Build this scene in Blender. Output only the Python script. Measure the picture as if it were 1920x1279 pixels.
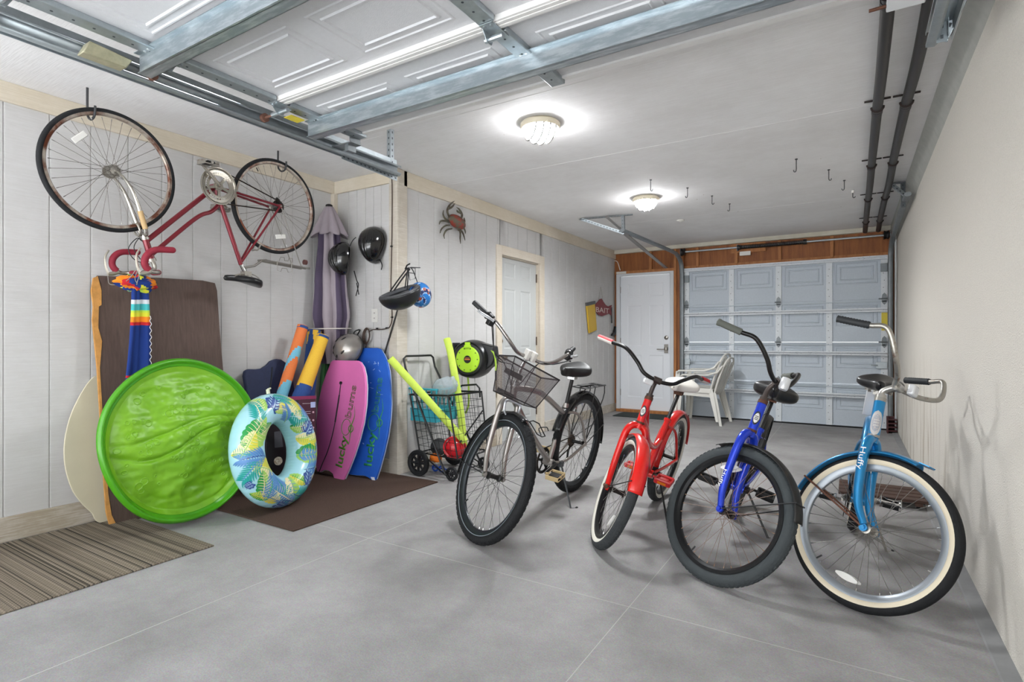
import bpy, bmesh, math, random
from math import sin, cos, pi, radians
from mathutils import Vector, Matrix, Euler, noise
for o in list(bpy.data.objects): bpy.data.objects.remove(o)
SC = bpy.context.scene
COL = SC.collection
random.seed(7)

# ------------------------------------------------------------------ camera
FPX = 1031.0; TH = 0.5537; CH = 1.10; CX = 960.0; CY = 639.5
cd = bpy.data.cameras.new('camera'); cam = bpy.data.objects.new('camera', cd); COL.objects.link(cam)
cd.sensor_width = 36.0; cd.lens = FPX / 1920 * 36.0; cd.clip_start = 0.02; cd.clip_end = 100
cam.location = (0, 0, CH); cam.rotation_euler = (pi / 2, 0, TH)
SC.camera = cam

# ------------------------------------------------------------------ world, sun, exposure
W = bpy.data.worlds.new('sky'); SC.world = W; W.use_nodes = True
wn = W.node_tree.nodes; wl = W.node_tree.links
bg = wn['Background']
wtc = wn.new('ShaderNodeTexCoord'); wsx = wn.new('ShaderNodeSeparateXYZ'); wr = wn.new('ShaderNodeValToRGB')
wl.new(wtc.outputs['Generated'], wsx.inputs[0]); wl.new(wsx.outputs['Z'], wr.inputs['Fac'])
wr.color_ramp.elements[0].position = 0.0; wr.color_ramp.elements[0].color = (1.0, 1.0, 1.0, 1)
wr.color_ramp.elements[1].position = 0.6; wr.color_ramp.elements[1].color = (0.88, 0.94, 1.0, 1)
wl.new(wr.outputs['Color'], bg.inputs['Color'])
bg.inputs['Strength'].default_value = 1.75
sd = bpy.data.lights.new('sun', 'SUN'); sun = bpy.data.objects.new('sun', sd); COL.objects.link(sun)
sd.energy = 21.0; sd.angle = radians(10); sd.color = (0.97, 0.98, 1.0)
sun.rotation_euler = (radians(-38), 0, radians(15))
VS = SC.view_settings
VS.view_transform = 'Standard'; VS.look = 'None'; VS.gamma = 1.0; VS.use_curve_mapping = False
VS.exposure = 1.0

# ------------------------------------------------------------------ rays of the photo
RV = Vector((cos(TH), sin(TH), 0)); FV = Vector((-sin(TH), cos(TH), 0)); UV = Vector((0, 0, 1)); CV = Vector((0, 0, CH))
def ray(x, y): return FV + RV * ((x - CX) / FPX) + UV * ((CY - y) / FPX)
def onz(x, y, z=0.0): r = ray(x, y); return CV + r * ((z - CH) / r.z)
def onx(x, y, X): r = ray(x, y); return CV + r * (X / r.x)
def ony(x, y, Y): r = ray(x, y); return CV + r * (Y / r.y)
def onp(x, y, p0, n): r = ray(x, y); return CV + r * ((p0 - CV).dot(n) / r.dot(n))

# ------------------------------------------------------------------ materials
def srgb(h):
    if isinstance(h, str):
        h = h.lstrip('#'); c = [int(h[i:i + 2], 16) / 255 for i in (0, 2, 4)]
    else: c = [v / 255 for v in h]
    return tuple((v / 12.92 if v <= 0.04045 else ((v + 0.055) / 1.055) ** 2.4) for v in c) + (1,)
MATS = {}
def mat(name, color, rough=0.5, metal=0.0, var=0.0, vscale=8.0, bump=0.0, bscale=60.0, col2=None, stretch=(1, 1, 1), spec=0.5, trans=0.0, alpha=1.0, coat=0.0, thr=(0.4, 0.6), sheen=0.0):
    if name in MATS: return MATS[name]
    m = bpy.data.materials.new(name); m.use_nodes = True; MATS[name] = m
    nt = m.node_tree; N = nt.nodes; L = nt.links; b = N['Principled BSDF']
    c = srgb(color)
    b.inputs['Base Color'].default_value = c; b.inputs['Roughness'].default_value = rough; b.inputs['Metallic'].default_value = metal
    b.inputs['Specular IOR Level'].default_value = spec
    b.inputs['Transmission Weight'].default_value = trans; b.inputs['Alpha'].default_value = alpha
    b.inputs['Coat Weight'].default_value = coat; b.inputs['Coat Roughness'].default_value = 0.1
    if sheen: b.inputs['Sheen Weight'].default_value = sheen
    tc = N.new('ShaderNodeTexCoord'); mp = N.new('ShaderNodeMapping'); L.new(tc.outputs['Object'], mp.inputs['Vector'])
    mp.inputs['Scale'].default_value = stretch
    if var > 0 or col2:
        t = N.new('ShaderNodeTexNoise'); t.inputs['Scale'].default_value = vscale; t.inputs['Detail'].default_value = 6; t.inputs['Roughness'].default_value = 0.65
        L.new(mp.outputs[0], t.inputs['Vector'])
        r = N.new('ShaderNodeValToRGB'); L.new(t.outputs['Fac'], r.inputs['Fac'])
        if col2:
            r.color_ramp.elements[0].position = thr[0]; r.color_ramp.elements[0].color = c
            r.color_ramp.elements[1].position = thr[1]; r.color_ramp.elements[1].color = srgb(col2)
        else:
            r.color_ramp.elements[0].position = 0.3; r.color_ramp.elements[0].color = tuple(v * (1 - var) for v in c[:3]) + (1,)
            r.color_ramp.elements[1].position = 0.7; r.color_ramp.elements[1].color = tuple(min(1, v * (1 + var)) for v in c[:3]) + (1,)
        L.new(r.outputs['Color'], b.inputs['Base Color'])
    if bump > 0:
        t2 = N.new('ShaderNodeTexNoise'); t2.inputs['Scale'].default_value = bscale; t2.inputs['Detail'].default_value = 5
        L.new(mp.outputs[0], t2.inputs['Vector'])
        bp = N.new('ShaderNodeBump'); bp.inputs['Strength'].default_value = bump; bp.inputs['Distance'].default_value = 0.01
        L.new(t2.outputs['Fac'], bp.inputs['Height']); L.new(bp.outputs[0], b.inputs['Normal'])
    return m
def emis(name, color, s):
    m = mat(name, color); b = m.node_tree.nodes['Principled BSDF']
    b.inputs['Emission Color'].default_value = srgb(color); b.inputs['Emission Strength'].default_value = s
    return m

def wall_paint(name, color, dirt, horiz=True):
    """painted rough-sawn sheet: fine streaks in the colour and as bump, a little dirt low down and in blotches"""
    m = mat(name, color, rough=0.75, spec=0.25); nt = m.node_tree; N = nt.nodes; L = nt.links; b = N['Principled BSDF']
    tc = N.new('ShaderNodeTexCoord'); mp = N.new('ShaderNodeMapping'); mp.inputs['Scale'].default_value = (3, 3, 60) if horiz else (3, 60, 3)
    L.new(tc.outputs['Object'], mp.inputs['Vector'])
    t = N.new('ShaderNodeTexNoise'); t.inputs['Scale'].default_value = 3.0; t.inputs['Detail'].default_value = 8; L.new(mp.outputs[0], t.inputs['Vector'])
    t2 = N.new('ShaderNodeTexNoise'); t2.inputs['Scale'].default_value = 1.7; t2.inputs['Detail'].default_value = 7; t2.inputs['Roughness'].default_value = 0.7; L.new(tc.outputs['Object'], t2.inputs['Vector'])
    r = N.new('ShaderNodeValToRGB'); r.color_ramp.elements[0].position = 0.42; r.color_ramp.elements[0].color = srgb(dirt); r.color_ramp.elements[1].position = 0.62; r.color_ramp.elements[1].color = srgb(color)
    mx = N.new('ShaderNodeMix'); mx.data_type = 'FLOAT'; mx.inputs[0].default_value = 0.35; L.new(t2.outputs['Fac'], mx.inputs[2]); L.new(t.outputs['Fac'], mx.inputs[3])
    L.new(mx.outputs[0], r.inputs['Fac']); L.new(r.outputs['Color'], b.inputs['Base Color'])
    bp = N.new('ShaderNodeBump'); bp.inputs['Strength'].default_value = 0.25; bp.inputs['Distance'].default_value = 0.004
    L.new(t.outputs['Fac'], bp.inputs['Height']); L.new(bp.outputs[0], b.inputs['Normal'])
    return m

# ------------------------------------------------------------------ mesh builder
def frames(pts, closed=False):
    n = len(pts); T = []
    for i in range(n):
        if closed: d = pts[(i + 1) % n] - pts[i - 1]
        else: d = pts[min(i + 1, n - 1)] - pts[max(i - 1, 0)]
        T.append(d.normalized() if d.length > 1e-9 else Vector((0, 0, 1)))
    a = Vector((0, 0, 1)) if abs(T[0].z) < 0.9 else Vector((1, 0, 0))
    u = (a - T[0] * a.dot(T[0])).normalized(); out = []
    for i in range(n):
        u = u - T[i] * u.dot(T[i]); u = u.normalized() if u.length > 1e-6 else T[i].orthogonal().normalized()
        out.append((u, T[i].cross(u)))
    return out
def smoothpath(pts, k=6, closed=False):
    P = [Vector(p) for p in pts]; n = len(P); out = []
    rng = n if closed else n - 1
    for i in range(rng):
        p1 = P[i]; p2 = P[(i + 1) % n]
        p0 = P[i - 1] if (closed or i > 0) else p1 * 2 - p2
        p3 = P[(i + 2) % n] if (closed or i + 2 < n) else p2 * 2 - p1
        for j in range(k):
            t = j / k
            out.append(0.5 * ((2 * p1) + (p2 - p0) * t + (2 * p0 - 5 * p1 + 4 * p2 - p3) * t * t + (3 * p1 - p0 - 3 * p2 + p3) * t ** 3))
    if not closed: out.append(P[-1])
    return out
class MB:
    def __init__(s): s.v = []; s.f = []; s.m = []
    def add(s, vs, fs, m=0):
        k = len(s.v); s.v += [Vector(v) for v in vs]
        for f in fs: s.f.append([i + k for i in f]); s.m.append(m)
        return s
    def box(s, c, d, R=None, m=0):
        c = Vector(c); d = Vector(d) / 2
        vs = []
        for z in (-1, 1):
            for y in (-1, 1):
                for x in (-1, 1):
                    p = Vector((x * d.x, y * d.y, z * d.z))
                    if R: p = R @ p
                    vs.append(c + p)
        return s.add(vs, [(0, 2, 3, 1), (4, 5, 7, 6), (0, 1, 5, 4), (2, 6, 7, 3), (0, 4, 6, 2), (1, 3, 7, 5)], m)
    def lohi(s, a, b, m=0):
        a = Vector(a); b = Vector(b); return s.box((a + b) / 2, [abs(q) for q in (b - a)], None, m)
    def tube(s, pts, r, n=8, m=0, closed=False, cap=True, smooth=0, sq=None):
        P = smoothpath(pts, smooth, closed) if smooth else [Vector(p) for p in pts]
        F = frames(P, closed); N = len(P); vs = []
        for i, p in enumerate(P):
            if callable(r): rr = r(i / max(1, N - 1))
            elif isinstance(r, (list, tuple)):
                t = i / max(1, N - 1) * (len(r) - 1); k = min(int(t), len(r) - 2); rr = r[k] * (1 - t + k) + r[k + 1] * (t - k)
            else: rr = r
            u, w = F[i]
            for j in range(n):
                a = 2 * pi * j / n
                vs.append(p + u * cos(a) * rr + w * sin(a) * rr * (sq or 1))
        fs = []
        for i in range(N if closed else N - 1):
            for j in range(n):
                a = i * n + j; b = i * n + (j + 1) % n; c = ((i + 1) % N) * n + (j + 1) % n; d = ((i + 1) % N) * n + j
                fs.append((a, b, c, d))
        if cap and not closed:
            fs.append(list(range(n))[::-1]); fs.append([(N - 1) * n + j for j in range(n)])
        return s.add(vs, fs, m)
    def bar(s, a, b, w, h, up=(0, 0, 1), m=0):
        """rectangular bar from a to b"""
        a = Vector(a); b = Vector(b); t = (b - a).normalized(); up = Vector(up)
        u = up - t * up.dot(t); u.normalize(); q = t.cross(u)
        vs = [p + q * (x * w / 2) + u * (y * h / 2) for p in (a, b) for x, y in ((-1, -1), (1, -1), (1, 1), (-1, 1))]
        return s.add(vs, [(0, 3, 2, 1), (4, 5, 6, 7), (0, 1, 5, 4), (1, 2, 6, 5), (2, 3, 7, 6), (3, 0, 4, 7)], m)
    def lathe(s, prof, c=(0, 0, 0), ax=(0, 0, 1), n=24, m=0, mats=None, cap=False):
        ax = Vector(ax).normalized(); c = Vector(c); u = ax.orthogonal().normalized(); w = ax.cross(u)
        vs = []
        for r, h in prof:
            for j in range(n):
                a = 2 * pi * j / n; vs.append(c + ax * h + (u * cos(a) + w * sin(a)) * r)
        for i in range(len(prof) - 1):
            mm = mats[i] if mats else m
            s_ = []
            for j in range(n): s_.append((i * n + j, i * n + (j + 1) % n, (i + 1) * n + (j + 1) % n, (i + 1) * n + j))
            if i == 0: base = len(s.v); s.v += vs
            for f in s_: s.f.append([q + base for q in f]); s.m.append(mm)
        if cap:
            s.f.append([base + j for j in range(n)][::-1]); s.m.append(mats[0] if mats else m)
            s.f.append([base + (len(prof) - 1) * n + j for j in range(n)]); s.m.append(mats[-1] if mats else m)
        return s
    def cyl(s, a, b, r, n=16, m=0):
        a = Vector(a); b = Vector(b); return s.lathe([(r, 0), (r, (b - a).length)], a, b - a, n, m, None, True)
    def ball(s, c, r, n=12, m=0, sc=(1, 1, 1), R=None, half=None):
        c = Vector(c); vs = []; fs = []; k = n // 2
        lo, hi = half or (0, pi)
        for i in range(k + 1):
            t = lo + (hi - lo) * i / k
            for j in range(n):
                a = 2 * pi * j / n; p = Vector((sin(t) * cos(a) * sc[0], sin(t) * sin(a) * sc[1], cos(t) * sc[2])) * r
                vs.append(c + (R @ p if R else p))
        for i in range(k):
            for j in range(n): fs.append((i * n + j, (i + 1) * n + j, (i + 1) * n + (j + 1) % n, i * n + (j + 1) % n))
        return s.add(vs, fs, m)
    def prism(s, pts, off, m=0, ms=None):
        pts = [Vector(p) for p in pts]; off = Vector(off); n = len(pts)
        s.add(pts + [p + off for p in pts], [list(range(n))[::-1], [n + i for i in range(n)]], m)
        s.add(pts + [p + off for p in pts], [(i, (i + 1) % n, n + (i + 1) % n, n + i) for i in range(n)], m if ms is None else ms)
        return s
    def grid(s, fn, nu, nv, m=0, cu=False, cv=False, mf=None):
        vs = [fn(i / (nu if cu else nu - 1), j / (nv if cv else nv - 1)) for i in range(nu) for j in range(nv)]
        k = len(s.v); s.v += [Vector(v) for v in vs]
        for i in range(nu if cu else nu - 1):
            for j in range(nv if cv else nv - 1):
                a = i * nv + j; b = i * nv + (j + 1) % nv; c = ((i + 1) % nu) * nv + (j + 1) % nv; d = ((i + 1) % nu) * nv + j
                s.f.append([k + a, k + b, k + c, k + d]); s.m.append(mf(i, j) if mf else m)
        return s
    def frame(s, P, u0, v0, u1, v1, e, w0, w1, m=0):
        """mitred raised moulding: closed rectangular ring, P(u, v, w) to space; w1 is the crown"""
        prof = [(0, w0), (e * 0.35, w1), (e * 0.65, w1), (e, w0)]; vs = []; fs = []
        for d, w in prof: vs += [P(u0 + d, v0 + d, w), P(u1 - d, v0 + d, w), P(u1 - d, v1 - d, w), P(u0 + d, v1 - d, w)]
        for k in range(3):
            for q in range(4): fs.append((k * 4 + q, k * 4 + (q + 1) % 4, k * 4 + 4 + (q + 1) % 4, k * 4 + 4 + q))
        for q in range(4): fs.append((q, 12 + q, 12 + (q + 1) % 4, (q + 1) % 4))
        return s.add(vs, fs, m)
    def xf(s, fn): s.v = [fn(v) for v in s.v]; return s
    def build(s, name, mats, parent=None, ang=35, bevel=0, solid=0, origin=None, local=False, subd=0, weld=True):
        me = bpy.data.meshes.new(name)
        if not isinstance(mats, (list, tuple)): mats = [mats]
        for m in mats: me.materials.append(m)
        vs = s.v
        if parent is not None and not local:
            M = WM[parent.name].inverted(); vs = [M @ v for v in vs]
        elif parent is None:
            if origin is None:
                xs = [v.x for v in vs]; ys = [v.y for v in vs]; zs = [v.z for v in vs]
                origin = Vector(((min(xs) + max(xs)) / 2, (min(ys) + max(ys)) / 2, min(zs)))
            origin = Vector(origin); vs = [v - origin for v in vs]
        me.from_pydata([tuple(v) for v in vs], [], s.f)
        for i, p in enumerate(me.polygons): p.material_index = s.m[i]
        bm = bmesh.new(); bm.from_mesh(me)
        if weld: bmesh.ops.remove_doubles(bm, verts=bm.verts, dist=1e-5)
        bmesh.ops.recalc_face_normals(bm, faces=bm.faces); bm.to_mesh(me); bm.free()
        for p in me.polygons: p.use_smooth = True
        me.set_sharp_from_angle(angle=radians(ang))
        o = bpy.data.objects.new(name, me); COL.objects.link(o)
        if parent is not None: o.parent = parent; WM[o.name] = WM[parent.name]
        else: o.location = origin; WM[o.name] = Matrix.Translation(origin)
        if solid: q = o.modifiers.new('thickness', 'SOLIDIFY'); q.thickness = solid; q.offset = 0
        if subd: q = o.modifiers.new('smooth', 'SUBSURF'); q.levels = subd; q.render_levels = subd
        if bevel: q = o.modifiers.new('bevel', 'BEVEL'); q.width = bevel; q.segments = 2; q.limit_method = 'ANGLE'
        return o
WM = {}
def thing(name, label, cat, M, group=None):
    o = bpy.data.objects.new(name, None); COL.objects.link(o); o.empty_display_size = 0.1
    if not isinstance(M, Matrix): M = Matrix.Translation(Vector(M))
    o.matrix_world = M; o.location = M.to_translation(); o.rotation_euler = M.to_euler()
    WM[o.name] = M
    return tag(o, label, cat, group)
def tag(o, label, cat, group=None, kind=None):
    o['label'] = label; o['category'] = cat
    if group: o['group'] = group
    if kind: o['kind'] = kind
    return o
def struct(o): o['kind'] = 'structure'; return o
def lab(o, t): o['label'] = t; return o
def text(s, name, m, parent, o, xd, yd, h, length=None, outline=0.0, depth=0.0008, bold=0.0):
    """lettering lying in a real plane: o baseline start, xd reading direction, yd up of the letters"""
    cu = bpy.data.curves.new(name, 'FONT'); cu.body = s; cu.size = 1.0; cu.align_x = 'LEFT'
    if outline: cu.fill_mode = 'NONE'; cu.bevel_depth = outline
    else: cu.extrude = 0.0; cu.offset = bold
    t = bpy.data.objects.new('tmp', cu); COL.objects.link(t)
    dg = bpy.context.evaluated_depsgraph_get(); dg.update()
    me = bpy.data.meshes.new_from_object(t.evaluated_get(dg)); bpy.data.objects.remove(t)
    xs = [v.co.x for v in me.vertices] or [0, 1]; w = max(xs) - min(xs); x0 = min(xs)
    xd = Vector(xd).normalized(); yd = Vector(yd); yd = (yd - xd * yd.dot(xd)).normalized(); nd = xd.cross(yd)
    sy = h / 0.7; sx = length / w if length else sy
    M = WM[parent.name].inverted()
    for v in me.vertices:
        p = Vector(o) + xd * ((v.co.x - x0) * sx) + yd * (v.co.y * sy) + nd * (v.co.z * sy)
        v.co = M @ p
    me.materials.clear(); me.materials.append(m)
    ob = bpy.data.objects.new(name, me); COL.objects.link(ob); ob.parent = parent; WM[ob.name] = WM[parent.name]
    if not outline: q = ob.modifiers.new('thickness', 'SOLIDIFY'); q.thickness = depth; q.offset = 0
    return ob

# common materials
galv = mat('galvanised steel', '#aeb6ba', rough=0.42, metal=0.85, var=0.10, vscale=25)
galv_dark = mat('dull track steel', '#7f8487', rough=0.5, metal=0.7, var=0.12, vscale=14)
white_paint_steel = mat('white painted steel', '#cfd5da', rough=0.45, var=0.05, vscale=20)
chrome = mat('chrome', '#d8d8d8', rough=0.16, metal=1.0)
rust_chrome = mat('worn chrome', '#a8a49c', rough=0.35, metal=0.8, col2='#6b4a35', vscale=30, thr=(0.55, 0.72))
steel = mat('spoke steel', '#8d8b87', rough=0.35, metal=0.8)
rust = mat('rusty steel', '#5b3a2a', rough=0.7, metal=0.3, var=0.3, vscale=40)
rubber = mat('black rubber', '#1d1e20', rough=0.72, bump=0.25, bscale=90, spec=0.3)
plastic_black = mat('black plastic', '#161617', rough=0.42)
gloss_black = mat('glossy black shell', '#0c0c0e', rough=0.12, coat=0.6)
wood = mat('plywood sheathing', '#a0622f', rough=0.6, col2='#7a4420', vscale=5, stretch=(6, 6, 0.6), thr=(0.35, 0.7))
lumber = mat('pine stud', '#b97c45', rough=0.6, col2='#96592c', vscale=6, stretch=(5, 5, 0.6), thr=(0.35, 0.75))
white_plastic = mat('white plastic', '#e4e1da', rough=0.4)
# ================================================================== the room
XL = -3.95; YJ = 3.36; XF = -3.19; YB = 8.25; XR = 0.465; ZC = 2.52; YN = -0.7
wallm = wall_paint('painted siding', '#cccbca', '#c3c1bf')
ceilm = wall_paint('painted ceiling sheet', '#edecec', '#e2e0df', horiz=False)
def specks():
    N = ceilm.node_tree.nodes; L = ceilm.node_tree.links; b = N['Principled BSDF']; src = b.inputs['Base Color'].links[0].from_socket
    tc = N.new('ShaderNodeTexCoord'); v = N.new('ShaderNodeTexVoronoi'); v.inputs['Scale'].default_value = 3.2; L.new(tc.outputs['Object'], v.inputs['Vector'])
    n = N.new('ShaderNodeTexNoise'); n.inputs['Scale'].default_value = 40; L.new(tc.outputs['Object'], n.inputs['Vector'])
    a = N.new('ShaderNodeMath'); a.operation = 'MULTIPLY_ADD'; L.new(n.outputs['Fac'], a.inputs[0]); a.inputs[1].default_value = 0.05; L.new(v.outputs['Distance'], a.inputs[2])
    c = N.new('ShaderNodeMath'); c.operation = 'LESS_THAN'; L.new(a.outputs[0], c.inputs[0]); c.inputs[1].default_value = 0.045
    mx = N.new('ShaderNodeMix'); mx.data_type = 'RGBA'; L.new(c.outputs[0], mx.inputs[0]); L.new(src, mx.inputs[6]); mx.inputs[7].default_value = srgb('#a58f78'); L.new(mx.outputs[2], b.inputs['Base Color'])
specks()
trimm = wall_paint('cream painted board', '#d8cfbf', '#cbc0ac')
floorm = mat('concrete slab', '#8f8e8b', rough=0.78, spec=0.3)
def floor_nodes():
    N = floorm.node_tree.nodes; L = floorm.node_tree.links; b = N['Principled BSDF']
    tc = N.new('ShaderNodeTexCoord')
    t = N.new('ShaderNodeTexNoise'); t.inputs['Scale'].default_value = 1.1; t.inputs['Detail'].default_value = 12; t.inputs['Roughness'].default_value = 0.72; L.new(tc.outputs['Object'], t.inputs['Vector'])
    r = N.new('ShaderNodeValToRGB'); r.color_ramp.elements[0].position = 0.32; r.color_ramp.elements[0].color = srgb('#82807f'); r.color_ramp.elements[1].position = 0.7; r.color_ramp.elements[1].color = srgb('#a8a6a5')
    L.new(t.outputs['Fac'], r.inputs['Fac'])
    t2 = N.new('ShaderNodeTexNoise'); t2.inputs['Scale'].default_value = 160; t2.inputs['Detail'].default_value = 3; L.new(tc.outputs['Object'], t2.inputs['Vector'])
    mx = N.new('ShaderNodeMix'); mx.data_type = 'RGBA'; mx.blend_type = 'OVERLAY'; mx.inputs[0].default_value = 0.35
    L.new(r.outputs['Color'], mx.inputs[6]); L.new(t2.outputs['Color'], mx.inputs[7])
    bw = N.new('ShaderNodeRGBToBW'); 
    # joints: score lines in the slab
    s = N.new('ShaderNodeSeparateXYZ'); L.new(tc.outputs['Object'], s.inputs[0])
    def line(out, pos, w):
        a = N.new('ShaderNodeMath'); a.operation = 'SUBTRACT'; L.new(out, a.inputs[0]); a.inputs[1].default_value = pos
        b_ = N.new('ShaderNodeMath'); b_.operation = 'ABSOLUTE'; L.new(a.outputs[0], b_.inputs[0])
        c = N.new('ShaderNodeMath'); c.operation = 'LESS_THAN'; L.new(b_.outputs[0], c.inputs[0]); c.inputs[1].default_value = w; return c.outputs[0]
    ls = [line(s.outputs['Y'], 2.19, 0.0022), line(s.outputs['X'], -0.784, 0.0016), line(s.outputs['X'], -2.292, 0.0025)]
    m = ls[0]
    for q in ls[1:]:
        a = N.new('ShaderNodeMath'); a.operation = 'MAXIMUM'; L.new(m, a.inputs[0]); L.new(q, a.inputs[1]); m = a.outputs[0]
    mz = N.new('ShaderNodeMix'); mz.data_type = 'RGBA'; L.new(m, mz.inputs[0]); L.new(mx.outputs[2], mz.inputs[6]); mz.inputs[7].default_value = srgb('#b3b1ad')
    L.new(mz.outputs[2], b.inputs['Base Color'])
    bp = N.new('ShaderNodeBump'); bp.inputs['Strength'].default_value = 0.35; bp.inputs['Distance'].default_value = 0.003
    L.new(t2.outputs['Fac'], bp.inputs['Height']); L.new(bp.outputs[0], b.inputs['Normal'])
floor_nodes()
struct(MB().lohi((-4.1, YN, -0.12), (0.62, YB + 0.15, 0)).build('floor', floorm, origin=(0, 0, 0)))
drive = mat('driveway concrete', '#cfd0d0', rough=0.85, var=0.06, vscale=3)
struct(MB().lohi((-9, -12, -0.14), (8, YN, -0.02)).build('floor_driveway_bounce', drive, origin=(0, 0, 0)))  # unseen driveway outside, added pale to bounce daylight up to the ceiling

def grooved(name, a, b, pos, depth=0.006, gw=0.010, thick=0.1, z0=0.0, z1=ZC, hole=None, back=None):
    """sheet siding with vertical V grooves: profile along the wall from a to b (2D points), room side on the left of a->b"""
    a = Vector((a[0], a[1], 0)); b = Vector((b[0], b[1], 0)); L = (b - a).length; t = (b - a) / L; n = Vector((-t.y, t.x, 0))
    cuts = sorted(p for p in pos if gw < p < L - gw)
    prof = [(0, 0)]
    for c in cuts: prof += [(c - gw / 2, 0), (c - gw / 4, -depth), (c + gw / 4, -depth), (c + gw / 2, 0)]
    prof.append((L, 0))
    m = MB()
    def P(s, d, z): return a + t * s + n * d + Vector((0, 0, z))
    segs = []
    for (s0, d0), (s1, d1) in zip(prof[:-1], prof[1:]): segs.append((s0, d0, s1, d1))
    for s0, d0, s1, d1 in segs:
        if hole and s0 < hole[1] and s1 > hole[0]:
            for (u0, u1) in ((s0, min(s1, hole[0])), (max(s0, hole[0]), min(s1, hole[1])), (max(s0, hole[1]), s1)):
                if u1 <= u0: continue
                inside = u0 >= hole[0] - 1e-6 and u1 <= hole[1] + 1e-6
                zs = z0 if not inside else hole[2]
                f = lambda u: d0 + (d1 - d0) * (u - s0) / max(1e-9, s1 - s0)
                m.add([P(u0, f(u0), zs), P(u1, f(u1), zs), P(u1, f(u1), z1), P(u0, f(u0), z1)], [(0, 1, 2, 3)])
        else: m.add([P(s0, d0, z0), P(s1, d1, z0), P(s1, d1, z1), P(s0, d0, z1)], [(0, 1, 2, 3)])
    th = -thick
    if hole:
        rects = [(0, hole[0], z0), (hole[0], hole[1], hole[2]), (hole[1], L, z0)]
    else: rects = [(0, L, z0)]
    for u0, u1, zz in rects:
        m.add([P(u0, th, zz), P(u1, th, zz), P(u1, th, z1), P(u0, th, z1)], [(3, 2, 1, 0)])
        m.add([P(u0, 0, z1), P(u1, 0, z1), P(u1, th, z1), P(u0, th, z1)], [(0, 1, 2, 3)])
        m.add([P(u0, 0, zz), P(u1, 0, zz), P(u1, th, zz), P(u0, th, zz)], [(3, 2, 1, 0)])
    for u in (0, L): m.add([P(u, 0, z0), P(u, th, z0), P(u, th, z1), P(u, 0, z1)], [(0, 1, 2, 3)])
    if hole:
        for u in hole[:2]: m.add([P(u, 0, z0), P(u, th, z0), P(u, th, hole[2]), P(u, 0, hole[2])], [(0, 1, 2, 3)])
    return struct(m.build(name, wallm, ang=20, origin=(0, 0, 0)))
gn = [3.36 - (0.2775 + 0.2032 * k) for k in range(-1, 22)]
gn = [YJ - (1.097 + 0.2032 * k) for k in range(-9, 12)]
grooved('wall_left', (XL, YJ + 0.1), (XL, YN), [p + 0.1 for p in gn])
grooved('wall_inner', (XF - 0.1, YJ), (XL, YJ), [(-3.29) - x for x in (-3.765, -3.66, -3.558, -3.46, -3.371)])
DY0, DY1, DZ = 4.92, 5.80, 2.035
grooved('wall_left_rear', (XF, YB + 0.1), (XF, YJ), [YB + 0.1 - (3.625 + 0.2075 * k) for k in range(-1, 23)], hole=(YB + 0.1 - DY1, YB + 0.1 - DY0, DZ))
struct(MB().lohi((-4.1, YN, ZC), (0.62, YB + 0.15, ZC + 0.12)).build('ceiling', ceilm, origin=(0, 0, 0)))
# seams of the ceiling sheets, thin raised beads of old paint
cs = MB()
for y in (2.76, 3.95, 6.4): cs.lohi((XL, y - 0.002, ZC - 0.001), (XR, y + 0.002, ZC + 0.001))
so = cs.build('trim_1', ceilm); struct(so)
stucco = mat('cream stucco', '#eae4da', rough=0.9, spec=0.15, var=0.05, vscale=120, bump=0.9, bscale=170)
def dirty_corner():
    N = stucco.node_tree.nodes; L = stucco.node_tree.links; b = N['Principled BSDF']
    src = b.inputs['Base Color'].links[0].from_socket
    tc = N.new('ShaderNodeTexCoord'); mp = N.new('ShaderNodeMapping'); mp.inputs['Scale'].default_value = (1, 7, 1.0); L.new(tc.outputs['Object'], mp.inputs['Vector'])
    t = N.new('ShaderNodeTexNoise'); t.inputs['Scale'].default_value = 1.6; t.inputs['Detail'].default_value = 5; L.new(mp.outputs[0], t.inputs['Vector'])
    s = N.new('ShaderNodeSeparateXYZ'); L.new(tc.outputs['Object'], s.inputs[0])
    mr = N.new('ShaderNodeMapRange'); mr.inputs[1].default_value = 1.05; mr.inputs[2].default_value = 0.2; L.new(s.outputs['Z'], mr.inputs[0])
    my = N.new('ShaderNodeMapRange'); my.inputs[1].default_value = 3.7; my.inputs[2].default_value = 4.6; L.new(s.outputs['Y'], my.inputs[0])
    r = N.new('ShaderNodeMapRange'); r.inputs[1].default_value = 0.52; r.inputs[2].default_value = 0.75; L.new(t.outputs['Fac'], r.inputs[0])
    a = N.new('ShaderNodeMath'); a.operation = 'MULTIPLY'; L.new(mr.outputs[0], a.inputs[0]); L.new(r.outputs[0], a.inputs[1])
    a2 = N.new('ShaderNodeMath'); a2.operation = 'MULTIPLY'; L.new(a.outputs[0], a2.inputs[0]); L.new(my.outputs[0], a2.inputs[1])
    mx = N.new('ShaderNodeMix'); mx.data_type = 'RGBA'; L.new(a2.outputs[0], mx.inputs[0]); L.new(src, mx.inputs[6]); mx.inputs[7].default_value = srgb('#a08d70')
    L.new(mx.outputs[2], b.inputs['Base Color'])
dirty_corner()
struct(MB().lohi((XR, YN, 0), (XR + 0.12, YB + 0.15, ZC)).build('wall_right', stucco, origin=(0, 0, 0)))
# grey curb edge of the slab along the stucco wall
struct(MB().prism([(XR, YN, 0), (XR - 0.055, YN, 0), (XR - 0.05, YN, 0.006), (XR, YN, 0.012)], (0, YB - YN, 0)).build('baseboard_right', mat('grey curb', '#8e8e8e', rough=0.8, var=0.1), origin=(0, 0, 0)))
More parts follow.
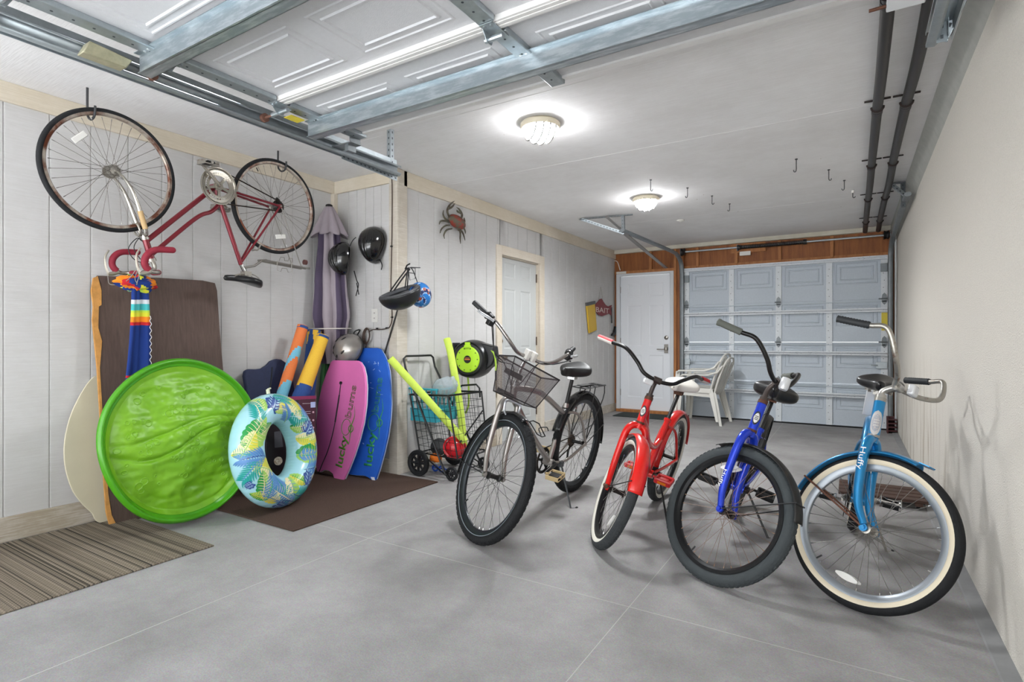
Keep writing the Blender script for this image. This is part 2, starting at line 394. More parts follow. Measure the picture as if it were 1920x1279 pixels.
# steel trim between ceiling and stucco wall
grey_trim = mat('weathered grey trim', '#a9a9a3', rough=0.7, var=0.1, vscale=12)
struct(MB().add([(XR, YN, 2.44), (XR - 0.06, YN, 2.50), (XR - 0.06, YN, ZC), (XR, YN, ZC), (XR, YB, 2.33), (XR - 0.06, YB, 2.46), (XR - 0.06, YB, ZC), (XR, YB, ZC)],
    [(0, 1, 2, 3), (7, 6, 5, 4), (0, 4, 5, 1), (1, 5, 6, 2), (0, 3, 7, 4), (2, 6, 7, 3)]).build('trim_2', grey_trim, origin=(0, 0, 0)))
# cream boards along the top of the siding
struct(MB().lohi((XL, YN, 2.41), (XL + 0.02, YJ, ZC)).build('trim_3', trimm, bevel=0.003, origin=(0, 0, 0)))
struct(MB().lohi((XL + 0.02, YJ - 0.02, 2.41), (XF - 0.07, YJ, ZC)).build('trim_4', trimm, bevel=0.003, origin=(0, 0, 0)))
struct(MB().lohi((XF, YJ + 0.06, 2.39), (XF + 0.02, YB, ZC)).build('trim_5', trimm, bevel=0.003, origin=(0, 0, 0)))
# corner boards
struct(MB().lohi((XF - 0.075, YJ - 0.02, 0), (XF + 0.02, YJ, ZC)).lohi((XF, YJ, 0), (XF + 0.02, YJ + 0.10, ZC)).build('trim_6', wall_paint('worn corner board', '#d4cec4', '#bdb4a6'), bevel=0.003, origin=(0, 0, 0)))
struct(MB().lohi((XL, YJ - 0.045, 0), (XL + 0.045, YJ, 2.41)).build('trim_7', trimm, bevel=0.004, origin=(0, 0, 0)))
# baseboards
bbm = wall_paint('worn baseboard', '#cfc9bf', '#a89c8a')
struct(MB().lohi((XL, YN, 0), (XL + 0.02, YJ - 0.045, 0.135)).build('baseboard_left', bbm, bevel=0.003, origin=(0, 0, 0)))
struct(MB().lohi((XL + 0.02, YJ - 0.02, 0), (XF - 0.075, YJ, 0.12)).build('baseboard_inner', bbm, bevel=0.003, origin=(0, 0, 0)))
struct(MB().lohi((XF, YJ + 0.1, 0), (XF + 0.018, DY0 - 0.10, 0.12)).lohi((XF, DY1 + 0.11, 0), (XF + 0.018, YB, 0.12)).build('baseboard_left_rear', bbm, bevel=0.003, origin=(0, 0, 0)))

# ---------------- door in the left wall
doorm = mat('white painted door', '#bcbebd', rough=0.45, var=0.02, vscale=6)
def panel_door(frame, W_, H_, name, mats, parent, local_to, rows, cols, emb=0.006):
    """six-panel door leaf: flat face with stepped raised panels. local_to(u, v, w): u across, v up, w out of face"""
    m = MB()
    def bx(u0, u1, v0, v1, w0, w1, mm=0):
        vs = [local_to(u, v, w) for w in (w0, w1) for v in (v0, v1) for u in (u0, u1)]
        m.add(vs, [(0, 2, 3, 1), (4, 5, 7, 6), (0, 1, 5, 4), (2, 6, 7, 3), (0, 4, 6, 2), (1, 3, 7, 5)], mm)
    us = [0]; vs_ = [0]
    for a, b in cols: us += [a, b]
    for a, b in rows: vs_ += [a, b]
    us.append(W_); vs_.append(H_)
    bx(0, W_, 0, H_, -0.035, -emb - 0.003)
    for i in range(len(us) - 1):
        for j in range(len(vs_) - 1):
            pan = (i % 2 == 1) and (j % 2 == 1)
            if not pan: bx(us[i], us[i + 1], vs_[j], vs_[j + 1], -emb, 0)
            else:
                u0, u1, v0, v1 = us[i], us[i + 1], vs_[j], vs_[j + 1]; b1 = 0.012; b2 = 0.035
                r = [(0, 0.0), (b1, -emb), (b1 + 0.008, -emb), (b2, -0.0015)]
                ring = lambda d, w: [local_to(u0 + d, v0 + d, w), local_to(u1 - d, v0 + d, w), local_to(u1 - d, v1 - d, w), local_to(u0 + d, v1 - d, w)]
                pts = []
                for d, w in r: pts += ring(d, w)
                fs = []
                for k in range(3):
                    for q in range(4): fs.append((k * 4 + q, k * 4 + (q + 1) % 4, (k + 1) * 4 + (q + 1) % 4, (k + 1) * 4 + q))
                fs.append((12, 13, 14, 15)); m.add(pts, fs)
    return m.build(name, mats, parent, ang=15)
ROWS = [(0.20, 0.86), (1.0, 1.66), (1.78, 1.95)]
d1 = MB().lohi((XF - 0.1, DY0 - 0.005, 0), (XF - 0.02, DY0 + 0.018, DZ)).lohi((XF - 0.1, DY1 - 0.018, 0), (XF - 0.02, DY1 + 0.005, DZ)).lohi((XF - 0.1, DY0, DZ - 0.02), (XF - 0.02, DY1, DZ + 0.005)).build('door_1', wall_paint('cream door frame', '#ddd4c6', '#d0c4b2'), bevel=0.002)
struct(d1)
MB().lohi((XF - 0.02, DY0 - 0.085, 0), (XF + 0.018, DY0 + 0.015, DZ + 0.085)).lohi((XF - 0.02, DY1 - 0.015, 0), (XF + 0.018, DY1 + 0.085, DZ + 0.085)).lohi((XF - 0.02, DY0 + 0.015, DZ - 0.01), (XF + 0.018, DY1 - 0.015, DZ + 0.085)).build('casing', MATS['cream door frame'], d1, bevel=0.004)
fn1 = lambda u, v, w: Vector((XF - 0.045 + w, DY0 + 0.02 + u, 0.015 + v))
wd = DY1 - DY0 - 0.04
panel_door(None, wd, DZ - 0.04, 'leaf', doorm, d1, fn1, ROWS, [(0.13, wd / 2 - 0.055), (wd / 2 + 0.055, wd - 0.13)])
knobm = mat('aged brass', '#8b7a63', rough=0.3, metal=0.9)
kx = XF - 0.045
for nm, z in (('knob', 0.92), ('deadbolt', 1.10)):
    y = DY0 + 0.08
    q = MB().lathe([(0.0, 0), (0.032, 0), (0.032, 0.008), (0.018, 0.012)] + ([(0.012, 0.02), (0.013, 0.035), (0.028, 0.045), (0.032, 0.06), (0.024, 0.075), (0, 0.078)] if nm == 'knob' else [(0.018, 0.02), (0, 0.022)]), (kx, y, z), (1, 0, 0), 20)
    q.build(nm, knobm, d1)
hm = mat('brown hinge', '#5e4f42', rough=0.5, metal=0.6)
for z in (0.22, 1.05, 1.80):
    MB().lohi((XF - 0.045, DY1 - 0.022, z), (XF - 0.03, DY1 - 0.012, z + 0.1)).cyl((XF - 0.036, DY1 - 0.02, z), (XF - 0.036, DY1 - 0.02, z + 0.1), 0.007, 10).build('hinge', hm, d1)

# ---------------- rear wall
RW = MB()
def wb(m, x0, x1, z0, z1, y0=YB, y1=YB + 0.1, mm=0): return m.lohi((x0, y0, z0), (x1, y1, z1), mm)
wb(RW, XF - 0.1, -3.12, 0, ZC); wb(RW, -3.12, -2.24, 2.14, ZC); wb(RW, -2.24, -2.09, 0, ZC); wb(RW, -2.09, 0.38, 2.17, ZC); wb(RW, 0.38, XR, 0, ZC)
struct(RW.build('wall_rear', wood, origin=(0, 0, 0)))
st = MB()
for x in (-2.62, -1.93, -1.40, -0.85, -0.24): st.lohi((x, YB - 0.045, 2.18), (x + 0.038, YB, ZC - 0.06))
struct(st.build('trim_8', lumber, origin=(0, 0, 0)))
struct(MB().lohi((-2.245, YB - 0.06, 0), (-2.205, YB, ZC)).build('trim_9', lumber, origin=(0, 0, 0)))
struct(MB().lohi((-2.20, YB - 0.05, 0), (-2.105, YB - 0.0, ZC - 0.03)).build('trim_10', wood, origin=(0, 0, 0)))
struct(MB().lohi((XF + 0.02, YB - 0.06, 2.145), (-2.245, YB, 2.185)).build('trim_11', lumber, origin=(0, 0, 0)))
struct(MB().lohi((0.39, YB - 0.09, 0.0), (0.43, YB, ZC - 0.1)).build('trim_12', lumber, origin=(0, 0, 0)))
struct(MB().lohi((XF + 0.02, YB - 0.07, ZC - 0.055), (XR, YB, ZC)).build('trim_13', wall_paint('off white board', '#d9d5c8', '#c9c3b3'), origin=(0, 0, 0)))
struct(MB().lohi((-2.10, YB - 0.03, 2.165), (0.39, YB + 0.02, 2.20)).build('trim_14', lumber, origin=(0, 0, 0)))
# rear door
EX0, EX1, EZ = -3.09, -2.30, 2.11
d2m = mat('white steel door', '#eef1f6', rough=0.4)
d2 = MB().lohi((EX0 - 0.055, YB - 0.055, 0.02), (EX0, YB + 0.06, EZ + 0.04)).lohi((EX1, YB - 0.055, 0.02), (EX1 + 0.05, YB + 0.06, EZ + 0.04)).lohi((EX0, YB - 0.055, EZ), (EX1, YB + 0.06, EZ + 0.04)).build('door_2', mat('white door jamb', '#d7dadd', rough=0.5), bevel=0.003)
struct(d2)
fn2 = lambda u, v, w: Vector((EX0 + 0.004 + u, YB - 0.01 - w, 0.045 + v))
wd2 = EX1 - EX0 - 0.008
panel_door(None, wd2, EZ - 0.05, 'leaf', d2m, d2, fn2, [(0.19, 0.84), (0.98, 1.60), (1.74, 1.94)], [(0.11, wd2 / 2 - 0.06), (wd2 / 2 + 0.06, wd2 - 0.11)], emb=0.005)
MB().lohi((EX0 - 0.05, YB - 0.08, 0.0), (EX1 + 0.05, YB + 0.05, 0.045)).build('threshold', lumber, d2, bevel=0.003)
nick = mat('satin nickel', '#9a9690', rough=0.3, metal=0.9)
lx = EX1 - 0.07
MB().lathe([(0, 0), (0.032, 0), (0.030, 0.012), (0.012, 0.02), (0, 0.022)], (lx, YB - 0.01, 1.15), (0, -1, 0), 20).build('deadbolt', nick, d2)
q = MB().lathe([(0.033, -0.02), (0.033, 0.02)], (lx, YB - 0.02, 0.985), (0, 0, 1), 20, 0, None, True).box((lx, YB - 0.02, 0.985), (0.055, 0.024, 0.13))
q.tube([(lx, YB - 0.04, 0.975), (lx - 0.02, YB - 0.06, 0.975), (lx - 0.13, YB - 0.06, 0.975)], 0.008, 8)
q.build('handle', nick, d2, bevel=0.003)
for z in (0.25, 1.05, 1.85): MB().lohi((EX0 - 0.004, YB - 0.02, z), (EX0 + 0.006, YB - 0.008, z + 0.1)).build('hinge', nick, d2)
tag(MB().box((EX0 + 0.03, YB - 0.05, 2.165), (0.16, 0.03, 0.035)).build('door_sensor', white_plastic, bevel=0.003), 'small white plastic box on the frame above the white rear door', 'sensor')
tag(MB().tube([(XF + 0.02, YB - 0.08, 2.36), (XF + 0.08, YB - 0.09, 2.33), (XF + 0.12, YB - 0.08, 2.2)], 0.006, 6, smooth=5).build('white_cord', white_plastic), 'short white cord looping down above the rear door frame', 'cord')

# ================================================================== rear garage door (closed)
GX0, GX1, GY, GH = -2.095, 0.375, 8.2, 2.155
gdm = mat('blue grey door skin', '#c3ccd5', rough=0.55, var=0.04, vscale=60, bump=0.12, bscale=300)
gd = thing('garage_door', 'closed blue-grey sectional garage door at the rear with white stiles', 'garage door', (-0.86, GY + 0.02, 0))
stiles = [(-2.09, 0.07), (-1.47, 0.065), (-0.875, 0.07), (-0.285, 0.07), (0.305, 0.07)]
SH = (GH - 0.02) / 4
for k in range(4):
    z0 = 0.02 + k * SH; z1 = z0 + SH - 0.004
    m = MB().lohi((GX0, GY, z0), (GX1, GY + 0.045, z1))
    for i in range(4):
        xa = stiles[i][0] + stiles[i][1] + 0.03; xb = stiles[i + 1][0] - 0.03; za = z0 + 0.20; zb = z1 - 0.06
        for d, t in ((0, 0.007), (0.045, 0.010)):
            m.frame(lambda u, v, w: (u, GY - w, v), xa + d, za + d, xb - d, zb - d, 0.022, -0.002, t)
    m.build('door_section', gdm, gd)
    rl = MB().lohi((GX0, GY - 0.012, z1 - 0.02), (GX1, GY + 0.001, z1 + 0.002)).lohi((GX0, GY - 0.012, z0), (GX1, GY + 0.001, z0 + 0.018))
    rl.build('rail', gdm, gd)
stm = mat('white door stile', '#dde2e6', rough=0.45, var=0.05, vscale=40)
for x, w in stiles:
    m = MB().lohi((x, GY - 0.022, 0.02), (x + w, GY, GH))
    m2 = MB()
    for k in range(24):
        z = 0.09 + k * 0.088; m2.cyl((x + w / 2 - 0.01 * (k % 2), GY - 0.023, z), (x + w / 2 - 0.01 * (k % 2), GY - 0.0215, z), 0.005, 6)
    s_ = m.build('stile', stm, gd); m2.build('punched_holes', mat('dark hole', '#40464c', rough=0.6), s_)
whst = mat('white strut with chipped paint', '#e6eaee', rough=0.4, col2='#5a6168', vscale=30, stretch=(1, 1, 6), thr=(0.60, 0.68))
for z in (GH - 0.025, 1.485, 0.945, 0.41):
    m = MB()
    m.lohi((GX0 - 0.0, GY - 0.075, z + 0.018), (GX1 - 0.005, GY - 0.022, z + 0.022))
    m.lohi((GX0 - 0.0, GY - 0.075, z - 0.022), (GX1 - 0.005, GY - 0.022, z - 0.018))
    m.lohi((GX0 - 0.0, GY - 0.026, z - 0.02), (GX1 - 0.005, GY - 0.022, z + 0.02))
    m.lohi((GX0 - 0.0, GY - 0.078, z + 0.010), (GX1 - 0.005, GY - 0.074, z + 0.023)).lohi((GX0 - 0.0, GY - 0.078, z - 0.023), (GX1 - 0.005, GY - 0.074, z - 0.012))
    m.build('strut', whst, gd)
    if z < 2: MB().lohi((GX0, GY - 0.03, z + 0.10), (GX1, GY - 0.012, z + 0.112)).build('hinge_rail', mat('pale hinge rail', '#bcc6cd', rough=0.5), gd)
for z in (SH + 0.02, 2 * SH + 0.02, 3 * SH + 0.02):
    for x in (-2.055, -0.84, 0.34):
        m = MB().prism([(x - 0.022, GY - 0.03, z + 0.05), (x, GY - 0.03, z + 0.075), (x + 0.022, GY - 0.03, z + 0.05), (x + 0.03, GY - 0.03, z), (x + 0.022, GY - 0.03, z - 0.05), (x, GY - 0.03, z - 0.075), (x - 0.022, GY - 0.03, z - 0.05), (x - 0.03, GY - 0.03, z)], (0, 0.006, 0))
        m.cyl((x - 0.045 if x < 0.3 else x - 0.06, GY - 0.045, z), (x + 0.03, GY - 0.045, z), 0.008, 8)
        m.build('hinge', galv_dark, gd)
for x in (-2.05, 0.335): MB().lohi((x - 0.035, GY - 0.05, GH - 0.20), (x + 0.035, GY - 0.02, GH - 0.10)).build('top_bracket', galv_dark, gd, bevel=0.003)
MB().cyl((-2.0, GY - 0.05, 0.80), (-1.93, GY - 0.05, 0.80), 0.01, 8).lohi((-2.10, GY - 0.05, 0.76), (-2.0, GY - 0.03, 0.84)).build('slide_lock', galv, gd, bevel=0.002)
MB().cyl((0.2, GY - 0.05, 0.80), (0.27, GY - 0.05, 0.80), 0.01, 8).lohi((0.25, GY - 0.05, 0.76), (0.37, GY - 0.03, 0.84)).build('slide_lock', galv, gd, bevel=0.002)
lab(MB().lohi((0.31, GY - 0.026, 1.23), (0.372, GY - 0.0225, 1.45)).build('warning_label', mat('yellow label', '#d8c53c', rough=0.5), gd), 'yellow warning label')
MB().lohi((GX0, GY - 0.01, 0.0), (GX1, GY + 0.05, 0.02)).build('bottom_seal', rubber, gd)

# torsion bar and spring
ts = thing('torsion_shaft', 'steel torsion shaft with black spring above the closed garage door', 'spring shaft', (-0.86, YB - 0.13, 2.40))
zb = 2.395
MB().cyl((-2.06, YB - 0.13, zb), (0.40, YB - 0.13, zb), 0.013, 12).build('shaft', galv, ts)
pts = [(-1.31 + 0.78 * i / 420, YB - 0.13 + 0.026 * cos(i * 0.9), zb + 0.026 * sin(i * 0.9)) for i in range(421)]
MB().tube(pts, 0.0048, 5).build('spring', mat('dark spring steel', '#1b1c1e', rough=0.45, metal=0.5), ts)
for x in (-1.33, -0.52): MB().cyl((x - 0.02, YB - 0.13, zb), (x + 0.02, YB - 0.13, zb), 0.034, 16).build('winding_cone', plastic_black, ts)
for x in (-2.09, 0.36): MB().lathe([(0.035, -0.03), (0.055, -0.028), (0.045, 0), (0.055, 0.02), (0.03, 0.03)], (x, YB - 0.13, zb), (1, 0, 0), 20, 0, None, True).build('cable_drum', plastic_black, ts)
MB().lohi((-1.45, YB - 0.055, 2.33), (-1.0, YB - 0.046, 2.46)).build('mounting_board', lumber, ts)
MB().lohi((-1.36, YB - 0.13, zb - 0.04), (-1.345, YB - 0.046, zb + 0.04)).build('bearing_plate', galv_dark, ts)
for x in (-2.13, 0.395): MB().lohi((x, YB - 0.16, zb - 0.05), (x + 0.006, YB - 0.0, zb + 0.05)).build('end_plate', galv_dark, ts)
lab(MB().box((-1.26, YB - 0.06, 2.315), (0.14, 0.03, 0.055)).build('tag', white_plastic, ts), 'white tag')
# ================================================================== overhead door (open, under the ceiling)
OZ = 2.30; OX0, OX1 = -2.46, 0.17
odm = mat('white embossed door skin', '#c9c9cb', rough=0.5, var=0.03, vscale=50, bump=0.15, bscale=260)
odr = mat('white ribbed door rail', '#dcdad8', rough=0.5, var=0.03, vscale=30)
od = thing('overhead_door', 'open white sectional garage door lying flat under the ceiling', 'garage door', (-1.15, 1.2, OZ))
JY = [2.28, 1.745, 1.21, 0.675, 0.14]
CXs = [-2.46, -1.185, 0.10]
for k in range(4):
    y1 = JY[k] - 0.003; y0 = JY[k + 1] + 0.003
    m = MB().lohi((OX0, y0, OZ), (OX1, y1, OZ + 0.045))
    for xa, xb in ((-2.33, -1.83), (-1.73, -1.25), (-1.05, -0.56), (-0.46, 0.04)):
        ya, yb = y0 + 0.11, y1 - 0.11
        for d, t in ((0, 0.004), (0.04, 0.006)):
            m.frame(lambda u, v, w: (u, v, OZ - w), xa + d, ya + d, xb - d, yb - d, 0.020, -0.002, t)
    m.build('door_section', odm, od)
    r = MB()
    if k > 0:
        for i in range(5): r.lohi((OX0, y1 - 0.055 + 0.011 * i, OZ - 0.022 - 0.003 * (i % 2)), (OX1, y1 - 0.044 + 0.011 * i, OZ + 0.002))
    else:
        for i in range(3): r.lohi((OX0, y1 - 0.045 + 0.015 * i, OZ - 0.010 + 0.003 * i), (OX1, y1 - 0.030 + 0.015 * i, OZ + 0.002))
    r.build('rail', odr, od)
    for x in CXs:
        s_ = MB().lohi((x, y0 + 0.01, OZ - 0.024), (x + 0.07, y1 - 0.06 if k else y1 - 0.01, OZ + 0.001)).build('stile', galv if x != CXs[2] else galv, od, bevel=0.004)
        h = MB()
        for i in range(7): h.cyl((x + 0.035, y0 + 0.06 + 0.065 * i, OZ - 0.0252), (x + 0.035, y0 + 0.06 + 0.065 * i, OZ - 0.0245), 0.005, 8)
        h.build('punched_holes', mat('dark hole', '#40464c'), s_)
gst = mat('spangled galvanised strut', '#a9b4ba', rough=0.38, metal=0.85, col2='#c8d0d4', vscale=9, stretch=(1, 6, 6), thr=(0.45, 0.62))
for y in (1.955, 1.126, 0.46):
    m = MB()
    m.lohi((OX0 - 0.05, y, 2.205), (OX1 + 0.03, y + 0.0025, 2.285))          # web facing the opening
    m.lohi((OX0 - 0.05, y - 0.022, 2.283), (OX1 + 0.03, y + 0.0025, 2.286))   # upper flange
    m.lohi((OX0 - 0.05, y, 2.205), (OX1 + 0.03, y + 0.045, 2.2075))
    m.lohi((OX0 - 0.05, y + 0.043, 2.205), (OX1 + 0.03, y + 0.0455, 2.285))
    m.lohi((OX0 - 0.05, y - 0.008, 2.205), (OX1 + 0.03, y + 0.002, 2.209))
    m.build('strut', gst, od)
    b = MB()
    for x in (-2.43, -1.15, 0.13):
        for dx in (-0.012, 0.015): b.cyl((x + dx, y - 0.012, 2.275), (x + dx, y - 0.012, 2.286), 0.006, 6)
    b.build('bolts', chrome, od)
for y in JY[1:4]:
    for x in (-2.42, -1.15, 0.13):
        m = MB().prism([(x - 0.03, y - 0.07, OZ - 0.026), (x + 0.03, y - 0.07, OZ - 0.026), (x + 0.03, y + 0.045, OZ - 0.026), (x - 0.03, y + 0.045, OZ - 0.026)], (0, 0, -0.003))
        m.prism([(x - 0.03, y - 0.05, OZ - 0.028), (x - 0.03, y + 0.03, OZ - 0.028), (x - 0.03, y + 0.01, OZ - 0.065), (x - 0.03, y - 0.02, OZ - 0.065)], (0.003, 0, 0))
        m.cyl((x - 0.045 if x > -2 else x - 0.09, y - 0.005, OZ - 0.05), (x + 0.035, y - 0.005, OZ - 0.05), 0.011, 10)
        for dx, dy in ((-0.015, -0.055), (0.015, -0.055), (0, 0.035)): m.cyl((x + dx, y + dy, OZ - 0.035), (x + dx, y + dy, OZ - 0.026), 0.006, 6)
        hg = m.build('hinge', galv, od)
        if x != -1.15:
            sx = -1 if x < -1 else 1
            MB().cyl((x + sx * 0.03, y - 0.005, OZ - 0.05), (x + sx * 0.15, y - 0.005, OZ - 0.05), 0.006, 8).cyl((x + sx * 0.145, y - 0.005, OZ - 0.05), (x + sx * 0.165, y - 0.005, OZ - 0.05), 0.022, 16).build('roller', mat('brown nylon roller', '#6d4a3d', rough=0.6), hg)
MB().lohi((-2.60, 2.19, 2.24), (-2.44, 2.27, 2.246)).lohi((-2.45, 2.19, 2.24), (-2.444, 2.27, 2.30)).lohi((-2.50, 2.20, 2.20), (-2.47, 2.26, 2.25)).build('bottom_bracket', galv_dark, od, bevel=0.002)
MB().lohi((0.10, 2.18, 2.235), (0.21, 2.30, 2.262)).build('bottom_bracket', mat('white bracket', '#d8dadc', rough=0.4), od, bevel=0.004)
MB().cyl((0.05, 2.275, 2.245), (0.27, 2.265, 2.245), 0.006, 8).build('roller_stem', rust, od)
lab(MB().lohi((-2.50, 1.80, 2.255), (-2.44, 1.88, 2.259)).build('warning_label', mat('yellow label', '#d8c53c'), od), 'yellow warning label')

def ctrack(name, label, X, sgn, y0, y1, z, hang):
    """C-channel track with its perforated angle; sgn points to the door"""
    t = thing(name, label, 'door track', (X, (y0 + y1) / 2, z))
    m = MB()
    pr = [(-0.02, 0.030), (0.0, 0.034), (0.022, 0.030), (0.024, 0.022)]
    path = [(sgn * 0.030, z + 0.018), (sgn * 0.030, z + 0.028), (sgn * 0.004, z + 0.031), (-sgn * 0.006, z + 0.022), (-sgn * 0.006, z - 0.022), (sgn * 0.004, z - 0.031), (sgn * 0.030, z - 0.028), (sgn * 0.030, z - 0.018)]
    m.grid(lambda u, v: (X + path[min(7, int(round(v * 7)))][0], y0 + (y1 - y0) * u, path[min(7, int(round(v * 7)))][1]), 2, 8)
    m.build('channel', galv, t, solid=0.002)
    m = MB().lohi((X - sgn * 0.012, y0, z + 0.034), (X - sgn * 0.009, y1, z + 0.075)).lohi((X - sgn * 0.045, y0, z + 0.034), (X - sgn * 0.009, y1, z + 0.037))
    m.lohi((X - sgn * 0.05, y0, z - 0.02), (X - sgn * 0.045, y1, z + 0.037))
    m.build('support_angle', galv, t)
    return t
def perf(name, a, b, parent, w=0.032, n=None, mt=None, side=(1, 0, 0)):
    """slotted angle iron from a to b with dark slots"""
    a = Vector(a); b = Vector(b); L = (b - a).length; s = Vector(side)
    t = (b - a).normalized(); s = (s - t * s.dot(t)).normalized(); q = t.cross(s)
    m = MB(); m.bar(a, b, w, 0.0025, up=q); m.bar(a + s * w / 2 + q * w / 2, b + s * w / 2 + q * w / 2, w, 0.0025, up=s)
    h = m; k = n or max(2, int(L / 0.035))
    for i in range(k):
        p = a + (b - a) * ((i + 0.5) / k)
        for off, nn, uu in ((Vector((0, 0, 0)), q, s), (s * w / 2 + q * w / 2, s, q)):
            h.bar(p + off - t * 0.007 - nn * 0.0, p + off + t * 0.007, 0.009, 0.0032, up=nn, m=1)
    o = m.build(name, [mt or galv, mat('slot shadow grey', '#50565a', rough=0.7)], parent)
    return o
tl = ctrack('door_track', 'left horizontal steel track of the open overhead garage door', -2.615, 1, -0.35, 2.76, 2.25, None)
perf('hanger_angle', (-2.64, 2.70, 2.24), (-2.64, 2.70, ZC), tl, side=(1, 0, 0))
perf('hanger_angle', (-2.64, 2.30, 2.225), (-2.66, 2.80, 2.215), tl, side=(0, 0, 1))
MB().prism([(-2.665, 2.62, 2.215), (-2.665, 2.78, 2.215), (-2.665, 2.78, 2.30), (-2.665, 2.70, 2.31)], (0.003, 0, 0)).build('end_gusset', galv, tl)
lab(MB().prism([(-2.57, 0.93, 2.212), (-2.57, 1.08, 2.212), (-2.56, 1.10, 2.25), (-2.56, 0.95, 2.262)], (0.055, 0, 0)).build('splice_plate', mat('yellowed zinc bracket', '#b3ae92', rough=0.45, metal=0.6, var=0.15, vscale=30), tl, bevel=0.004), 'yellowed zinc bracket')
tr = ctrack('door_track', 'right horizontal steel track end beside the two black ceiling pipes', 0.27, -1, -0.35, 2.62, 2.25, None)
perf('hanger_angle', (0.30, 2.56, 2.21), (0.30, 2.56, ZC), tr, side=(0, 1, 0))
perf('hanger_angle', (0.30, 2.58, 2.21), (0.43, 2.50, ZC - 0.01), tr, side=(0, 1, 0))

# rear door tracks
tb = thing('door_track', 'dark curved steel track from ceiling bracket down the left of the closed rear garage door', 'door track', (-2.15, 7.0, 2.3))
E0 = onz(1165, 432, 2.34)
MB().tube([(-2.19, E0.y, 2.34), (-2.12, 7.55, 2.34), (-2.115, 7.9, 2.32), (-2.11, 8.06, 2.24), (-2.11, 8.12, 2.08), (-2.11, 8.125, 1.9), (-2.11, 8.125, 0.02)], 0.022, 8, smooth=5, sq=1.5).build('channel', galv_dark, tb)
A0, A1 = onz(1086, 412, ZC - 0.015), onz(1186, 403, ZC - 0.015)
perf('ceiling_angle', A0, A1, tb, side=(0, 1, 0), mt=galv_dark)
perf('hanger_angle', (-2.19, E0.y + 0.03, 2.32), (-2.19, A1.y - 0.02, ZC - 0.01), tb, side=(1, 0, 0), mt=galv_dark)
perf('diagonal_angle', A0 + Vector((0.02, 0, -0.01)), (-2.19, E0.y + 0.04, 2.30), tb, side=(0, 1, 0))
B1 = Vector((-2.36, YB - 0.06, 2.19))
MB().bar((-2.20, E0.y + 0.06, 2.33), B1, 0.05, 0.01, up=(0, 0, 1)).bar((-2.33, A1.y - 0.15, ZC - 0.03), (-2.20, E0.y + 0.10, 2.34), 0.045, 0.008).build('brace', mat('grey brace bar', '#8d8a88', rough=0.5, metal=0.4, var=0.1), tb)
tb2 = thing('door_track', 'dark curved steel track down the right of the closed rear garage door', 'door track', (0.41, 7.0, 2.3))
MB().tube([(0.40, 5.7, 2.34), (0.41, 7.55, 2.34), (0.41, 7.9, 2.32), (0.405, 8.06, 2.24), (0.40, 8.12, 2.08), (0.40, 8.13, 1.9), (0.40, 8.13, 0.02)], 0.020, 8, smooth=5, sq=1.4).build('channel', galv_dark, tb2)
perf('ceiling_angle', (0.27, 5.98, ZC - 0.015), (0.45, 5.98, ZC - 0.015), tb2, side=(0, 1, 0), mt=galv_dark)
perf('hanger_angle', (0.40, 5.90, 2.28), (0.40, 5.98, ZC - 0.01), tb2, side=(0, 1, 0), mt=galv_dark)
perf('diagonal_angle', (0.29, 5.94, ZC - 0.03), (0.40, 5.86, 2.34), tb2, side=(0, 1, 0))

# vertical white conduit in the rear right corner
tag(MB().cyl((XR - 0.02, YB - 0.25, 0.02), (XR - 0.02, YB - 0.25, 2.36), 0.011, 12).build('conduit', mat('pale conduit', '#c3c6c8', rough=0.4)), 'thin pale vertical conduit on the stucco wall beside the rear garage door', 'conduit')

# ================================================================== two black ceiling pipes
pm = mat('black pipe', '#2b2829', rough=0.45, var=0.2, vscale=6)
SY = [2.62, 3.87, 5.12, 6.31, 7.51]
for i, (x0, x1, lb) in enumerate(((0.118, 0.138, 'left one of the two black pipes strapped under the ceiling'), (0.262, 0.272, 'right one of the two black pipes strapped under the ceiling'))):
    p = thing('ceiling_pipe', lb, 'pipe', (x0, 5, 2.46), 'black pipes under the ceiling')
    pts = []
    y = 0.6
    while y <= YB - 0.1:
        sag = 0.018 * sin(pi * ((y - 2.62) % 1.25) / 1.25)
        pts.append((x0 + (x1 - x0) * y / 8.2 + 0.004 * sin(pi * ((y - 2.62) / 1.25)) * (1 if i else 0.3), y, 2.475 - sag)); y += 0.125
    MB().tube(pts, 0.0265, 14).build('pipe', pm, p)
    for y in SY:
        xx = x0 + (x1 - x0) * y / 8.2
        MB().bar((xx - 0.065, y, ZC - 0.006), (xx + 0.065, y, ZC - 0.006), 0.016, 0.006).tube([(xx + 0.030 * cos(a), y, 2.475 + 0.030 * sin(a)) for a in [pi + pi * k / 8 for k in range(9)]], 0.007, 6).build('strap', mat('rusty black strap', '#2c1f1c', rough=0.7), p)
        MB().cyl((xx, y + 0.05, 2.473), (xx, y + 0.09, 2.470), 0.029, 14).build('coupling', pm, p)

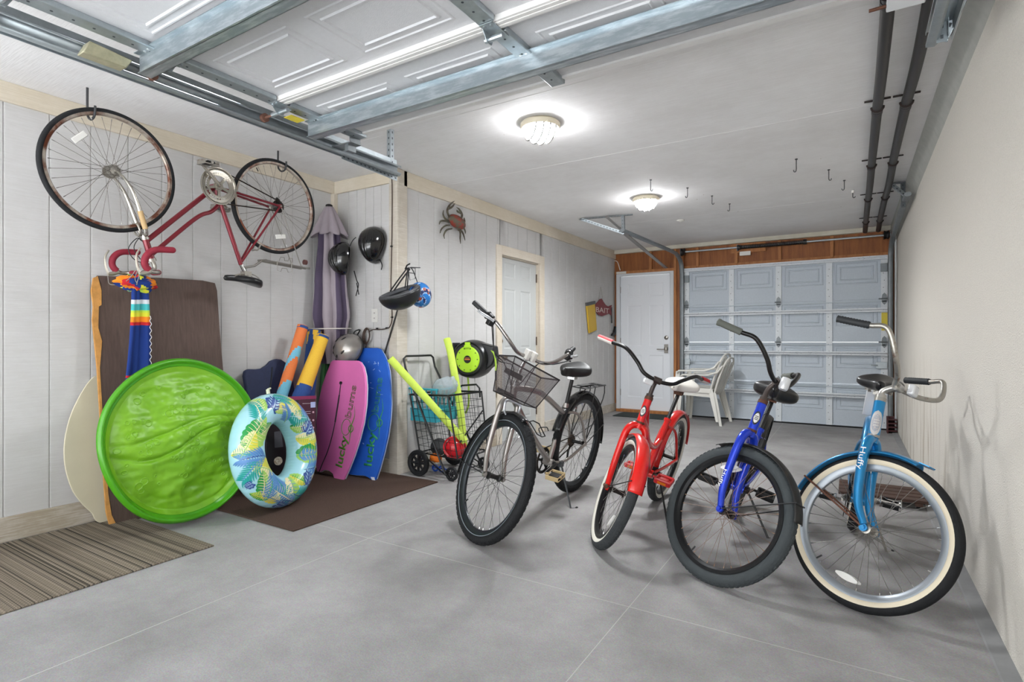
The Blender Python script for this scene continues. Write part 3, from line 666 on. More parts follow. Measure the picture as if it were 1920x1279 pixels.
# ================================================================== lamps
lm = emis('lit frosted glass', '#fbfcff', 40.0)
cream = mat('cream lamp rim', '#d9cfb8', rough=0.4)
for (px, py, lb, rot, pw) in ((1013, 240, 'nearer round caged ceiling lamp, lit', 0.9, 44), (1211, 377, 'farther round caged ceiling lamp near the hooks, lit', 0.1, 82)):
    c = onz(px, py, 2.485); c.z = ZC
    L_ = thing('ceiling_lamp', lb, 'ceiling lamp', c, 'lit caged ceiling lamps')
    MB().lathe([(0.0, -0.001), (0.118, -0.001), (0.130, -0.012), (0.130, -0.030), (0.122, -0.042), (0.108, -0.044)], c, (0, 0, 1), 40).build('rim', cream, L_)
    MB().lathe([(0.110 * cos(a), -0.040 - 0.085 * sin(a)) for a in [pi / 2 * k / 12 for k in range(13)]], c, (0, 0, 1), 36).build('dome', lm, L_)
    ld_ = bpy.data.lights.new('lamp_light', 'SPOT'); lo_ = bpy.data.objects.new('lamp_light', ld_); COL.objects.link(lo_)
    ld_.energy = pw; ld_.spot_size = radians(172); ld_.spot_blend = 0.6; ld_.shadow_soft_size = 0.15; ld_.color = (0.95, 0.98, 1.0)
    lo_.parent = L_; lo_.location = (0, 0, -0.15)
    wr_ = MB()
    for d in (-0.07, -0.025, 0.02, 0.065):
        pts = []
        for k in range(17):
            a = pi * k / 16; s = math.sqrt(max(0, 0.122 ** 2 - d * d)); q = Vector((d, s * cos(a), -0.042 - 0.092 * sin(a) * math.sqrt(max(0.05, 1 - (d / 0.122) ** 2))))
            q = Matrix.Rotation(rot, 3, 'Z') @ q; pts.append(c + q)
        wr_.tube(pts, 0.0045, 6)
    wr_.build('cage', mat('aged cage wire', '#3f3c36', rough=0.6), L_)
    e = MB()
    for a in (rot + pi / 2, rot - pi / 2, rot): e.ball(c + Vector((0.122 * cos(a), 0.122 * sin(a), -0.036)), 0.012, 8)
    e.build('clamps', cream, L_)

# ================================================================== hooks
hkm = mat('dark hook wire', '#4a4a4c', rough=0.5, metal=0.6)
HK = [(1493, 298, 0.10, 'foremost of the wire ceiling hooks left of the two black pipes'), (1554, 318, 0.09, 'second of the wire ceiling hooks left of the black pipes, counting from the front'), (1583, 338, 0.085, 'thin wire ceiling hook just left of the pale-capped hook'), (1599, 356, 0.075, 'ceiling hook with a pale cap closest to the black pipes'), (1289, 352, 0.09, 'wire ceiling hook immediately right of the farther ceiling lamp'), (1335, 367, 0.085, 'second wire ceiling hook to the right of the farther ceiling lamp'), (1368, 382, 0.075, 'third wire ceiling hook to the right of the farther ceiling lamp'), (1220, 337, 0.10, 'wire ceiling hook directly in front of and above the farther ceiling lamp')]
for i, (x, y, h, lb) in enumerate(HK):
    p = onz(x, y, ZC)
    s = 1 if i % 2 else -1
    q = MB().tube([p, p + Vector((0, 0, -h * 0.55)), p + Vector((0, 0, -h * 0.85)), p + Vector((s * 0.006, 0, -h)), p + Vector((s * 0.016, 0, -h * 0.97)), p + Vector((s * 0.019, 0, -h * 0.84))], 0.0034, 6, smooth=4)
    q.cyl(p, p + Vector((0, 0, -0.006)), 0.010, 10)
    if i == 3: q.cyl(p + Vector((0, 0, -0.004)), p + Vector((0, 0, -0.03)), 0.012, 10, 1)
    tag(q.build('ceiling_hook', [hkm, white_plastic], origin=p), lb, 'hook', 'wire hooks in the ceiling')
p = onz(1276, 413, ZC)
tag(MB().lathe([(0.045, 0), (0.045, -0.008), (0.02, -0.014), (0.012, -0.02), (0, -0.022)], p, (0, 0, 1), 24).build('ceiling_disc', white_plastic, origin=p), 'small white round disc on the ceiling between the hooks and rear door', 'ceiling disc')
# ================================================================== bicycles
def rotaxis(v, a, t):
    a = a.normalized(); return v * cos(t) + a.cross(v) * sin(t) + a * (v.dot(a)) * (1 - cos(t))
def rmat(name, c, rough=0.3, metal=0.6, coat=0.6, **k): return mat(name, c, rough=rough, metal=metal, coat=coat, **k)
class Bike: pass
def wheel(B, c, r, tw, S, sp, front):
    """wheel in the local xz plane at c; S maps local points (steering)"""
    root = B.root; R = B.s
    k = sp.get('tread', 0)
    rr = r - tw; rim_r = r - 2 * tw - 0.004
    if sp.get('fw_rim'): pass
    ax = Vector((0, 1, 0))
    m = MB()
    # rim
    rw = sp.get('rimw', 0.015)
    rh = sp.get('rimh', 1.0); prof = [(rim_r + 0.010, -rw), (rim_r - 0.006 * rh, -rw * 0.95), (rim_r - 0.017 * rh, -rw * 0.45), (rim_r - 0.019 * rh, 0), (rim_r - 0.017 * rh, rw * 0.45), (rim_r - 0.006 * rh, rw * 0.95), (rim_r + 0.010, rw)]
    m.lathe(prof, c, ax, 72); m.xf(S)
    w = m.build('wheel', sp['rim'], root, local=True)
    # tyre
    m = MB(); prof = []; ms = []
    n = 16
    for i in range(n + 1):
        a = -pi * 0.80 + 1.6 * pi * i / n
        prof.append((rr + tw * cos(a), tw * sin(a)))
        if i < n:
            am = abs(-pi * 0.80 + 1.6 * pi * (i + 0.5) / n)
            ms.append(1 if am > sp.get('ww', 9) else 0)
    m.lathe(prof, c, ax, 96, 0, ms)
    if k:
        for j in range(k):
            th = 2 * pi * j / k
            for side, off in ((-1, 0), (1, 0.5), (0, 0.25)):
                t2 = th + off * 2 * pi / k; a = side * 0.75
                rad = Vector((cos(t2), 0, sin(t2))); tan = Vector((-sin(t2), 0, cos(t2)))
                nn = rad * cos(a) + ax * sin(a); p = c + rad * rr + nn * (tw - 0.0005); q = tan.cross(nn)
                m.box(p, (2 * pi * r / k * 0.55, 0.010 if side else 0.013, 0.004), Matrix((tan, q, nn)).transposed())
    m.xf(S); m.build('tire', [sp['tire'], sp['wall']], w, local=True, ang=50)
    # hub
    m = MB(); hw = 0.05 if front else 0.06
    m.lathe([(0.004, -hw - 0.012), (0.008, -hw), (0.008, -hw + 0.008), (0.021, -hw + 0.012), (0.021, -hw + 0.016), (0.013, -hw + 0.022), (0.012, 0), (0.013, hw - 0.022), (0.021, hw - 0.016), (0.021, hw - 0.012), (0.008, hw - 0.008), (0.008, hw), (0.004, hw + 0.012)], c, ax, 20, 0, None, True)
    m.xf(S); m.build('hub', sp['hub'], w, local=True)
    m = MB(); N = sp.get('nsp', 36)
    for j in range(N):
        side = 1 if j % 2 else -1; g = j // 2
        a = 2 * pi * j / N; lead = (1 if g % 2 else -1) * 1.15
        h = c + Vector((cos(a + lead) * 0.019, side * (hw - 0.014), sin(a + lead) * 0.019)); e = c + Vector((cos(a) * (rim_r - 0.015), side * 0.003, sin(a) * (rim_r - 0.015)))
        m.tube([h, e], sp.get('spr', 0.0011), 4, cap=False)
        m.tube([e, e + (h - e).normalized() * 0.014], 0.0022, 4, 1)
    m.xf(S); m.build('spokes', [sp['spoke'], sp.get('nip', chrome)], w, local=True)
    m = MB(); a = sp.get('valve', -1.5)
    v = Vector((cos(a), 0, sin(a))); m.cyl(c + v * (rim_r - 0.018), c + v * (rim_r - 0.045), 0.0035, 8); m.xf(S); m.build('valve', plastic_black, w, local=True)
    if sp.get('refl'):
        for a in sp['refl']:
            v = Vector((cos(a), 0, sin(a))); t = Vector((-sin(a), 0, cos(a)))
            m = MB(); q = []
            for i in range(9):
                u = -1 + i / 4; q.append((u * 0.046, 0.014 * (1 - u * u * 0.75)))
            q = q + [(x_, -y_) for x_, y_ in q[::-1]]
            pc = c + v * (rim_r - 0.055)
            m.prism([pc + t * x_ + v * y_ + ax * 0.012 for x_, y_ in q], ax * 0.006); m.prism([pc + t * x_ + v * y_ - ax * 0.012 for x_, y_ in q], -ax * 0.006)
            m.xf(S); lab(m.build('reflector', sp.get('reflm', mat('clear reflector', '#e6e4df', rough=0.2)), w, local=True), 'pale spoke reflector')
    return w
def fender(B, c, r, a0, a1, m_, S, wdt=0.032, lift=0.018, parent=None, depth=0.014):
    m = MB(); n = 40
    def fn(u, v):
        a = radians(a0 + (a1 - a0) * u); b = (v - 0.5) * 2
        rad = r + lift - depth * abs(b) ** 2.2; taper = 1.0
        return c + Vector((cos(a) * rad, b * wdt * taper, sin(a) * rad))
    m.grid(fn, n, 9); m.xf(S); return m.build('fender', m_, parent or B.root, local=True, solid=0.0025)
def saddle(B, c, m_, L=0.26, Wd=0.105, H=0.07, tilt=0.0, under=None):
    """cruiser saddle: wide rear, nose to +x"""
    m = MB()
    def hw(t):  # t 0 rear .. 1 nose
        return Wd * (math.sqrt(max(0, 1 - ((0.28 - t) / 0.28) ** 2)) if t < 0.28 else (0.20 + 0.80 * (0.5 + 0.5 * cos(pi * min(1, (t - 0.28) / 0.5)))) * (1 if t < 0.9 else math.sqrt(max(0, 1 - ((t - 0.9) / 0.1) ** 2))))
    def fn(u, v):
        t = min(0.999, max(0.001, u)); a = 2 * pi * v; w_ = max(0.002, hw(t)); x = (t - 0.45) * L
        h = H * (0.62 + 0.38 * (1 - t)) * min(1, w_ / (0.18 * Wd))
        cx_, cz_ = cos(a), sin(a)
        y = math.copysign(abs(cx_) ** 0.8, cx_) * w_; z = (abs(cz_) ** 0.75) * (h * 0.42 if cz_ > 0 else -h * 0.5)
        z += 0.014 * (1 - t) ** 2 - 0.010 * sin(pi * t)
        return c + Vector((x * cos(tilt) - z * sin(tilt), y, z * cos(tilt) + x * sin(tilt)))
    m.grid(fn, 26, 24, cv=True); s_ = m.build('saddle', m_, B.root, local=True, ang=60)
    m = MB()
    for sy in (-1, 1): m.tube([c + Vector((-0.09, sy * 0.035, -0.02)), c + Vector((-0.05, sy * 0.022, -0.045)), c + Vector((0.03, sy * 0.02, -0.045)), c + Vector((0.10, sy * 0.008, -0.015))], 0.0035, 6, smooth=4)
    if under == 'coil':
        for sy in (-1, 1): m.tube([c + Vector((-0.085 + 0.016 * cos(k * 0.7), sy * 0.05 + 0.016 * sin(k * 0.7), -0.06 + 0.0010 * k)) for k in range(46)], 0.003, 5)
    m.box(c + Vector((-0.01, 0, -0.05)), (0.05, 0.05, 0.03))
    m.build('saddle_rails', B.sp['metal'], s_, local=True)
    return s_
def pedal(B, c, m_, kind='block', rot=0.0, side=1, cage=None):
    """pedal outboard of crank end c on side"""
    Rm = Matrix.Rotation(rot, 3, 'Y'); y0 = side * 0.025; y1 = side * 0.115; ym = (y0 + y1) / 2
    m = MB(); P = lambda x, y, z: c + Rm @ Vector((x, y, z))
    m.cyl(P(0, 0, 0), P(0, y1, 0), 0.008, 10)
    o = None
    if kind == 'block':
        for sx in (-1, 1): m.box(P(sx * 0.035, ym, 0), (0.020, abs(y1 - y0), 0.026), Rm)
        for yy in (y0, y1): m.box(P(0, yy, 0), (0.085, 0.010, 0.022), Rm)
        m.box(P(0, ym, 0), (0.03, 0.05, 0.02), Rm)
        o = m.build('pedal', m_, B.root, local=True, bevel=0.003)
        q = MB()
        for sx in (-1, 1): q.box(P(sx * 0.046, ym, 0), (0.003, 0.05, 0.014), Rm)
        q.build('reflector', mat('amber reflector', '#e07a1c', rough=0.25) if 'red' in m_.name else plastic_black, o, local=True)
    elif kind == 'cage':
        for z in (-0.012, 0.012): m.tube([P(-0.045, y0, z), P(0.045, y0, z), P(0.045, y1, z), P(-0.045, y1, z)], 0.0035, 6, closed=True)
        for sx in (-1, 1): m.box(P(sx * 0.045, ym, 0), (0.004, abs(y1 - y0), 0.024), Rm)
        o = m.build('pedal', m_, B.root, local=True)
        q = MB().box(P(0, ym, 0), (0.05, 0.07, 0.02), Rm); q.build('pedal_body', plastic_black, o, local=True, bevel=0.004)
    else:  # wire pedal
        for z in (-0.01, 0.01):
            m.tube([P(-0.045, y0, z), P(-0.02, y0 + side * 0.03, z), P(-0.02, y1 - side * 0.03, z), P(-0.045, y1, z), P(0.045, y1, z), P(0.02, y1 - side * 0.03, z), P(0.02, y0 + side * 0.03, z), P(0.045, y0, z)], 0.003, 6, closed=True)
            m.tube([P(0.025 * cos(t), y1 - side * 0.02 + 0.018 * sin(t), z) for t in [2 * pi * k / 14 for k in range(14)]], 0.0025, 5, closed=True)
        o = m.build('pedal', m_, B.root, local=True)
        q = MB()
        for sx in (-1, 1): MB().box(P(sx * 0.042, ym, 0), (0.012, 0.07, 0.018), Rm).build('rubber_block', rubber, o, local=True)
    return o
def chainring(B, c, r, m_, side=-0.045, parent=None, spokes=5, teeth=40):
    m = MB(); y = side
    q = []
    for k in range(teeth * 2):
        a = pi * k / teeth; rr = r + (0.004 if k % 2 else -0.002); q.append((rr * cos(a), rr * sin(a)))
    n = len(q); ri = r * 0.80
    vs = [c + Vector((x, y + d, z)) for d in (-0.0015, 0.0015) for x, z in q] + [c + Vector((ri * cos(pi * k / teeth), y + d, ri * sin(pi * k / teeth))) for d in (-0.0015, 0.0015) for k in range(n)]
    fs = []
    for k in range(n):
        k2 = (k + 1) % n
        fs += [(k, k2, 2 * n + k2, 2 * n + k), (n + k, 3 * n + k, 3 * n + k2, n + k2), (k, n + k, n + k2, k2), (2 * n + k, 2 * n + k2, 3 * n + k2, 3 * n + k)]
    m.add(vs, fs)
    for k in range(spokes):
        a = 2 * pi * k / spokes + 0.3; m.bar(c + Vector((0, y, 0)), c + Vector((cos(a) * ri * 1.03, y, sin(a) * ri * 1.03)), 0.017, 0.003, up=(0, 1, 0))
    m.cyl(c + Vector((0, y - 0.006, 0)), c + Vector((0, y + 0.006, 0)), r * 0.28, 20)
    return m.build('chainring', m_, parent or B.root, local=True)

def basis(P, M=None, name='bicycle', label=''):
    B = Bike(); g = B.g = P; B.s = 1
    a = B.a = Vector((-cos(g['HA']), 0, sin(g['HA']))); n = B.n = Vector((sin(g['HA']), 0, cos(g['HA'])))
    B.fa = Vector((g['wb'], 0, g['r'])); B.A = B.fa - n * g['rake']
    B.S = lambda p: B.A + rotaxis(Vector(p) - B.A, a, g['steer'])
    B.I = lambda p: Vector(p)
    if M is None:
        cl, sl = cos(g['lean']), sin(g['lean'])
        M = Matrix.Translation((g['X'], g['Y'], 0)) @ Matrix.Rotation(g['psi'], 4, 'Z') @ Matrix.Rotation(g.get('pitch', 0), 4, 'Y') @ Matrix.Rotation(g['lean'], 4, 'X')
    B.root = thing(name, label, 'bicycle', M)
    B.ax = lambda d, f=0: B.A + a * d + n * f
    return B
def bars(B, sp):
    g = B.g; S = B.S; a = B.a; n = B.n
    cp = B.ax(g['Ltop'] + g['stemu'], g['stemf']); B.cp = cp
    Y = Vector((0, 1, 0))
    # stem
    m = MB(); m.tube([B.ax(g['Ltop'] - 0.02), B.ax(g['Ltop'] + g['stemu'] * 0.55), B.ax(g['Ltop'] + g['stemu'] * 0.9, g['stemf'] * 0.5), cp], 0.0125, 12, smooth=4)
    m.cyl(cp - Y * 0.022, cp + Y * 0.022, 0.019, 14)
    m.cyl(B.ax(g['Ltop'] - 0.004), B.ax(g['Ltop'] + 0.022), 0.021, 16)
    m.xf(S); stem = m.build('stem', sp.get('stem', sp['metal']), B.root, local=True)
    ends = {}
    m = MB()
    for s in (-1, 1):
        bend = cp + n * g['bb_'] + a * g['bu'] + Y * s * g['bw']; tip = cp + n * g['gb'] + a * g['gu'] + Y * s * g['gw']
        mid = [cp + n * f_ + a * u_ + Y * s * w_ for f_, w_, u_ in sp['barmid']]
        gl = sp.get('gripl', 0.125); d = (bend - tip)
        gr = tip + d * min(0.95, gl / d.length)
        pts = [cp] + mid + [bend, gr] if sp.get('two', True) else [cp] + mid + [bend, gr]
        P = smoothpath(pts, 8); m.tube(P, 0.0112, 10)
        t = (P[-1] - P[-3]).normalized(); m.tube([P[-1], tip], 0.0112, 10)
        ends[s] = (gr, tip)
    m.xf(S); hb = m.build('handlebar', sp['bar'], B.root, local=True, ang=60)
    for s in (-1, 1):
        gr, tip = ends[s]; d = (tip - gr).normalized(); L = (tip - gr).length
        m = MB(); prof = [(0.0135, 0)]
        if sp.get('ribs'):
            for k in range(10): prof += [(0.0165, L * (0.06 + 0.09 * k)), (0.0145, L * (0.06 + 0.09 * k + 0.045))]
        else: prof += [(0.0175, L * 0.02), (0.0165, L * 0.12), (0.017, L * 0.5), (0.0165, L * 0.85), (0.0185, L * 0.93), (0.018, L * 1.0)]
        prof += [(0.016, L + 0.002), (0.0, L + 0.006)]
        m.lathe(prof, gr, d, 16)
        if sp.get('grip_under'):   # two tone: underside pale
            for i in range(len(m.f)):
                cc = sum((m.v[j] for j in m.f[i]), Vector()) / len(m.f[i])
                if (cc - gr).dot(a) - (d.dot(a)) * (cc - gr).dot(d) < -0.002: m.m[i] = 1
        m.xf(S); m.build('grip', [sp['grip'], sp.get('grip_under', sp['grip'])], hb, local=True, ang=50)
    B.ends = ends; return hb
def forkbuild(B, sp, w=0.058, fr=0.0125):
    g = B.g; a = B.a; n = B.n; Y = Vector((0, 1, 0)); m = MB()
    cr = B.ax(g['Lcrown'] - 0.01)
    for s in (-1, 1):
        m.tube([cr + a * 0.012 + Y * s * 0.008, cr + Y * s * w * 0.62, cr - a * 0.045 + Y * s * w * 0.95, B.ax(g['Lcrown'] * 0.55) + Y * s * w, B.ax(g['Lcrown'] * 0.25, g['rake'] * 0.25) + Y * s * w, B.fa + Y * s * (w + 0.002) + a * 0.012],
               [fr * 1.12, fr * 1.2, fr * 1.2, fr * 1.1, fr, fr * 0.8], 12, smooth=5)
        m.cyl(B.fa + Y * s * (w - 0.006), B.fa + Y * s * (w + 0.006), 0.016, 14)
        m.cyl(B.fa + Y * s * (w + 0.004), B.fa + Y * s * (w + 0.014), 0.010, 6)
    m.cyl(cr - a * 0.005, cr + a * 0.022, 0.021, 16)
    m.xf(B.S); f = m.build('fork', sp['frame'], B.root, local=True, ang=60)
    return f
def headtube(B, sp, fr_):
    g = B.g; m = MB()
    m.cyl(B.ax(g['Lcrown'] + 0.012), B.ax(g['Lcrown'] + 0.024), 0.0235, 18); m.cyl(B.ax(g['Ltop'] - 0.012), B.ax(g['Ltop'] + 0.006), 0.0235, 18)
    m.build('headset', sp['metal'], fr_, local=True)
def badge(B, sp, fr_, w, h, m1, m2, txt=None):
    """head badge wrapped on the front of the head tube"""
    g = B.g; d = (g['Lcrown'] + g['Ltop']) / 2 + sp.get('bdz', 0.01); R = sp.get('headr', 0.021)
    def fn(u, v, s=1.0, o=0.0008):
        # ellipse/diamond patch
        ang = (v - 0.5) * 2 * w / R * s; t = (u - 0.5) * 2
        k = (1 - abs(t) ** sp.get('bpow', 2)) ** 0.5 if abs(t) < 1 else 0
        al = ang * k
        return B.ax(d + t * h * s) + (B.n * cos(al) + Vector((0, 1, 0)) * sin(al)) * (R + o)
    m = MB(); m.grid(lambda u, v: fn(u, v), 15, 9); b_ = m.build('head_badge', m1, fr_, local=True)
    m = MB(); m.grid(lambda u, v: fn(u, v, 0.72, 0.0016), 15, 9); q = m.build('badge_emblem', m2, b_, local=True)
    m = MB()
    for t in (-0.22, 0.0, 0.22): m.grid(lambda u, v: B.ax(d + (t + (u - 0.5) * 0.10) * h) + (B.n * cos((v - 0.5) * w / R * 0.9) + Vector((0, 1, 0)) * sin((v - 0.5) * w / R * 0.9)) * (R + 0.0022), 2, 7)
    m.build('badge_stripes', m1, b_, local=True)
def drivetrain(B, sp, crank_a=0.4, L=0.165):
    g = B.g; bb = Vector((g['bbx'], 0, g['bbz'])); Y = Vector((0, 1, 0)); B.bb = bb
    cs = MB(); cs.cyl(bb - Y * 0.05, bb + Y * 0.05, 0.012, 12)
    d = Vector((cos(crank_a), 0, sin(crank_a)))
    if sp.get('onepiece', True):
        cs.tube([bb - Y * 0.045, bb - Y * 0.06 + d * 0.02, bb - Y * 0.075 + d * L], [0.011, 0.012, 0.009], 10, smooth=3)
        cs.tube([bb + Y * 0.045, bb + Y * 0.06 - d * 0.02, bb + Y * 0.075 - d * L], [0.011, 0.012, 0.009], 10, smooth=3)
    c_ = cs.build('crankset', sp['crank'], B.root, local=True)
    cr = chainring(B, bb, sp.get('ringr', 0.09), sp['crank'], -0.042, c_)
    pedal(B, bb - Y * 0.075 + d * L, sp['pedal'], sp.get('pk', 'block'), sp.get('prot', 0.0), -1)
    pedal(B, bb + Y * 0.075 - d * L, sp['pedal'], sp.get('pk', 'block'), sp.get('prot', 0.0) + 0.2, 1)
    r1 = sp.get('ringr', 0.09); r2 = 0.035; ra = Vector((0, 0, g['r']))
    dx = (ra - bb); al = math.atan2(dx.z, dx.x); be = math.acos((r1 - r2) / dx.length)
    pts = []
    for k in range(13):
        t = al + be + (2 * pi - 2 * be) * k / 12; pts.append(bb + Vector((cos(t) * r1, -0.042, sin(t) * r1)))
    for k in range(7):
        t = al - be + (2 * be) * k / 6; pts.append(ra + Vector((cos(t) * r2, -0.042, sin(t) * r2)))
    MB().tube(pts, 0.0045, 5, closed=True).build('chain', mat('oily chain', '#2f2620', rough=0.5, metal=0.6), B.root, local=True)
    if sp.get('guard'):
        m = MB(); q = []
        for k in range(15):
            t = al + be + 0.2 + (2 * pi - 2 * be - 0.4) * k / 14; q.append(bb + Vector((cos(t) * (r1 + 0.02), -0.055, sin(t) * (r1 + 0.02))))
        e = ra.lerp(bb, 0.25)
        q = q + [e + Vector((0, -0.055, -0.035)), e + Vector((0, -0.055, 0.055))]
        m.prism(q, Y * 0.004); m.build('chain_guard', sp['guard'], B.root, local=True)
def kickstand(B, sp, foot_world, top=None):
    Mi = WM[B.root.name].inverted(); f = Mi @ Vector(foot_world); t = Vector(top) if top else B.bb + Vector((-0.09, 0.045, -0.02))
    m = MB(); m.tube([t, t.lerp(f, 0.12) + Vector((0, 0.004, 0)), f, f + (f - t).normalized() * 0.0 + Vector((-0.03, 0.028, 0.0))], 0.0062, 8)
    m.ball(f + Vector((-0.03, 0.028, 0.004)), 0.009, 8, 1, (1.6, 1, 0.7)); m.box(t, (0.035, 0.03, 0.035))
    m.build('kickstand', [sp.get('kick', sp['metal']), rubber], B.root, local=True)
def stays(B, c, pts, m_, parent, S, r=0.0032, m2=None):
    m = MB()
    for a_, b_ in pts: m.tube([a_, b_], r, 6)
    m.xf(S); return m.build('stay', m_, parent, local=True)
def cable(B, name, pts, S=None, r=0.0028, m_=None, parent=None):
    m = MB().tube([(S(p) if S else Vector(p)) for p in pts], r, 6, smooth=8); return m.build(name, m_ or plastic_black, parent or B.root, local=True)

keys = ['X','Y','psi','lean','steer','r','wb','HA','rake','Lcrown','Ltop','stemf','stemu','gb','gw','gu','bb_','bw','bu','sx','sz','bbx','bbz','tw']
def G(zmin, **k): k['pitch'] = zmin / k['wb']; return k
Yv = Vector((0, 1, 0))

# ------------------------------------------------------------------ 1: turquoise cruiser
P4 = G(0.004, X=-0.003, Y=3.802, psi=-1.6, lean=-0.161, steer=1.128, r=0.327, wb=1.062, HA=1.179, rake=0.05, Lcrown=0.391, Ltop=0.585, stemf=0.062, stemu=0.062, gb=-0.125, gw=0.366, gu=0.174, bb_=0.053, bw=0.305, bu=0.146, sx=0.115, sz=0.875, bbx=0.421, bbz=0.282, tw=0.026)
teal = rmat('turquoise metallic paint', '#1783bd', 0.28, 0.55)
B = basis(P4, label='turquoise cruiser bicycle with whitewall tires beside the stucco wall'); B.name = 'teal'
whitewall = mat('cream whitewall', '#e2d6bd', rough=0.6)
alu = mat('dull aluminium rim', '#a4aab0', rough=0.38, metal=0.75)
sp = B.sp = dict(rim=alu, tire=rubber, wall=whitewall, ww=1.45, hub=rust_chrome, spoke=steel, frame=teal, metal=rust_chrome, bar=rust_chrome, stem=mat('brushed stem', '#b9b6b0', rough=0.3, metal=0.8), grip=mat('black ribbed grip', '#26292c', rough=0.6), crank=rust_chrome, pedal=chrome, pk='wire', refl=[radians(-80)], rimw=0.017, nsp=36, spr=0.0012, valve=-2.0, headr=0.023, guard=mat('dark chain guard', '#1d2226', rough=0.4), ribs=True, gripl=0.125, barmid=[(0.0, 0.035, 0.0), (0.045, 0.13, 0.0), (0.075, 0.24, 0.04)])
f_ = forkbuild(B, sp, 0.055, 0.0175)
wheel(B, B.fa, P4['r'], P4['tw'], B.S, sp, True); wheel(B, Vector((0, 0, P4['r'])), P4['r'], P4['tw'], B.I, sp, False)
def cruiser_frame(B, sp, low=True, rad=0.0185):
    g = B.g; m = MB(); bb = Vector((g['bbx'], 0, g['bbz'])); ra = Vector((0, 0, g['r'])); Hb = B.ax(g['Lcrown'] + 0.05); Ht = B.ax(g['Ltop'] - 0.04)
    st = Vector((g['bbx'] - 0.155, 0, 0.62 if not low else 0.60)); B.st = st
    m.cyl(B.ax(g['Lcrown'] + 0.02), B.ax(g['Ltop'] - 0.008), sp.get('headr', 0.021), 20)
    # down tube and curved top tube
    m.tube([Hb, Hb.lerp(bb, 0.35) + Vector((-0.01, 0, 0.035)), Hb.lerp(bb, 0.75) + Vector((0.0, 0, 0.01)), bb], rad * 1.15, 14, smooth=6)
    q = bb.lerp(st, 0.62 if low else 0.92)
    m.tube([Ht, Ht.lerp(q, 0.35) + Vector((0.03, 0, -0.10 if low else 0.02)), Ht.lerp(q, 0.72) + Vector((0.0, 0, -0.10 if low else 0.02)), q], rad, 14, smooth=6)
    m.tube([bb, st], rad * 0.95, 14)
    for s in (-1, 1):
        m.tube([bb + Yv * s * 0.02, bb.lerp(ra, 0.4) + Yv * s * 0.045, ra + Yv * s * 0.062], 0.010, 10, smooth=4)
        m.tube([st + Vector((0, s * 0.012, -0.03)), st.lerp(ra, 0.35) + Vector((-0.02, s * 0.045, 0.02)), ra + Yv * s * 0.062], 0.009, 10, smooth=4)
        m.cyl(ra + Yv * s * 0.058, ra + Yv * s * 0.066, 0.018, 14)
        if not low or sp.get('mixte'):
            m.tube([Ht + Yv * s * 0.016 - B.a * 0.05, (Ht - B.a * 0.05).lerp(ra, 0.5) + Yv * s * 0.04 + Vector((0, 0, 0.05)), ra + Yv * s * 0.062], 0.008, 10, smooth=4)
    m.cyl(bb - Yv * 0.036, bb + Yv * 0.036, 0.026, 18)
    m.cyl(st, st + (st - bb).normalized() * 0.018, rad * 1.25, 16)
    f = m.build('frame', sp['frame'], B.root, local=True, ang=60)
    return f
def seatpost(B, sp, c, m_):
    st = B.st; return MB().tube([st, c + Vector((-0.01, 0, -0.055))], 0.0128, 12).build('seat_post', m_, B.root, local=True)
fr_ = cruiser_frame(B, sp); headtube(B, sp, fr_)
sp['bdz'] = -0.02
badge(B, sp, fr_, 0.023, 0.058, mat('silver badge', '#c9c7c4', rough=0.3, metal=0.4), mat('blue grey emblem', '#7d93a6', rough=0.4, col2='#c9b9b4', vscale=300))
bars(B, sp)
sc = Vector((P4['sx'], 0, P4['sz'] + 0.0)); saddle(B, sc, mat('black vinyl saddle', '#19191b', rough=0.32), 0.27, 0.115, 0.085, under='coil'); seatpost(B, sp, sc, rust_chrome)
drivetrain(B, sp, radians(6), 0.165)
kickstand(B, sp, (onz(1662, 1034, 0.0)))
fd = fender(B, B.fa, P4['r'], 87, 184, teal, B.S, 0.036, 0.020, depth=0.018)
rm = mat('rust brown stay', '#6a4433', rough=0.7, metal=0.2, var=0.2, vscale=60)
e = B.fa + Vector((cos(radians(172)) * (P4['r'] + 0.012), 0, sin(radians(172)) * (P4['r'] + 0.012)))
st_ = MB()
for s in (-1, 1): st_.tube([B.fa + Yv * s * 0.062, e + Yv * s * 0.036], 0.0045, 6)
st_.xf(B.S).build('stay', rm, fd, local=True)
e2 = B.fa + Vector((cos(radians(87)) * (P4['r'] + 0.018), 0, sin(radians(87)) * (P4['r'] + 0.018)))
MB().prism([e2 + Vector((0, -0.036, 0)), e2 + Vector((0, 0.036, 0)), e2 + Vector((0.035, 0.024, 0.004)), e2 + Vector((0.048, 0, 0.006)), e2 + Vector((0.035, -0.024, 0.004))], (0, 0, 0.004)).xf(B.S).build('fender_tip', teal, fd, local=True)
fender(B, Vector((0, 0, P4['r'])), P4['r'], 10, 175, teal, B.I, 0.036, 0.020, depth=0.018)
rf = MB().box(B.cp + B.n * 0.045 + B.a * 0.0 + Yv * 0.035, (0.03, 0.05, 0.05), Matrix.Rotation(-0.3, 3, 'Y')).xf(B.S).build('front_reflector', mat('pale reflector', '#d9dadc', rough=0.2, metal=0.2), B.root, local=True, bevel=0.008)
lab(rf, 'pale silver front reflector')
MB().box(Vector((-0.1, -0.03, 0.74)), (0.02, 0.05, 0.16), Matrix.Rotation(0.2, 3, 'Y')).build('rear_bracket', mat('pale reflector', '#d9dadc'), B.root, local=True, bevel=0.004)
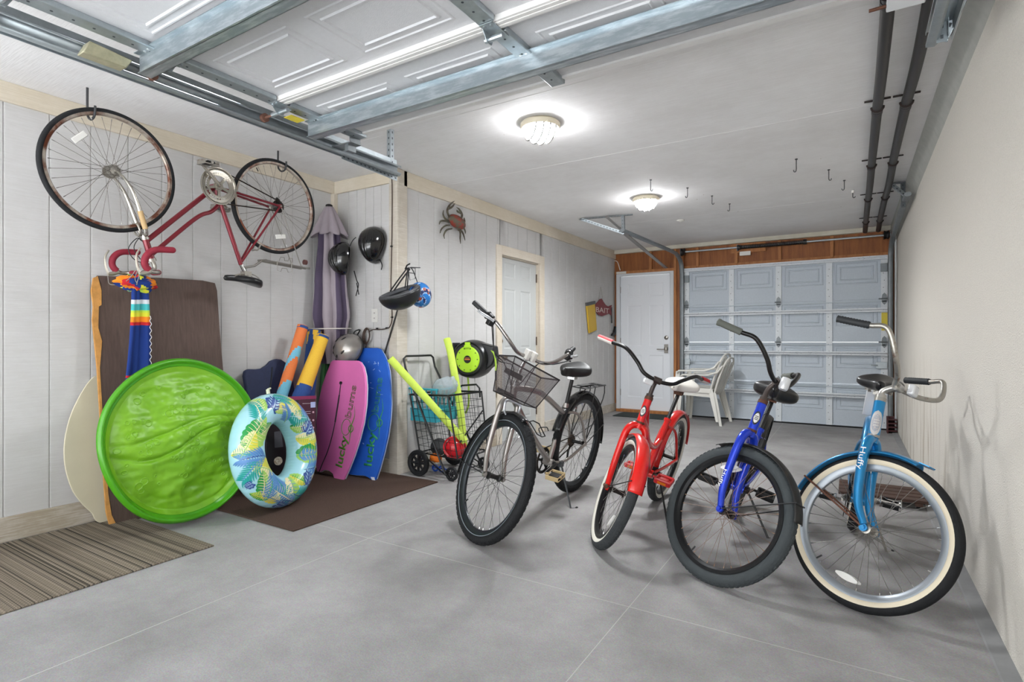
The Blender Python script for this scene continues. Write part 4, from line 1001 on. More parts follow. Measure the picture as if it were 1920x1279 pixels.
# white script on the fork leg
ld = (B.ax(P4['Lcrown'] * 0.9) - B.ax(P4['Lcrown'] * 0.5)).normalized()
def S3(p, root=B.root, Sx=B.S): return WM[root.name] @ Sx(p)
o0 = B.ax(P4['Lcrown'] * 0.50, 0.004) + Yv * (-0.055 - 0.0215)
q0_ = B.ax(P4['Lcrown'] * 0.86, -0.008) + Yv * (-0.055 - 0.0205)
text('Huffy', 'lettering', mat('white script', '#f2f2ee', rough=0.5), f_, S3(q0_), S3(q0_ - B.a) - S3(q0_), S3(q0_ + B.n) - S3(q0_), 0.022, 0.10)

# ------------------------------------------------------------------ 2: blue cruiser
P3 = G(0.001, X=-0.653, Y=3.756, psi=-1.545, lean=-0.315, steer=1.028, r=0.328, wb=1.056, HA=1.208, rake=0.034, Lcrown=0.392, Ltop=0.565, stemf=0.037, stemu=0.109, gb=-0.199, gw=0.326, gu=0.152, bb_=-0.048, bw=0.208, bu=0.132, sx=0.129, sz=0.838, bbx=0.418, bbz=0.282, tw=0.028)
blue = rmat('royal blue metallic paint', '#1a3fd0', 0.25, 0.5)
B = basis(P3, label='royal blue cruiser bicycle with black tires between the red and turquoise bicycles')
blackrim = mat('black rim', '#17181a', rough=0.35, metal=0.4); greywall = mat('grey weathered tire', '#3f4446', rough=0.75, bump=0.15, bscale=120, spec=0.3)
sp = B.sp = dict(rim=blackrim, tire=greywall, wall=greywall, hub=mat('dark oily hub', '#2c2522', rough=0.5, metal=0.6), spoke=mat('dull copper spoke', '#8a7468', rough=0.45, metal=0.6), nip=mat('rust nipple', '#b09078', rough=0.4, metal=0.5), frame=blue, metal=rust, bar=mat('satin black bar', '#1c1b1b', rough=0.3, metal=0.3), stem=mat('dark worn stem', '#4b4340', rough=0.4, metal=0.7), grip=mat('grey rubber grip', '#5d6059', rough=0.75), crank=mat('dark crank', '#3a302b', rough=0.5, metal=0.6), pedal=plastic_black, tread=84, pk='cageb', refl=[radians(128)], rimw=0.020, valve=-1.62, headr=0.022, guard=mat('dark chain guard', '#1d2226'), gripl=0.12, kick=plastic_black, bpow=1.2, bdz=-0.005, barmid=[(0.0, 0.035, 0.0), (0.0, 0.085, 0.02), (-0.01, 0.135, 0.07)])
def pedal_dispatch(kind): return 'block'
sp['pk'] = 'block'
f_ = forkbuild(B, sp, 0.058, 0.0175)
wheel(B, B.fa, P3['r'], P3['tw'], B.S, sp, True); wheel(B, Vector((0, 0, P3['r'])), P3['r'], P3['tw'], B.I, sp, False)
fr_ = cruiser_frame(B, sp, low=True); headtube(B, sp, fr_)
wb_ = mat('white badge', '#d9d9d5', rough=0.4); kb_ = mat('black emblem', '#1f2226', rough=0.4)
badge(B, sp, fr_, 0.018, 0.036, kb_, wb_)
bars(B, sp)
sc = Vector((P3['sx'], 0, P3['sz'])); saddle(B, sc, MATS['black vinyl saddle'], 0.27, 0.13, 0.12, tilt=0.12, under='coil'); seatpost(B, sp, sc, plastic_black)
drivetrain(B, sp, radians(8), 0.16)
kickstand(B, sp, (onz(1440, 1009, 0.0)))
bf = mat('black plastic fender with mud', '#1b1a19', rough=0.45, col2='#4a4238', vscale=18, thr=(0.62, 0.75))
fd = fender(B, B.fa, P3['r'], 33, 141, bf, B.S, 0.034, 0.016)
e = B.fa + Vector((cos(radians(47)) * (P3['r'] + 0.012), 0, sin(radians(47)) * (P3['r'] + 0.012)))
m = MB()
for s in (-1, 1): m.tube([B.fa + Yv * s * 0.064, e + Yv * s * 0.034], 0.0032, 6)
m.tube([e + Yv * -0.036, e + Vector((0.012, 0, 0.0)), e + Yv * 0.036], 0.004, 6); m.xf(B.S).build('stay', plastic_black, fd, local=True)
fender(B, Vector((0, 0, P3['r'])), P3['r'], 10, 170, bf, B.I, 0.034, 0.016)
lab(MB().lathe([(0.0, -0.03), (0.018, -0.03), (0.023, -0.02), (0.023, 0.02), (0.019, 0.03), (0, 0.03)], B.cp + B.n * 0.035, B.a, 18).xf(B.S).build('front_reflector', mat('pale reflector', '#d9dadc'), B.root, local=True), 'silver front lamp on the stem')
cable(B, 'loose_wire', [B.ax(P3['Ltop']) + Yv * 0.03, B.ax(P3['Ltop'] - 0.01, -0.03) + Yv * 0.06, B.ax(P3['Ltop'] - 0.05, -0.04) + Yv * 0.08, B.ax(P3['Ltop'] - 0.02, 0.0) + Yv * 0.075], B.S, 0.002)
MB().tube([B.st.lerp(B.bb, 0.15) + Vector((0.02, 0.04, 0.02)), B.st.lerp(B.bb, 0.6) + Vector((0.03, 0.045, 0.0))], 0.018, 10).build('lock', plastic_black, B.root, local=True)
o0 = B.ax(P3['Lcrown'] * 0.22, 0.004) + Yv * (-0.058 - 0.020); ld = B.a
def S3(p, root=B.root, Sx=B.S): return WM[root.name] @ Sx(p)
q0_ = B.ax(P3['Lcrown'] * 0.46, -0.006) + Yv * (-0.058 - 0.0195)
text('Huffy', 'lettering', mat('white script', '#f2f2ee'), f_, S3(q0_), S3(q0_ - B.a) - S3(q0_), S3(q0_ + B.n) - S3(q0_), 0.015, 0.085)

# ------------------------------------------------------------------ 3: red cruiser
P2 = G(0.006, X=-1.152, Y=3.79, psi=-1.587, lean=-0.239, steer=0.543, r=0.313, wb=0.98, HA=1.198, rake=0.044, Lcrown=0.378, Ltop=0.546, stemf=0.038, stemu=0.104, gb=-0.247, gw=0.355, gu=0.168, bb_=-0.059, bw=0.215, bu=0.12, sx=0.136, sz=0.835, bbx=0.399, bbz=0.283, tw=0.028)
redp = rmat('bright red paint', '#d8150f', 0.22, 0.1)
B = basis(P2, label='bright red cruiser bicycle with whitewall tires and a white saddle')
tread = mat('worn grey tread', '#3d4042', rough=0.8, bump=0.5, bscale=200, spec=0.25)
wwall = mat('white sidewall', '#e4e0d4', rough=0.6)
redgrip = mat('red grip', '#d2222a', rough=0.5)
sp = B.sp = dict(rim=blackrim, tire=tread, wall=wwall, ww=1.42, hub=MATS['dark oily hub'], spoke=steel, frame=redp, metal=rust, bar=MATS['satin black bar'], stem=MATS['dark worn stem'], grip=redgrip, grip_under=mat('white grip underside', '#e6dfd8', rough=0.5), crank=MATS['dark crank'], pedal=mat('red pedal plastic', '#c81f22', rough=0.4), pk='block', rimw=0.020, valve=-1.2, headr=0.022, guard=redp, tread=96, gripl=0.125, ribs=True, kick=plastic_black, bpow=1.2, bdz=0.0, refl=[radians(-27)], barmid=[(0.0, 0.035, 0.0), (0.0, 0.09, 0.015), (-0.01, 0.14, 0.06)])
f_ = forkbuild(B, sp, 0.060, 0.017)
wheel(B, B.fa, P2['r'], P2['tw'], B.S, sp, True); wheel(B, Vector((0, 0, P2['r'])), P2['r'], P2['tw'], B.I, sp, False)
fr_ = cruiser_frame(B, sp, low=True, rad=0.019); headtube(B, sp, fr_); badge(B, sp, fr_, 0.018, 0.034, kb_, wb_)
bars(B, sp)
sc = Vector((P2['sx'], 0, P2['sz'])); saddle(B, sc, mat('white vinyl saddle', '#e6e2da', rough=0.4), 0.27, 0.115, 0.075); seatpost(B, sp, sc, plastic_black)
drivetrain(B, sp, radians(195), 0.155)
kickstand(B, sp, (onz(1252, 985, 0.0)))
fdm = mat('red fender with worn spots', '#dd1a12', rough=0.25, coat=0.5, col2='#d8b48c', vscale=55, thr=(0.735, 0.745))
fd = fender(B, B.fa, P2['r'], 25, 135, fdm, B.S, 0.037, 0.018, depth=0.016)
m = MB(); e = B.fa + Vector((cos(radians(34)) * (P2['r'] + 0.012), 0, sin(radians(34)) * (P2['r'] + 0.012)))
for s in (-1, 1): m.tube([B.fa + Yv * s * 0.064, e + Yv * s * 0.036], 0.003, 6)
m.xf(B.S).build('stay', plastic_black, fd, local=True)
fender(B, Vector((0, 0, P2['r'])), P2['r'], 0, 172, redp, B.I, 0.037, 0.018, depth=0.016)
lab(MB().box(B.cp + B.n * 0.02 - Yv * 0.05 - B.a * 0.03, (0.025, 0.055, 0.03)).xf(B.S).build('front_reflector', mat('pale reflector', '#d9dadc'), B.root, local=True, bevel=0.006), 'pale front reflector')
m = MB().tube([B.fa + Vector((-0.02, -0.07, 0.0)), B.fa + Vector((0.02, -0.07, 0.01))], 0.012, 8); m.xf(B.S).build('axle_cap', rust, f_, local=True)

# ------------------------------------------------------------------ 4: silver hybrid with basket
P1 = G(0.005, X=-1.747, Y=3.67, psi=-1.606, lean=-0.118, steer=1.127, r=0.364, wb=1.136, HA=1.222, rake=0.049, Lcrown=0.447, Ltop=0.536, stemf=0.052, stemu=0.171, gb=-0.121, gw=0.386, gu=0.202, bb_=-0.003, bw=0.26, bu=0.108, sx=0.197, sz=0.907, bbx=0.407, bbz=0.294, tw=0.027)
silv = mat('champagne silver paint', '#a39d98', rough=0.28, metal=0.75, coat=0.5)
B = basis(P1, label='silver bicycle with a mesh front basket and rear rack beside the shopping cart')
sp = B.sp = dict(rim=mat('black and silver rim', '#34383c', rough=0.3, metal=0.6), tire=rubber, wall=mat('grey reflective line', '#7d868c', rough=0.5), hub=plastic_black, spoke=mat('black spoke', '#34302e', rough=0.4, metal=0.5), frame=silv, metal=chrome, bar=mat('satin silver bar', '#a19b98', rough=0.22, metal=0.9), stem=chrome, grip=mat('black rubber grip', '#1c1d1f', rough=0.6), crank=plastic_black, pedal=mat('sand pedal cage', '#c9b184', rough=0.6), pk='cage', rimw=0.016, tread=64, valve=-2.1, headr=0.021, gripl=0.11, ribs=True, kick=mat('steel grey stand', '#55585b', rough=0.4, metal=0.6), ringr=0.085, barmid=[(0.0, 0.04, 0.0), (0.02, 0.10, 0.0), (0.03, 0.17, 0.035)])
f_ = forkbuild(B, sp, 0.062, 0.0145)
w1 = wheel(B, B.fa, P1['r'], P1['tw'], B.S, sp, True); wheel(B, Vector((0, 0, P1['r'])), P1['r'], P1['tw'], B.I, sp, False)
for c, S_, pw in ((B.fa, B.S, w1),):
    m = MB()
    for s in (-1, 1): m.lathe([(P1['r'] - 0.046, s * 0.0245), (P1['r'] - 0.042, s * 0.0262)], c, (0, 1, 0), 80)
    m.xf(S_).build('sidewall_line', mat('grey reflective line', '#7d868c'), pw, local=True, solid=0.001)
g = P1; bb = Vector((g['bbx'], 0, g['bbz'])); ra = Vector((0, 0, g['r'])); B.st = st = Vector((0.25, 0, 0.635))
m = MB(); Hb = B.ax(g['Lcrown'] + 0.02); Ht = B.ax(g['Ltop'] - 0.015)
m.cyl(B.ax(g['Lcrown'] + 0.006), B.ax(g['Ltop'] - 0.004), 0.021, 20)
m.tube([Hb, Hb.lerp(bb, 0.5) + Vector((0.02, 0, 0.0)), bb], 0.0195, 14, smooth=6)
# curved main tube arching from the head to the rear dropout
m.tube([Ht, Ht.lerp(st, 0.45) + Vector((0, 0, 0.035)), st + Vector((0.03, 0, -0.02))], 0.019, 14, smooth=6)
m.tube([bb, st], 0.0165, 14)
for s in (-1, 1):
    m.tube([st + Vector((0.02, s * 0.012, -0.015)), st + Vector((-0.10, s * 0.05, -0.035)), st + Vector((-0.19, s * 0.058, -0.13)), ra + Yv * s * 0.064], 0.0095, 10, smooth=5)
    m.tube([bb + Yv * s * 0.02, bb.lerp(ra, 0.4) + Vector((0, s * 0.045, -0.035)), ra + Yv * s * 0.064], 0.0105, 10, smooth=5)
    m.cyl(ra + Yv * s * 0.06, ra + Yv * s * 0.068, 0.018, 14)
m.cyl(bb - Yv * 0.036, bb + Yv * 0.036, 0.024, 18); m.cyl(st + Vector((-0.005, 0, 0.01)), st + Vector((-0.012, 0, 0.04)), 0.0195, 16)
fr_ = m.build('frame', silv, B.root, local=True, ang=60); headtube(B, sp, fr_)
M0 = WM[B.root.name]
tA = Ht.lerp(st, 0.22) + Vector((0, 0.0205, 0.010)); tB = Ht.lerp(st, 0.62) + Vector((0, 0.0205, 0.020))
text('ROXO', 'lettering', mat('dark red lettering', '#8f2b2e', rough=0.5), fr_, M0 @ tA, (M0 @ tB) - (M0 @ tA), M0.to_3x3() @ Vector((0, 0, 1)), 0.020, 0.13)
hb = bars(B, sp)
sc = Vector((P1['sx'], 0, P1['sz'])); saddle(B, sc, mat('black gel saddle', '#151516', rough=0.5), 0.27, 0.12, 0.10)
MB().tube([B.st + Vector((-0.012, 0, 0.03)), sc + Vector((-0.01, 0, -0.055))], 0.0135, 12).build('seat_post', plastic_black, B.root, local=True)
drivetrain(B, sp, radians(172), 0.165)
kickstand(B, sp, (onz(1070, 953, 0.0)))
bfm = mat('glossy black fender', '#141416', rough=0.25, coat=0.3)
fd = fender(B, B.fa, g['r'], 82, 208, bfm, B.S, 0.032, 0.016); stays(B, None, [(B.fa + Yv * s * 0.066, B.fa + Vector((cos(radians(195)) * (g['r'] + 0.01), s * 0.032, sin(radians(195)) * (g['r'] + 0.01)))) for s in (-1, 1)], plastic_black, fd, B.S)
fd = fender(B, ra, g['r'], 20, 190, bfm, B.I, 0.034, 0.016); stays(B, None, [(ra + Yv * s * 0.066, ra + Vector((cos(radians(165)) * (g['r'] + 0.01), s * 0.034, sin(radians(165)) * (g['r'] + 0.01)))) for s in (-1, 1)], plastic_black, fd, B.I)
# inner tube hugging guard along the seat tube: black mud flap
# front caliper brake
cb = B.ax(g['Lcrown'] - 0.05, 0.03)
m = MB()
for s in (-1, 1): m.tube([cb + B.a * 0.04, cb + Yv * s * 0.05 + B.a * 0.03, cb + Yv * s * 0.048 - B.a * 0.02, cb + Yv * s * 0.026 - B.a * 0.045], [0.008, 0.008, 0.006, 0.006], 8, smooth=4)
m.xf(B.S).build('brake_caliper', mat('silver caliper', '#c9ccd0', rough=0.3, metal=0.7), f_, local=True)
# brake levers, shifters, cables
lev = mat('pale brake lever', '#c7c9cc', rough=0.3, metal=0.6)
for s in (-1, 1):
    gr, tip = B.ends[s]; d = (tip - gr).normalized()
    m = MB().cyl(gr - d * 0.045, gr - d * 0.005, 0.022, 16).cyl(gr - d * 0.012, gr + d * 0.0, 0.026, 16)
    m.box(gr - d * 0.03 - B.a * 0.028 + B.n * 0.012, (0.045, 0.035, 0.04)); m.xf(B.S).build('shifter', plastic_black, hb, local=True, bevel=0.004)
    m = MB().tube([gr - d * 0.035 - B.a * 0.02 + B.n * 0.04, gr + d * 0.02 - B.a * 0.035 + B.n * 0.055, gr + d * 0.075 - B.a * 0.045 + B.n * 0.055, gr + d * 0.10 - B.a * 0.048 + B.n * 0.062], [0.008, 0.009, 0.0075, 0.009], 8, smooth=4)
    m.xf(B.S).build('brake_lever', lev, hb, local=True)
    st0 = gr - d * 0.04 - B.a * 0.04 + B.n * 0.02
    for k, off in enumerate((0.0, 0.035)):
        pts = [st0 - d * off * 0.3, st0 - B.a * (0.14 + off) + B.n * (0.07 + off) - d * 0.03, B.ax(g['Ltop'] + 0.07, 0.10 + off) + Yv * s * (0.17 - off), B.ax(g['Ltop'] - 0.02, 0.05) + Yv * s * 0.06, B.ax(g['Lcrown'], 0.03) + Yv * s * 0.03]
        if s > 0: pts = [st0, st0 + B.n * 0.05 - d * 0.05 + B.a * 0.01, B.cp + Yv * 0.12 + B.n * (0.06 + off), B.cp + Yv * 0.03 + B.n * 0.07 - B.a * 0.03, B.ax(g['Ltop'], 0.045) + Yv * (0.03 - off)]
        cable(B, 'brake_cable' if k == 0 else 'shift_cable', pts, B.S)
MB().box(B.cp + B.n * 0.012 + B.a * 0.012 + Yv * 0.022, (0.05, 0.026, 0.06)).box(B.cp + B.n * 0.012 + B.a * 0.012 - Yv * 0.022, (0.05, 0.026, 0.06)).xf(B.S).build('basket_clamp', white_plastic, hb, local=True, bevel=0.005)
# basket: tapering mesh bin hung on the handlebar, turned with it
meshm = mat('dark basket wire', '#2e2a2c', rough=0.5, metal=0.4)
def wire_mesh_mat():
    m = bpy.data.materials.new('fine basket mesh'); m.use_nodes = True; MATS['fine basket mesh'] = m
    nt = m.node_tree; N = nt.nodes; L = nt.links; b = N['Principled BSDF']; b.inputs['Base Color'].default_value = srgb('#5b5255'); b.inputs['Roughness'].default_value = 0.5; b.inputs['Metallic'].default_value = 0.3
    tc = N.new('ShaderNodeTexCoord'); s = N.new('ShaderNodeSeparateXYZ'); L.new(tc.outputs['UV'], s.inputs[0])
    outs = []
    for ax_ in 'XY':
        mu = N.new('ShaderNodeMath'); mu.operation = 'MULTIPLY'; mu.inputs[1].default_value = 60; L.new(s.outputs[ax_], mu.inputs[0])
        fr = N.new('ShaderNodeMath'); fr.operation = 'FRACT'; L.new(mu.outputs[0], fr.inputs[0])
        lt = N.new('ShaderNodeMath'); lt.operation = 'LESS_THAN'; lt.inputs[1].default_value = 0.26; L.new(fr.outputs[0], lt.inputs[0]); outs.append(lt.outputs[0])
    mx = N.new('ShaderNodeMath'); mx.operation = 'MAXIMUM'; L.new(outs[0], mx.inputs[0]); L.new(outs[1], mx.inputs[1])
    L.new(mx.outputs[0], b.inputs['Alpha'])
    return m
bmesh_mat = wire_mesh_mat()
Mw = WM[B.root.name]
def wd_(p): return Mw @ B.S(p)
fdir = wd_(B.cp + Vector((1, 0, 0))) - wd_(B.cp); fdir.z = 0; fdir.normalize()
bp0 = wd_(B.cp) + fdir * 0.25
fc = [onp(x, y, bp0, fdir) for x, y in ((966, 668), (1049, 713), (1008, 766), (949, 738))]
rimc = [fc[0] - fdir * 0.21, fc[1] - fdir * 0.21, fc[1], fc[0]]
botc = [fc[3] - fdir * 0.17 , fc[2] - fdir * 0.17, fc[2] - fdir * 0.02, fc[3] - fdir * 0.02]
bkt = MB().tube(rimc, 0.0045, 8, closed=True).tube(botc, 0.003, 6, closed=True)
for i in range(4): bkt.tube([rimc[i], botc[i]], 0.003, 6)
bko = bkt.build('basket', meshm, B.root)
def quadmesh(name, quads, parent, m_):
    Mi_ = WM[parent.name].inverted(); quads = [[Mi_ @ v for v in q] for q in quads]
    me = bpy.data.meshes.new(name); vs = []; fs = []; uv = []
    for q in quads:
        k = len(vs); vs += [tuple(v) for v in q]; fs.append((k, k + 1, k + 2, k + 3))
        w_ = (q[1] - q[0]).length / 0.34; h_ = (q[3] - q[0]).length / 0.34; uv += [(0, 0), (w_, 0), (w_, h_), (0, h_)]
    me.from_pydata(vs, [], fs); l = me.uv_layers.new(name='UVMap')
    for i, c_ in enumerate(uv): l.data[i].uv = c_
    me.materials.append(m_); o = bpy.data.objects.new(name, me); COL.objects.link(o); o.parent = parent; WM[o.name] = WM[parent.name]; return o
quadmesh('mesh_panel', [[rimc[i], rimc[(i + 1) % 4], botc[(i + 1) % 4], botc[i]] for i in range(4)] + [botc], bko, bmesh_mat)
m = MB()
for u, k0, k1 in ((0.30, 0.18, 0.62), (0.92, 0.10, 0.60)):
    L_ = rimc[0].lerp(botc[0], u); R_2 = rimc[1].lerp(botc[1], u); m.bar(L_.lerp(R_2, k0) + fdir * 0.004, L_.lerp(R_2, k1) + fdir * 0.004, 0.004, 0.030, up=(rimc[0] - botc[0]))
m.build('basket_strap', plastic_black, bko)
# rear rack
m = MB(); rz = g['r'] * 2 + 0.045; x0, x1 = 0.08, -0.27
for y in (-0.055, 0.055, 0.0): m.tube([(x0, y, rz), (x1, y, rz)], 0.004, 6)
for x in (x0, -0.02, -0.12, -0.2, x1): m.tube([(x, -0.055, rz), (x, 0.055, rz)], 0.004, 6)
for y in (-0.058, 0.058):
    m.tube([(x1 + 0.03, y, rz), (x1 + 0.04, y * 1.05, rz - 0.10), (0.0, y * 1.1, g['r'] + 0.03)], 0.004, 6, smooth=3); m.tube([(-0.08, y, rz), (0.0, y * 1.1, g['r'] + 0.03)], 0.004, 6)
    m.tube([(x0, y, rz), (st.x - 0.02, y * 0.3, st.z - 0.03)], 0.0035, 6)
m.box((x1 + 0.02, 0, rz + 0.002), (0.05, 0.10, 0.008)); m.box((x0 - 0.10, 0, rz + 0.012), (0.15, 0.05, 0.006))
m.build('rear_rack', plastic_black, B.root, local=True)
m = MB()
bc = Hb.lerp(bb, 0.55) + Vector((-0.045, 0, 0.03)); dd = (Hb - bb).normalized()
m.tube([bc + dd * 0.07 + Yv * 0.035, bc + dd * 0.09, bc + dd * 0.07 - Yv * 0.035, bc - dd * 0.07 - Yv * 0.03, bc - dd * 0.09, bc - dd * 0.07 + Yv * 0.03], 0.004, 6, closed=True)
m.tube([bc - dd * 0.05 + Yv * 0.035 + Vector((-0.04, 0, 0.02)), bc - dd * 0.05 + Vector((-0.075, 0, 0.03)), bc - dd * 0.05 - Yv * 0.035 + Vector((-0.04, 0, 0.02)), bc - dd * 0.07], 0.004, 6, smooth=3)
m.build('bottle_cage', plastic_black, B.root, local=True)
MB().lathe([(0.0, -0.02), (0.03, -0.018), (0.045, -0.005), (0.048, 0.0), (0.04, 0.008), (0.0, 0.01)], ra + Yv * -0.05, (0, 1, 0), 24).build('cassette', mat('oily cassette', '#4a3c31', rough=0.5, metal=0.5), B.root, local=True)
m = MB().tube([ra + Vector((0.0, -0.05, -0.02)), ra + Vector((0.02, -0.06, -0.08)), ra + Vector((0.02, -0.06, -0.13))], 0.008, 8); m.build('derailleur', plastic_black, B.root, local=True)
MB().tube([bb + Vector((0.03, -0.05, -0.04)), bb + Vector((0.08, -0.07, 0.12)), bb + Vector((0.11, -0.04, 0.20))], 0.014, 8).build('bottle', plastic_black, B.root, local=True) if False else None

# ------------------------------------------------------------------ 5: maroon bicycle hanging upside down
P5 = dict(X=-3.591, Y=2.515, Z=2.083, psi=-1.566, roll=-0.05, pitch=0.017, steer=0.016, r=0.342, wb=1.05, HA=1.265, rake=0.061, Lcrown=0.373, Ltop=0.523, stemf=0.04, stemu=0.07, bbx=0.453, bbz=0.297, sx=0.233, sz=0.904, tw=0.0145, gb=0, gw=0.2, gu=0, bb_=0, bw=0.1, bu=0)
M5 = Matrix.Translation((P5['X'], P5['Y'], P5['Z'])) @ Matrix.Rotation(P5['psi'], 4, 'Z') @ Matrix.Rotation(P5['pitch'], 4, 'Y') @ Matrix.Rotation(pi + P5['roll'], 4, 'X') @ Matrix.Translation((0, 0, -P5['r']))
marn = rmat('maroon paint', '#7c1626', 0.28, 0.35)
B = basis(P5, M=M5, label='old maroon road bicycle hanging upside down from ceiling hooks')
rrm = mat('rusty chrome rim', '#b8aea2', rough=0.35, metal=0.6, col2='#6b3c2a', vscale=5, thr=(0.42, 0.56))
sp = B.sp = dict(rim=rrm, tire=rubber, wall=rubber, hub=rust_chrome, spoke=mat('dark spoke', '#6b655f', rough=0.5, metal=0.5), frame=marn, metal=rust_chrome, crank=mat('chrome crank', '#b7b1a6', rough=0.25, metal=0.85), pedal=rust_chrome, pk='cage', nip=steel, rimh=0.45, rimw=0.0125, refl=None, nsp=36, spr=0.0011, valve=-1.0, ringr=0.108, headr=0.018)
wf = wheel(B, B.fa, P5['r'], P5['tw'], B.S, dict(sp, valve=2.2), True); wheel(B, Vector((0, 0, P5['r'])), P5['r'], P5['tw'], B.I, dict(sp, valve=-1.0), False)
g = P5
# long flat spoke reflector cases
rfm = mat('clear reflector', '#e6e4df')
for c, a_, S_, par in ((B.fa, 2.6, B.S, wf),):
    pass
m = MB()
for c, px_, S_ in (((B.fa), -0.75, B.S), (Vector((0, 0, g['r'])), 1.75, B.I)):
    v = Vector((cos(px_), 0, sin(px_))); t = Vector((-sin(px_), 0, cos(px_)))
    pc = c + v * 0.215; R_ = Matrix((t, Yv, t.cross(Yv))).transposed()
    q = MB().box(pc + Yv * -0.012, (0.085, 0.008, 0.032), R_); q.xf(S_); lab(q.build('reflector', rfm, wf if S_ is B.S else B.root, local=True, bevel=0.004), 'clear spoke reflector')
cr = B.ax(g['Lcrown'] - 0.01)
chf = mat('chrome fork with tape', '#c7c2ba', rough=0.2, metal=0.9)
m = MB()
for s in (-1, 1): m.tube([cr + Yv * s * 0.01, cr + Yv * s * 0.03, B.ax(g['Lcrown'] * 0.75) + Yv * s * 0.042, B.ax(g['Lcrown'] * 0.35, 0.006) + Yv * s * 0.05, B.ax(g['Lcrown'] * 0.12, 0.03) + Yv * s * 0.05, B.fa + Yv * s * 0.052], [0.012, 0.013, 0.0135, 0.010, 0.008, 0.007], 10, smooth=6)
m.cyl(cr - B.a * 0.004, cr + B.a * 0.022, 0.02, 16)
f_ = m.xf(B.S).build('fork', chf, B.root, local=True, ang=60)
m = MB(); m.tube([B.ax(g['Lcrown'] * 0.90) - Yv * 0.0405, B.ax(g['Lcrown'] * 0.62) - Yv * 0.0455], 0.0146, 12); lab(m.xf(B.S).build('tape', mat('tan tape', '#c8a878', rough=0.6), f_, local=True), 'tan tape wrapped on the fork leg')
bb = Vector((g['bbx'], 0, g['bbz'])); ra = Vector((0, 0, g['r'])); st = Vector((0.262, 0, 0.79)); B.st = st
Hb = B.ax(g['Lcrown'] + 0.035); Ht = B.ax(g['Ltop'] - 0.03)
m = MB(); m.cyl(B.ax(g['Lcrown'] + 0.01), B.ax(g['Ltop'] - 0.004), 0.0185, 18)
m.tube([Hb, bb], 0.0155, 12)
q = bb.lerp(st, 0.20)
m.tube([Ht, Ht.lerp(q, 0.62) + Vector((0, 0, -0.02)), Ht.lerp(q, 0.86) + Vector((0, 0, 0.012)), q], 0.0135, 12, smooth=8)
m.tube([bb, st], 0.0145, 12)
for s in (-1, 1):
    m.tube([bb + Yv * s * 0.02, ra + Yv * s * 0.056], 0.0085, 10); m.tube([st + Vector((0, s * 0.01, -0.02)), ra + Yv * s * 0.056], 0.0075, 10); m.cyl(ra + Yv * s * 0.052, ra + Yv * s * 0.058, 0.016, 12)
m.cyl(bb - Yv * 0.034, bb + Yv * 0.034, 0.022, 16)
fr_ = m.build('frame', marn, B.root, local=True, ang=60); headtube(B, sp, fr_)
drivetrain(B, sp, radians(-40), 0.165)
c2 = chainring(B, bb, 0.082, sp['crank'], -0.050, None, 5, 34)
MB().lathe([(0.112, 0), (0.120, -0.002), (0.120, -0.006), (0.106, -0.006)], bb + Yv * -0.052, (0, -1, 0), 48).build('chain_guard_ring', sp['crank'], B.root, local=True, solid=0.001)
MB().lathe([(0.0, -0.026), (0.028, -0.022), (0.045, -0.004), (0.047, 0.0), (0.02, 0.004), (0, 0.004)], ra + Yv * -0.03, (0, 1, 0), 24).build('freewheel', mat('oily black steel', '#25211f', rough=0.45, metal=0.6), B.root, local=True)
MB().tube([ra + Vector((0.0, -0.05, -0.02)), ra + Vector((0.02, -0.055, -0.04)), ra + Vector((0.035, -0.052, -0.05))], 0.012, 8).build('derailleur', MATS['oily black steel'], B.root, local=True)
sc = Vector((g['sx'] + 0.0, 0, g['sz'] - 0.005)); saddle(B, sc, mat('black leather saddle', '#141416', rough=0.3), 0.28, 0.075, 0.065, tilt=-0.05)
MB().tube([st, sc + Vector((-0.005, 0, -0.05))], 0.0125, 12).build('seat_post', chrome, B.root, local=True)
# stem and drop bars
cp = B.ax(g['Ltop'] + 0.065, 0.055)
m = MB().tube([B.ax(g['Ltop'] - 0.01), B.ax(g['Ltop'] + 0.05), cp], 0.0125, 10, smooth=3).cyl(cp - Yv * 0.02, cp + Yv * 0.02, 0.018, 14)
m.xf(B.S).build('stem', rust_chrome, B.root, local=True)
Fw = Vector((1, 0, 0)); Up = Vector((0, 0, 1)); m = MB(); tp = []
for s in (-1, 1):
    P = [cp, cp + Yv * s * 0.10, cp + Yv * s * 0.175 + Fw * 0.012, cp + Yv * s * 0.195 + Fw * 0.06, cp + Yv * s * 0.20 + Fw * 0.095 - Up * 0.035, cp + Yv * s * 0.205 + Fw * 0.09 - Up * 0.085, cp + Yv * s * 0.21 + Fw * 0.045 - Up * 0.125, cp + Yv * s * 0.215 - Fw * 0.045 - Up * 0.135]
    Q = smoothpath(P, 6); m.tube(Q, 0.0115, 10); tp.append((s, Q))
hb = m.xf(B.S).build('handlebar', rust_chrome, B.root, local=True, ang=60)
mt_ = mat('maroon bar tape', '#8c1f33', rough=0.7, bump=0.2, bscale=80)
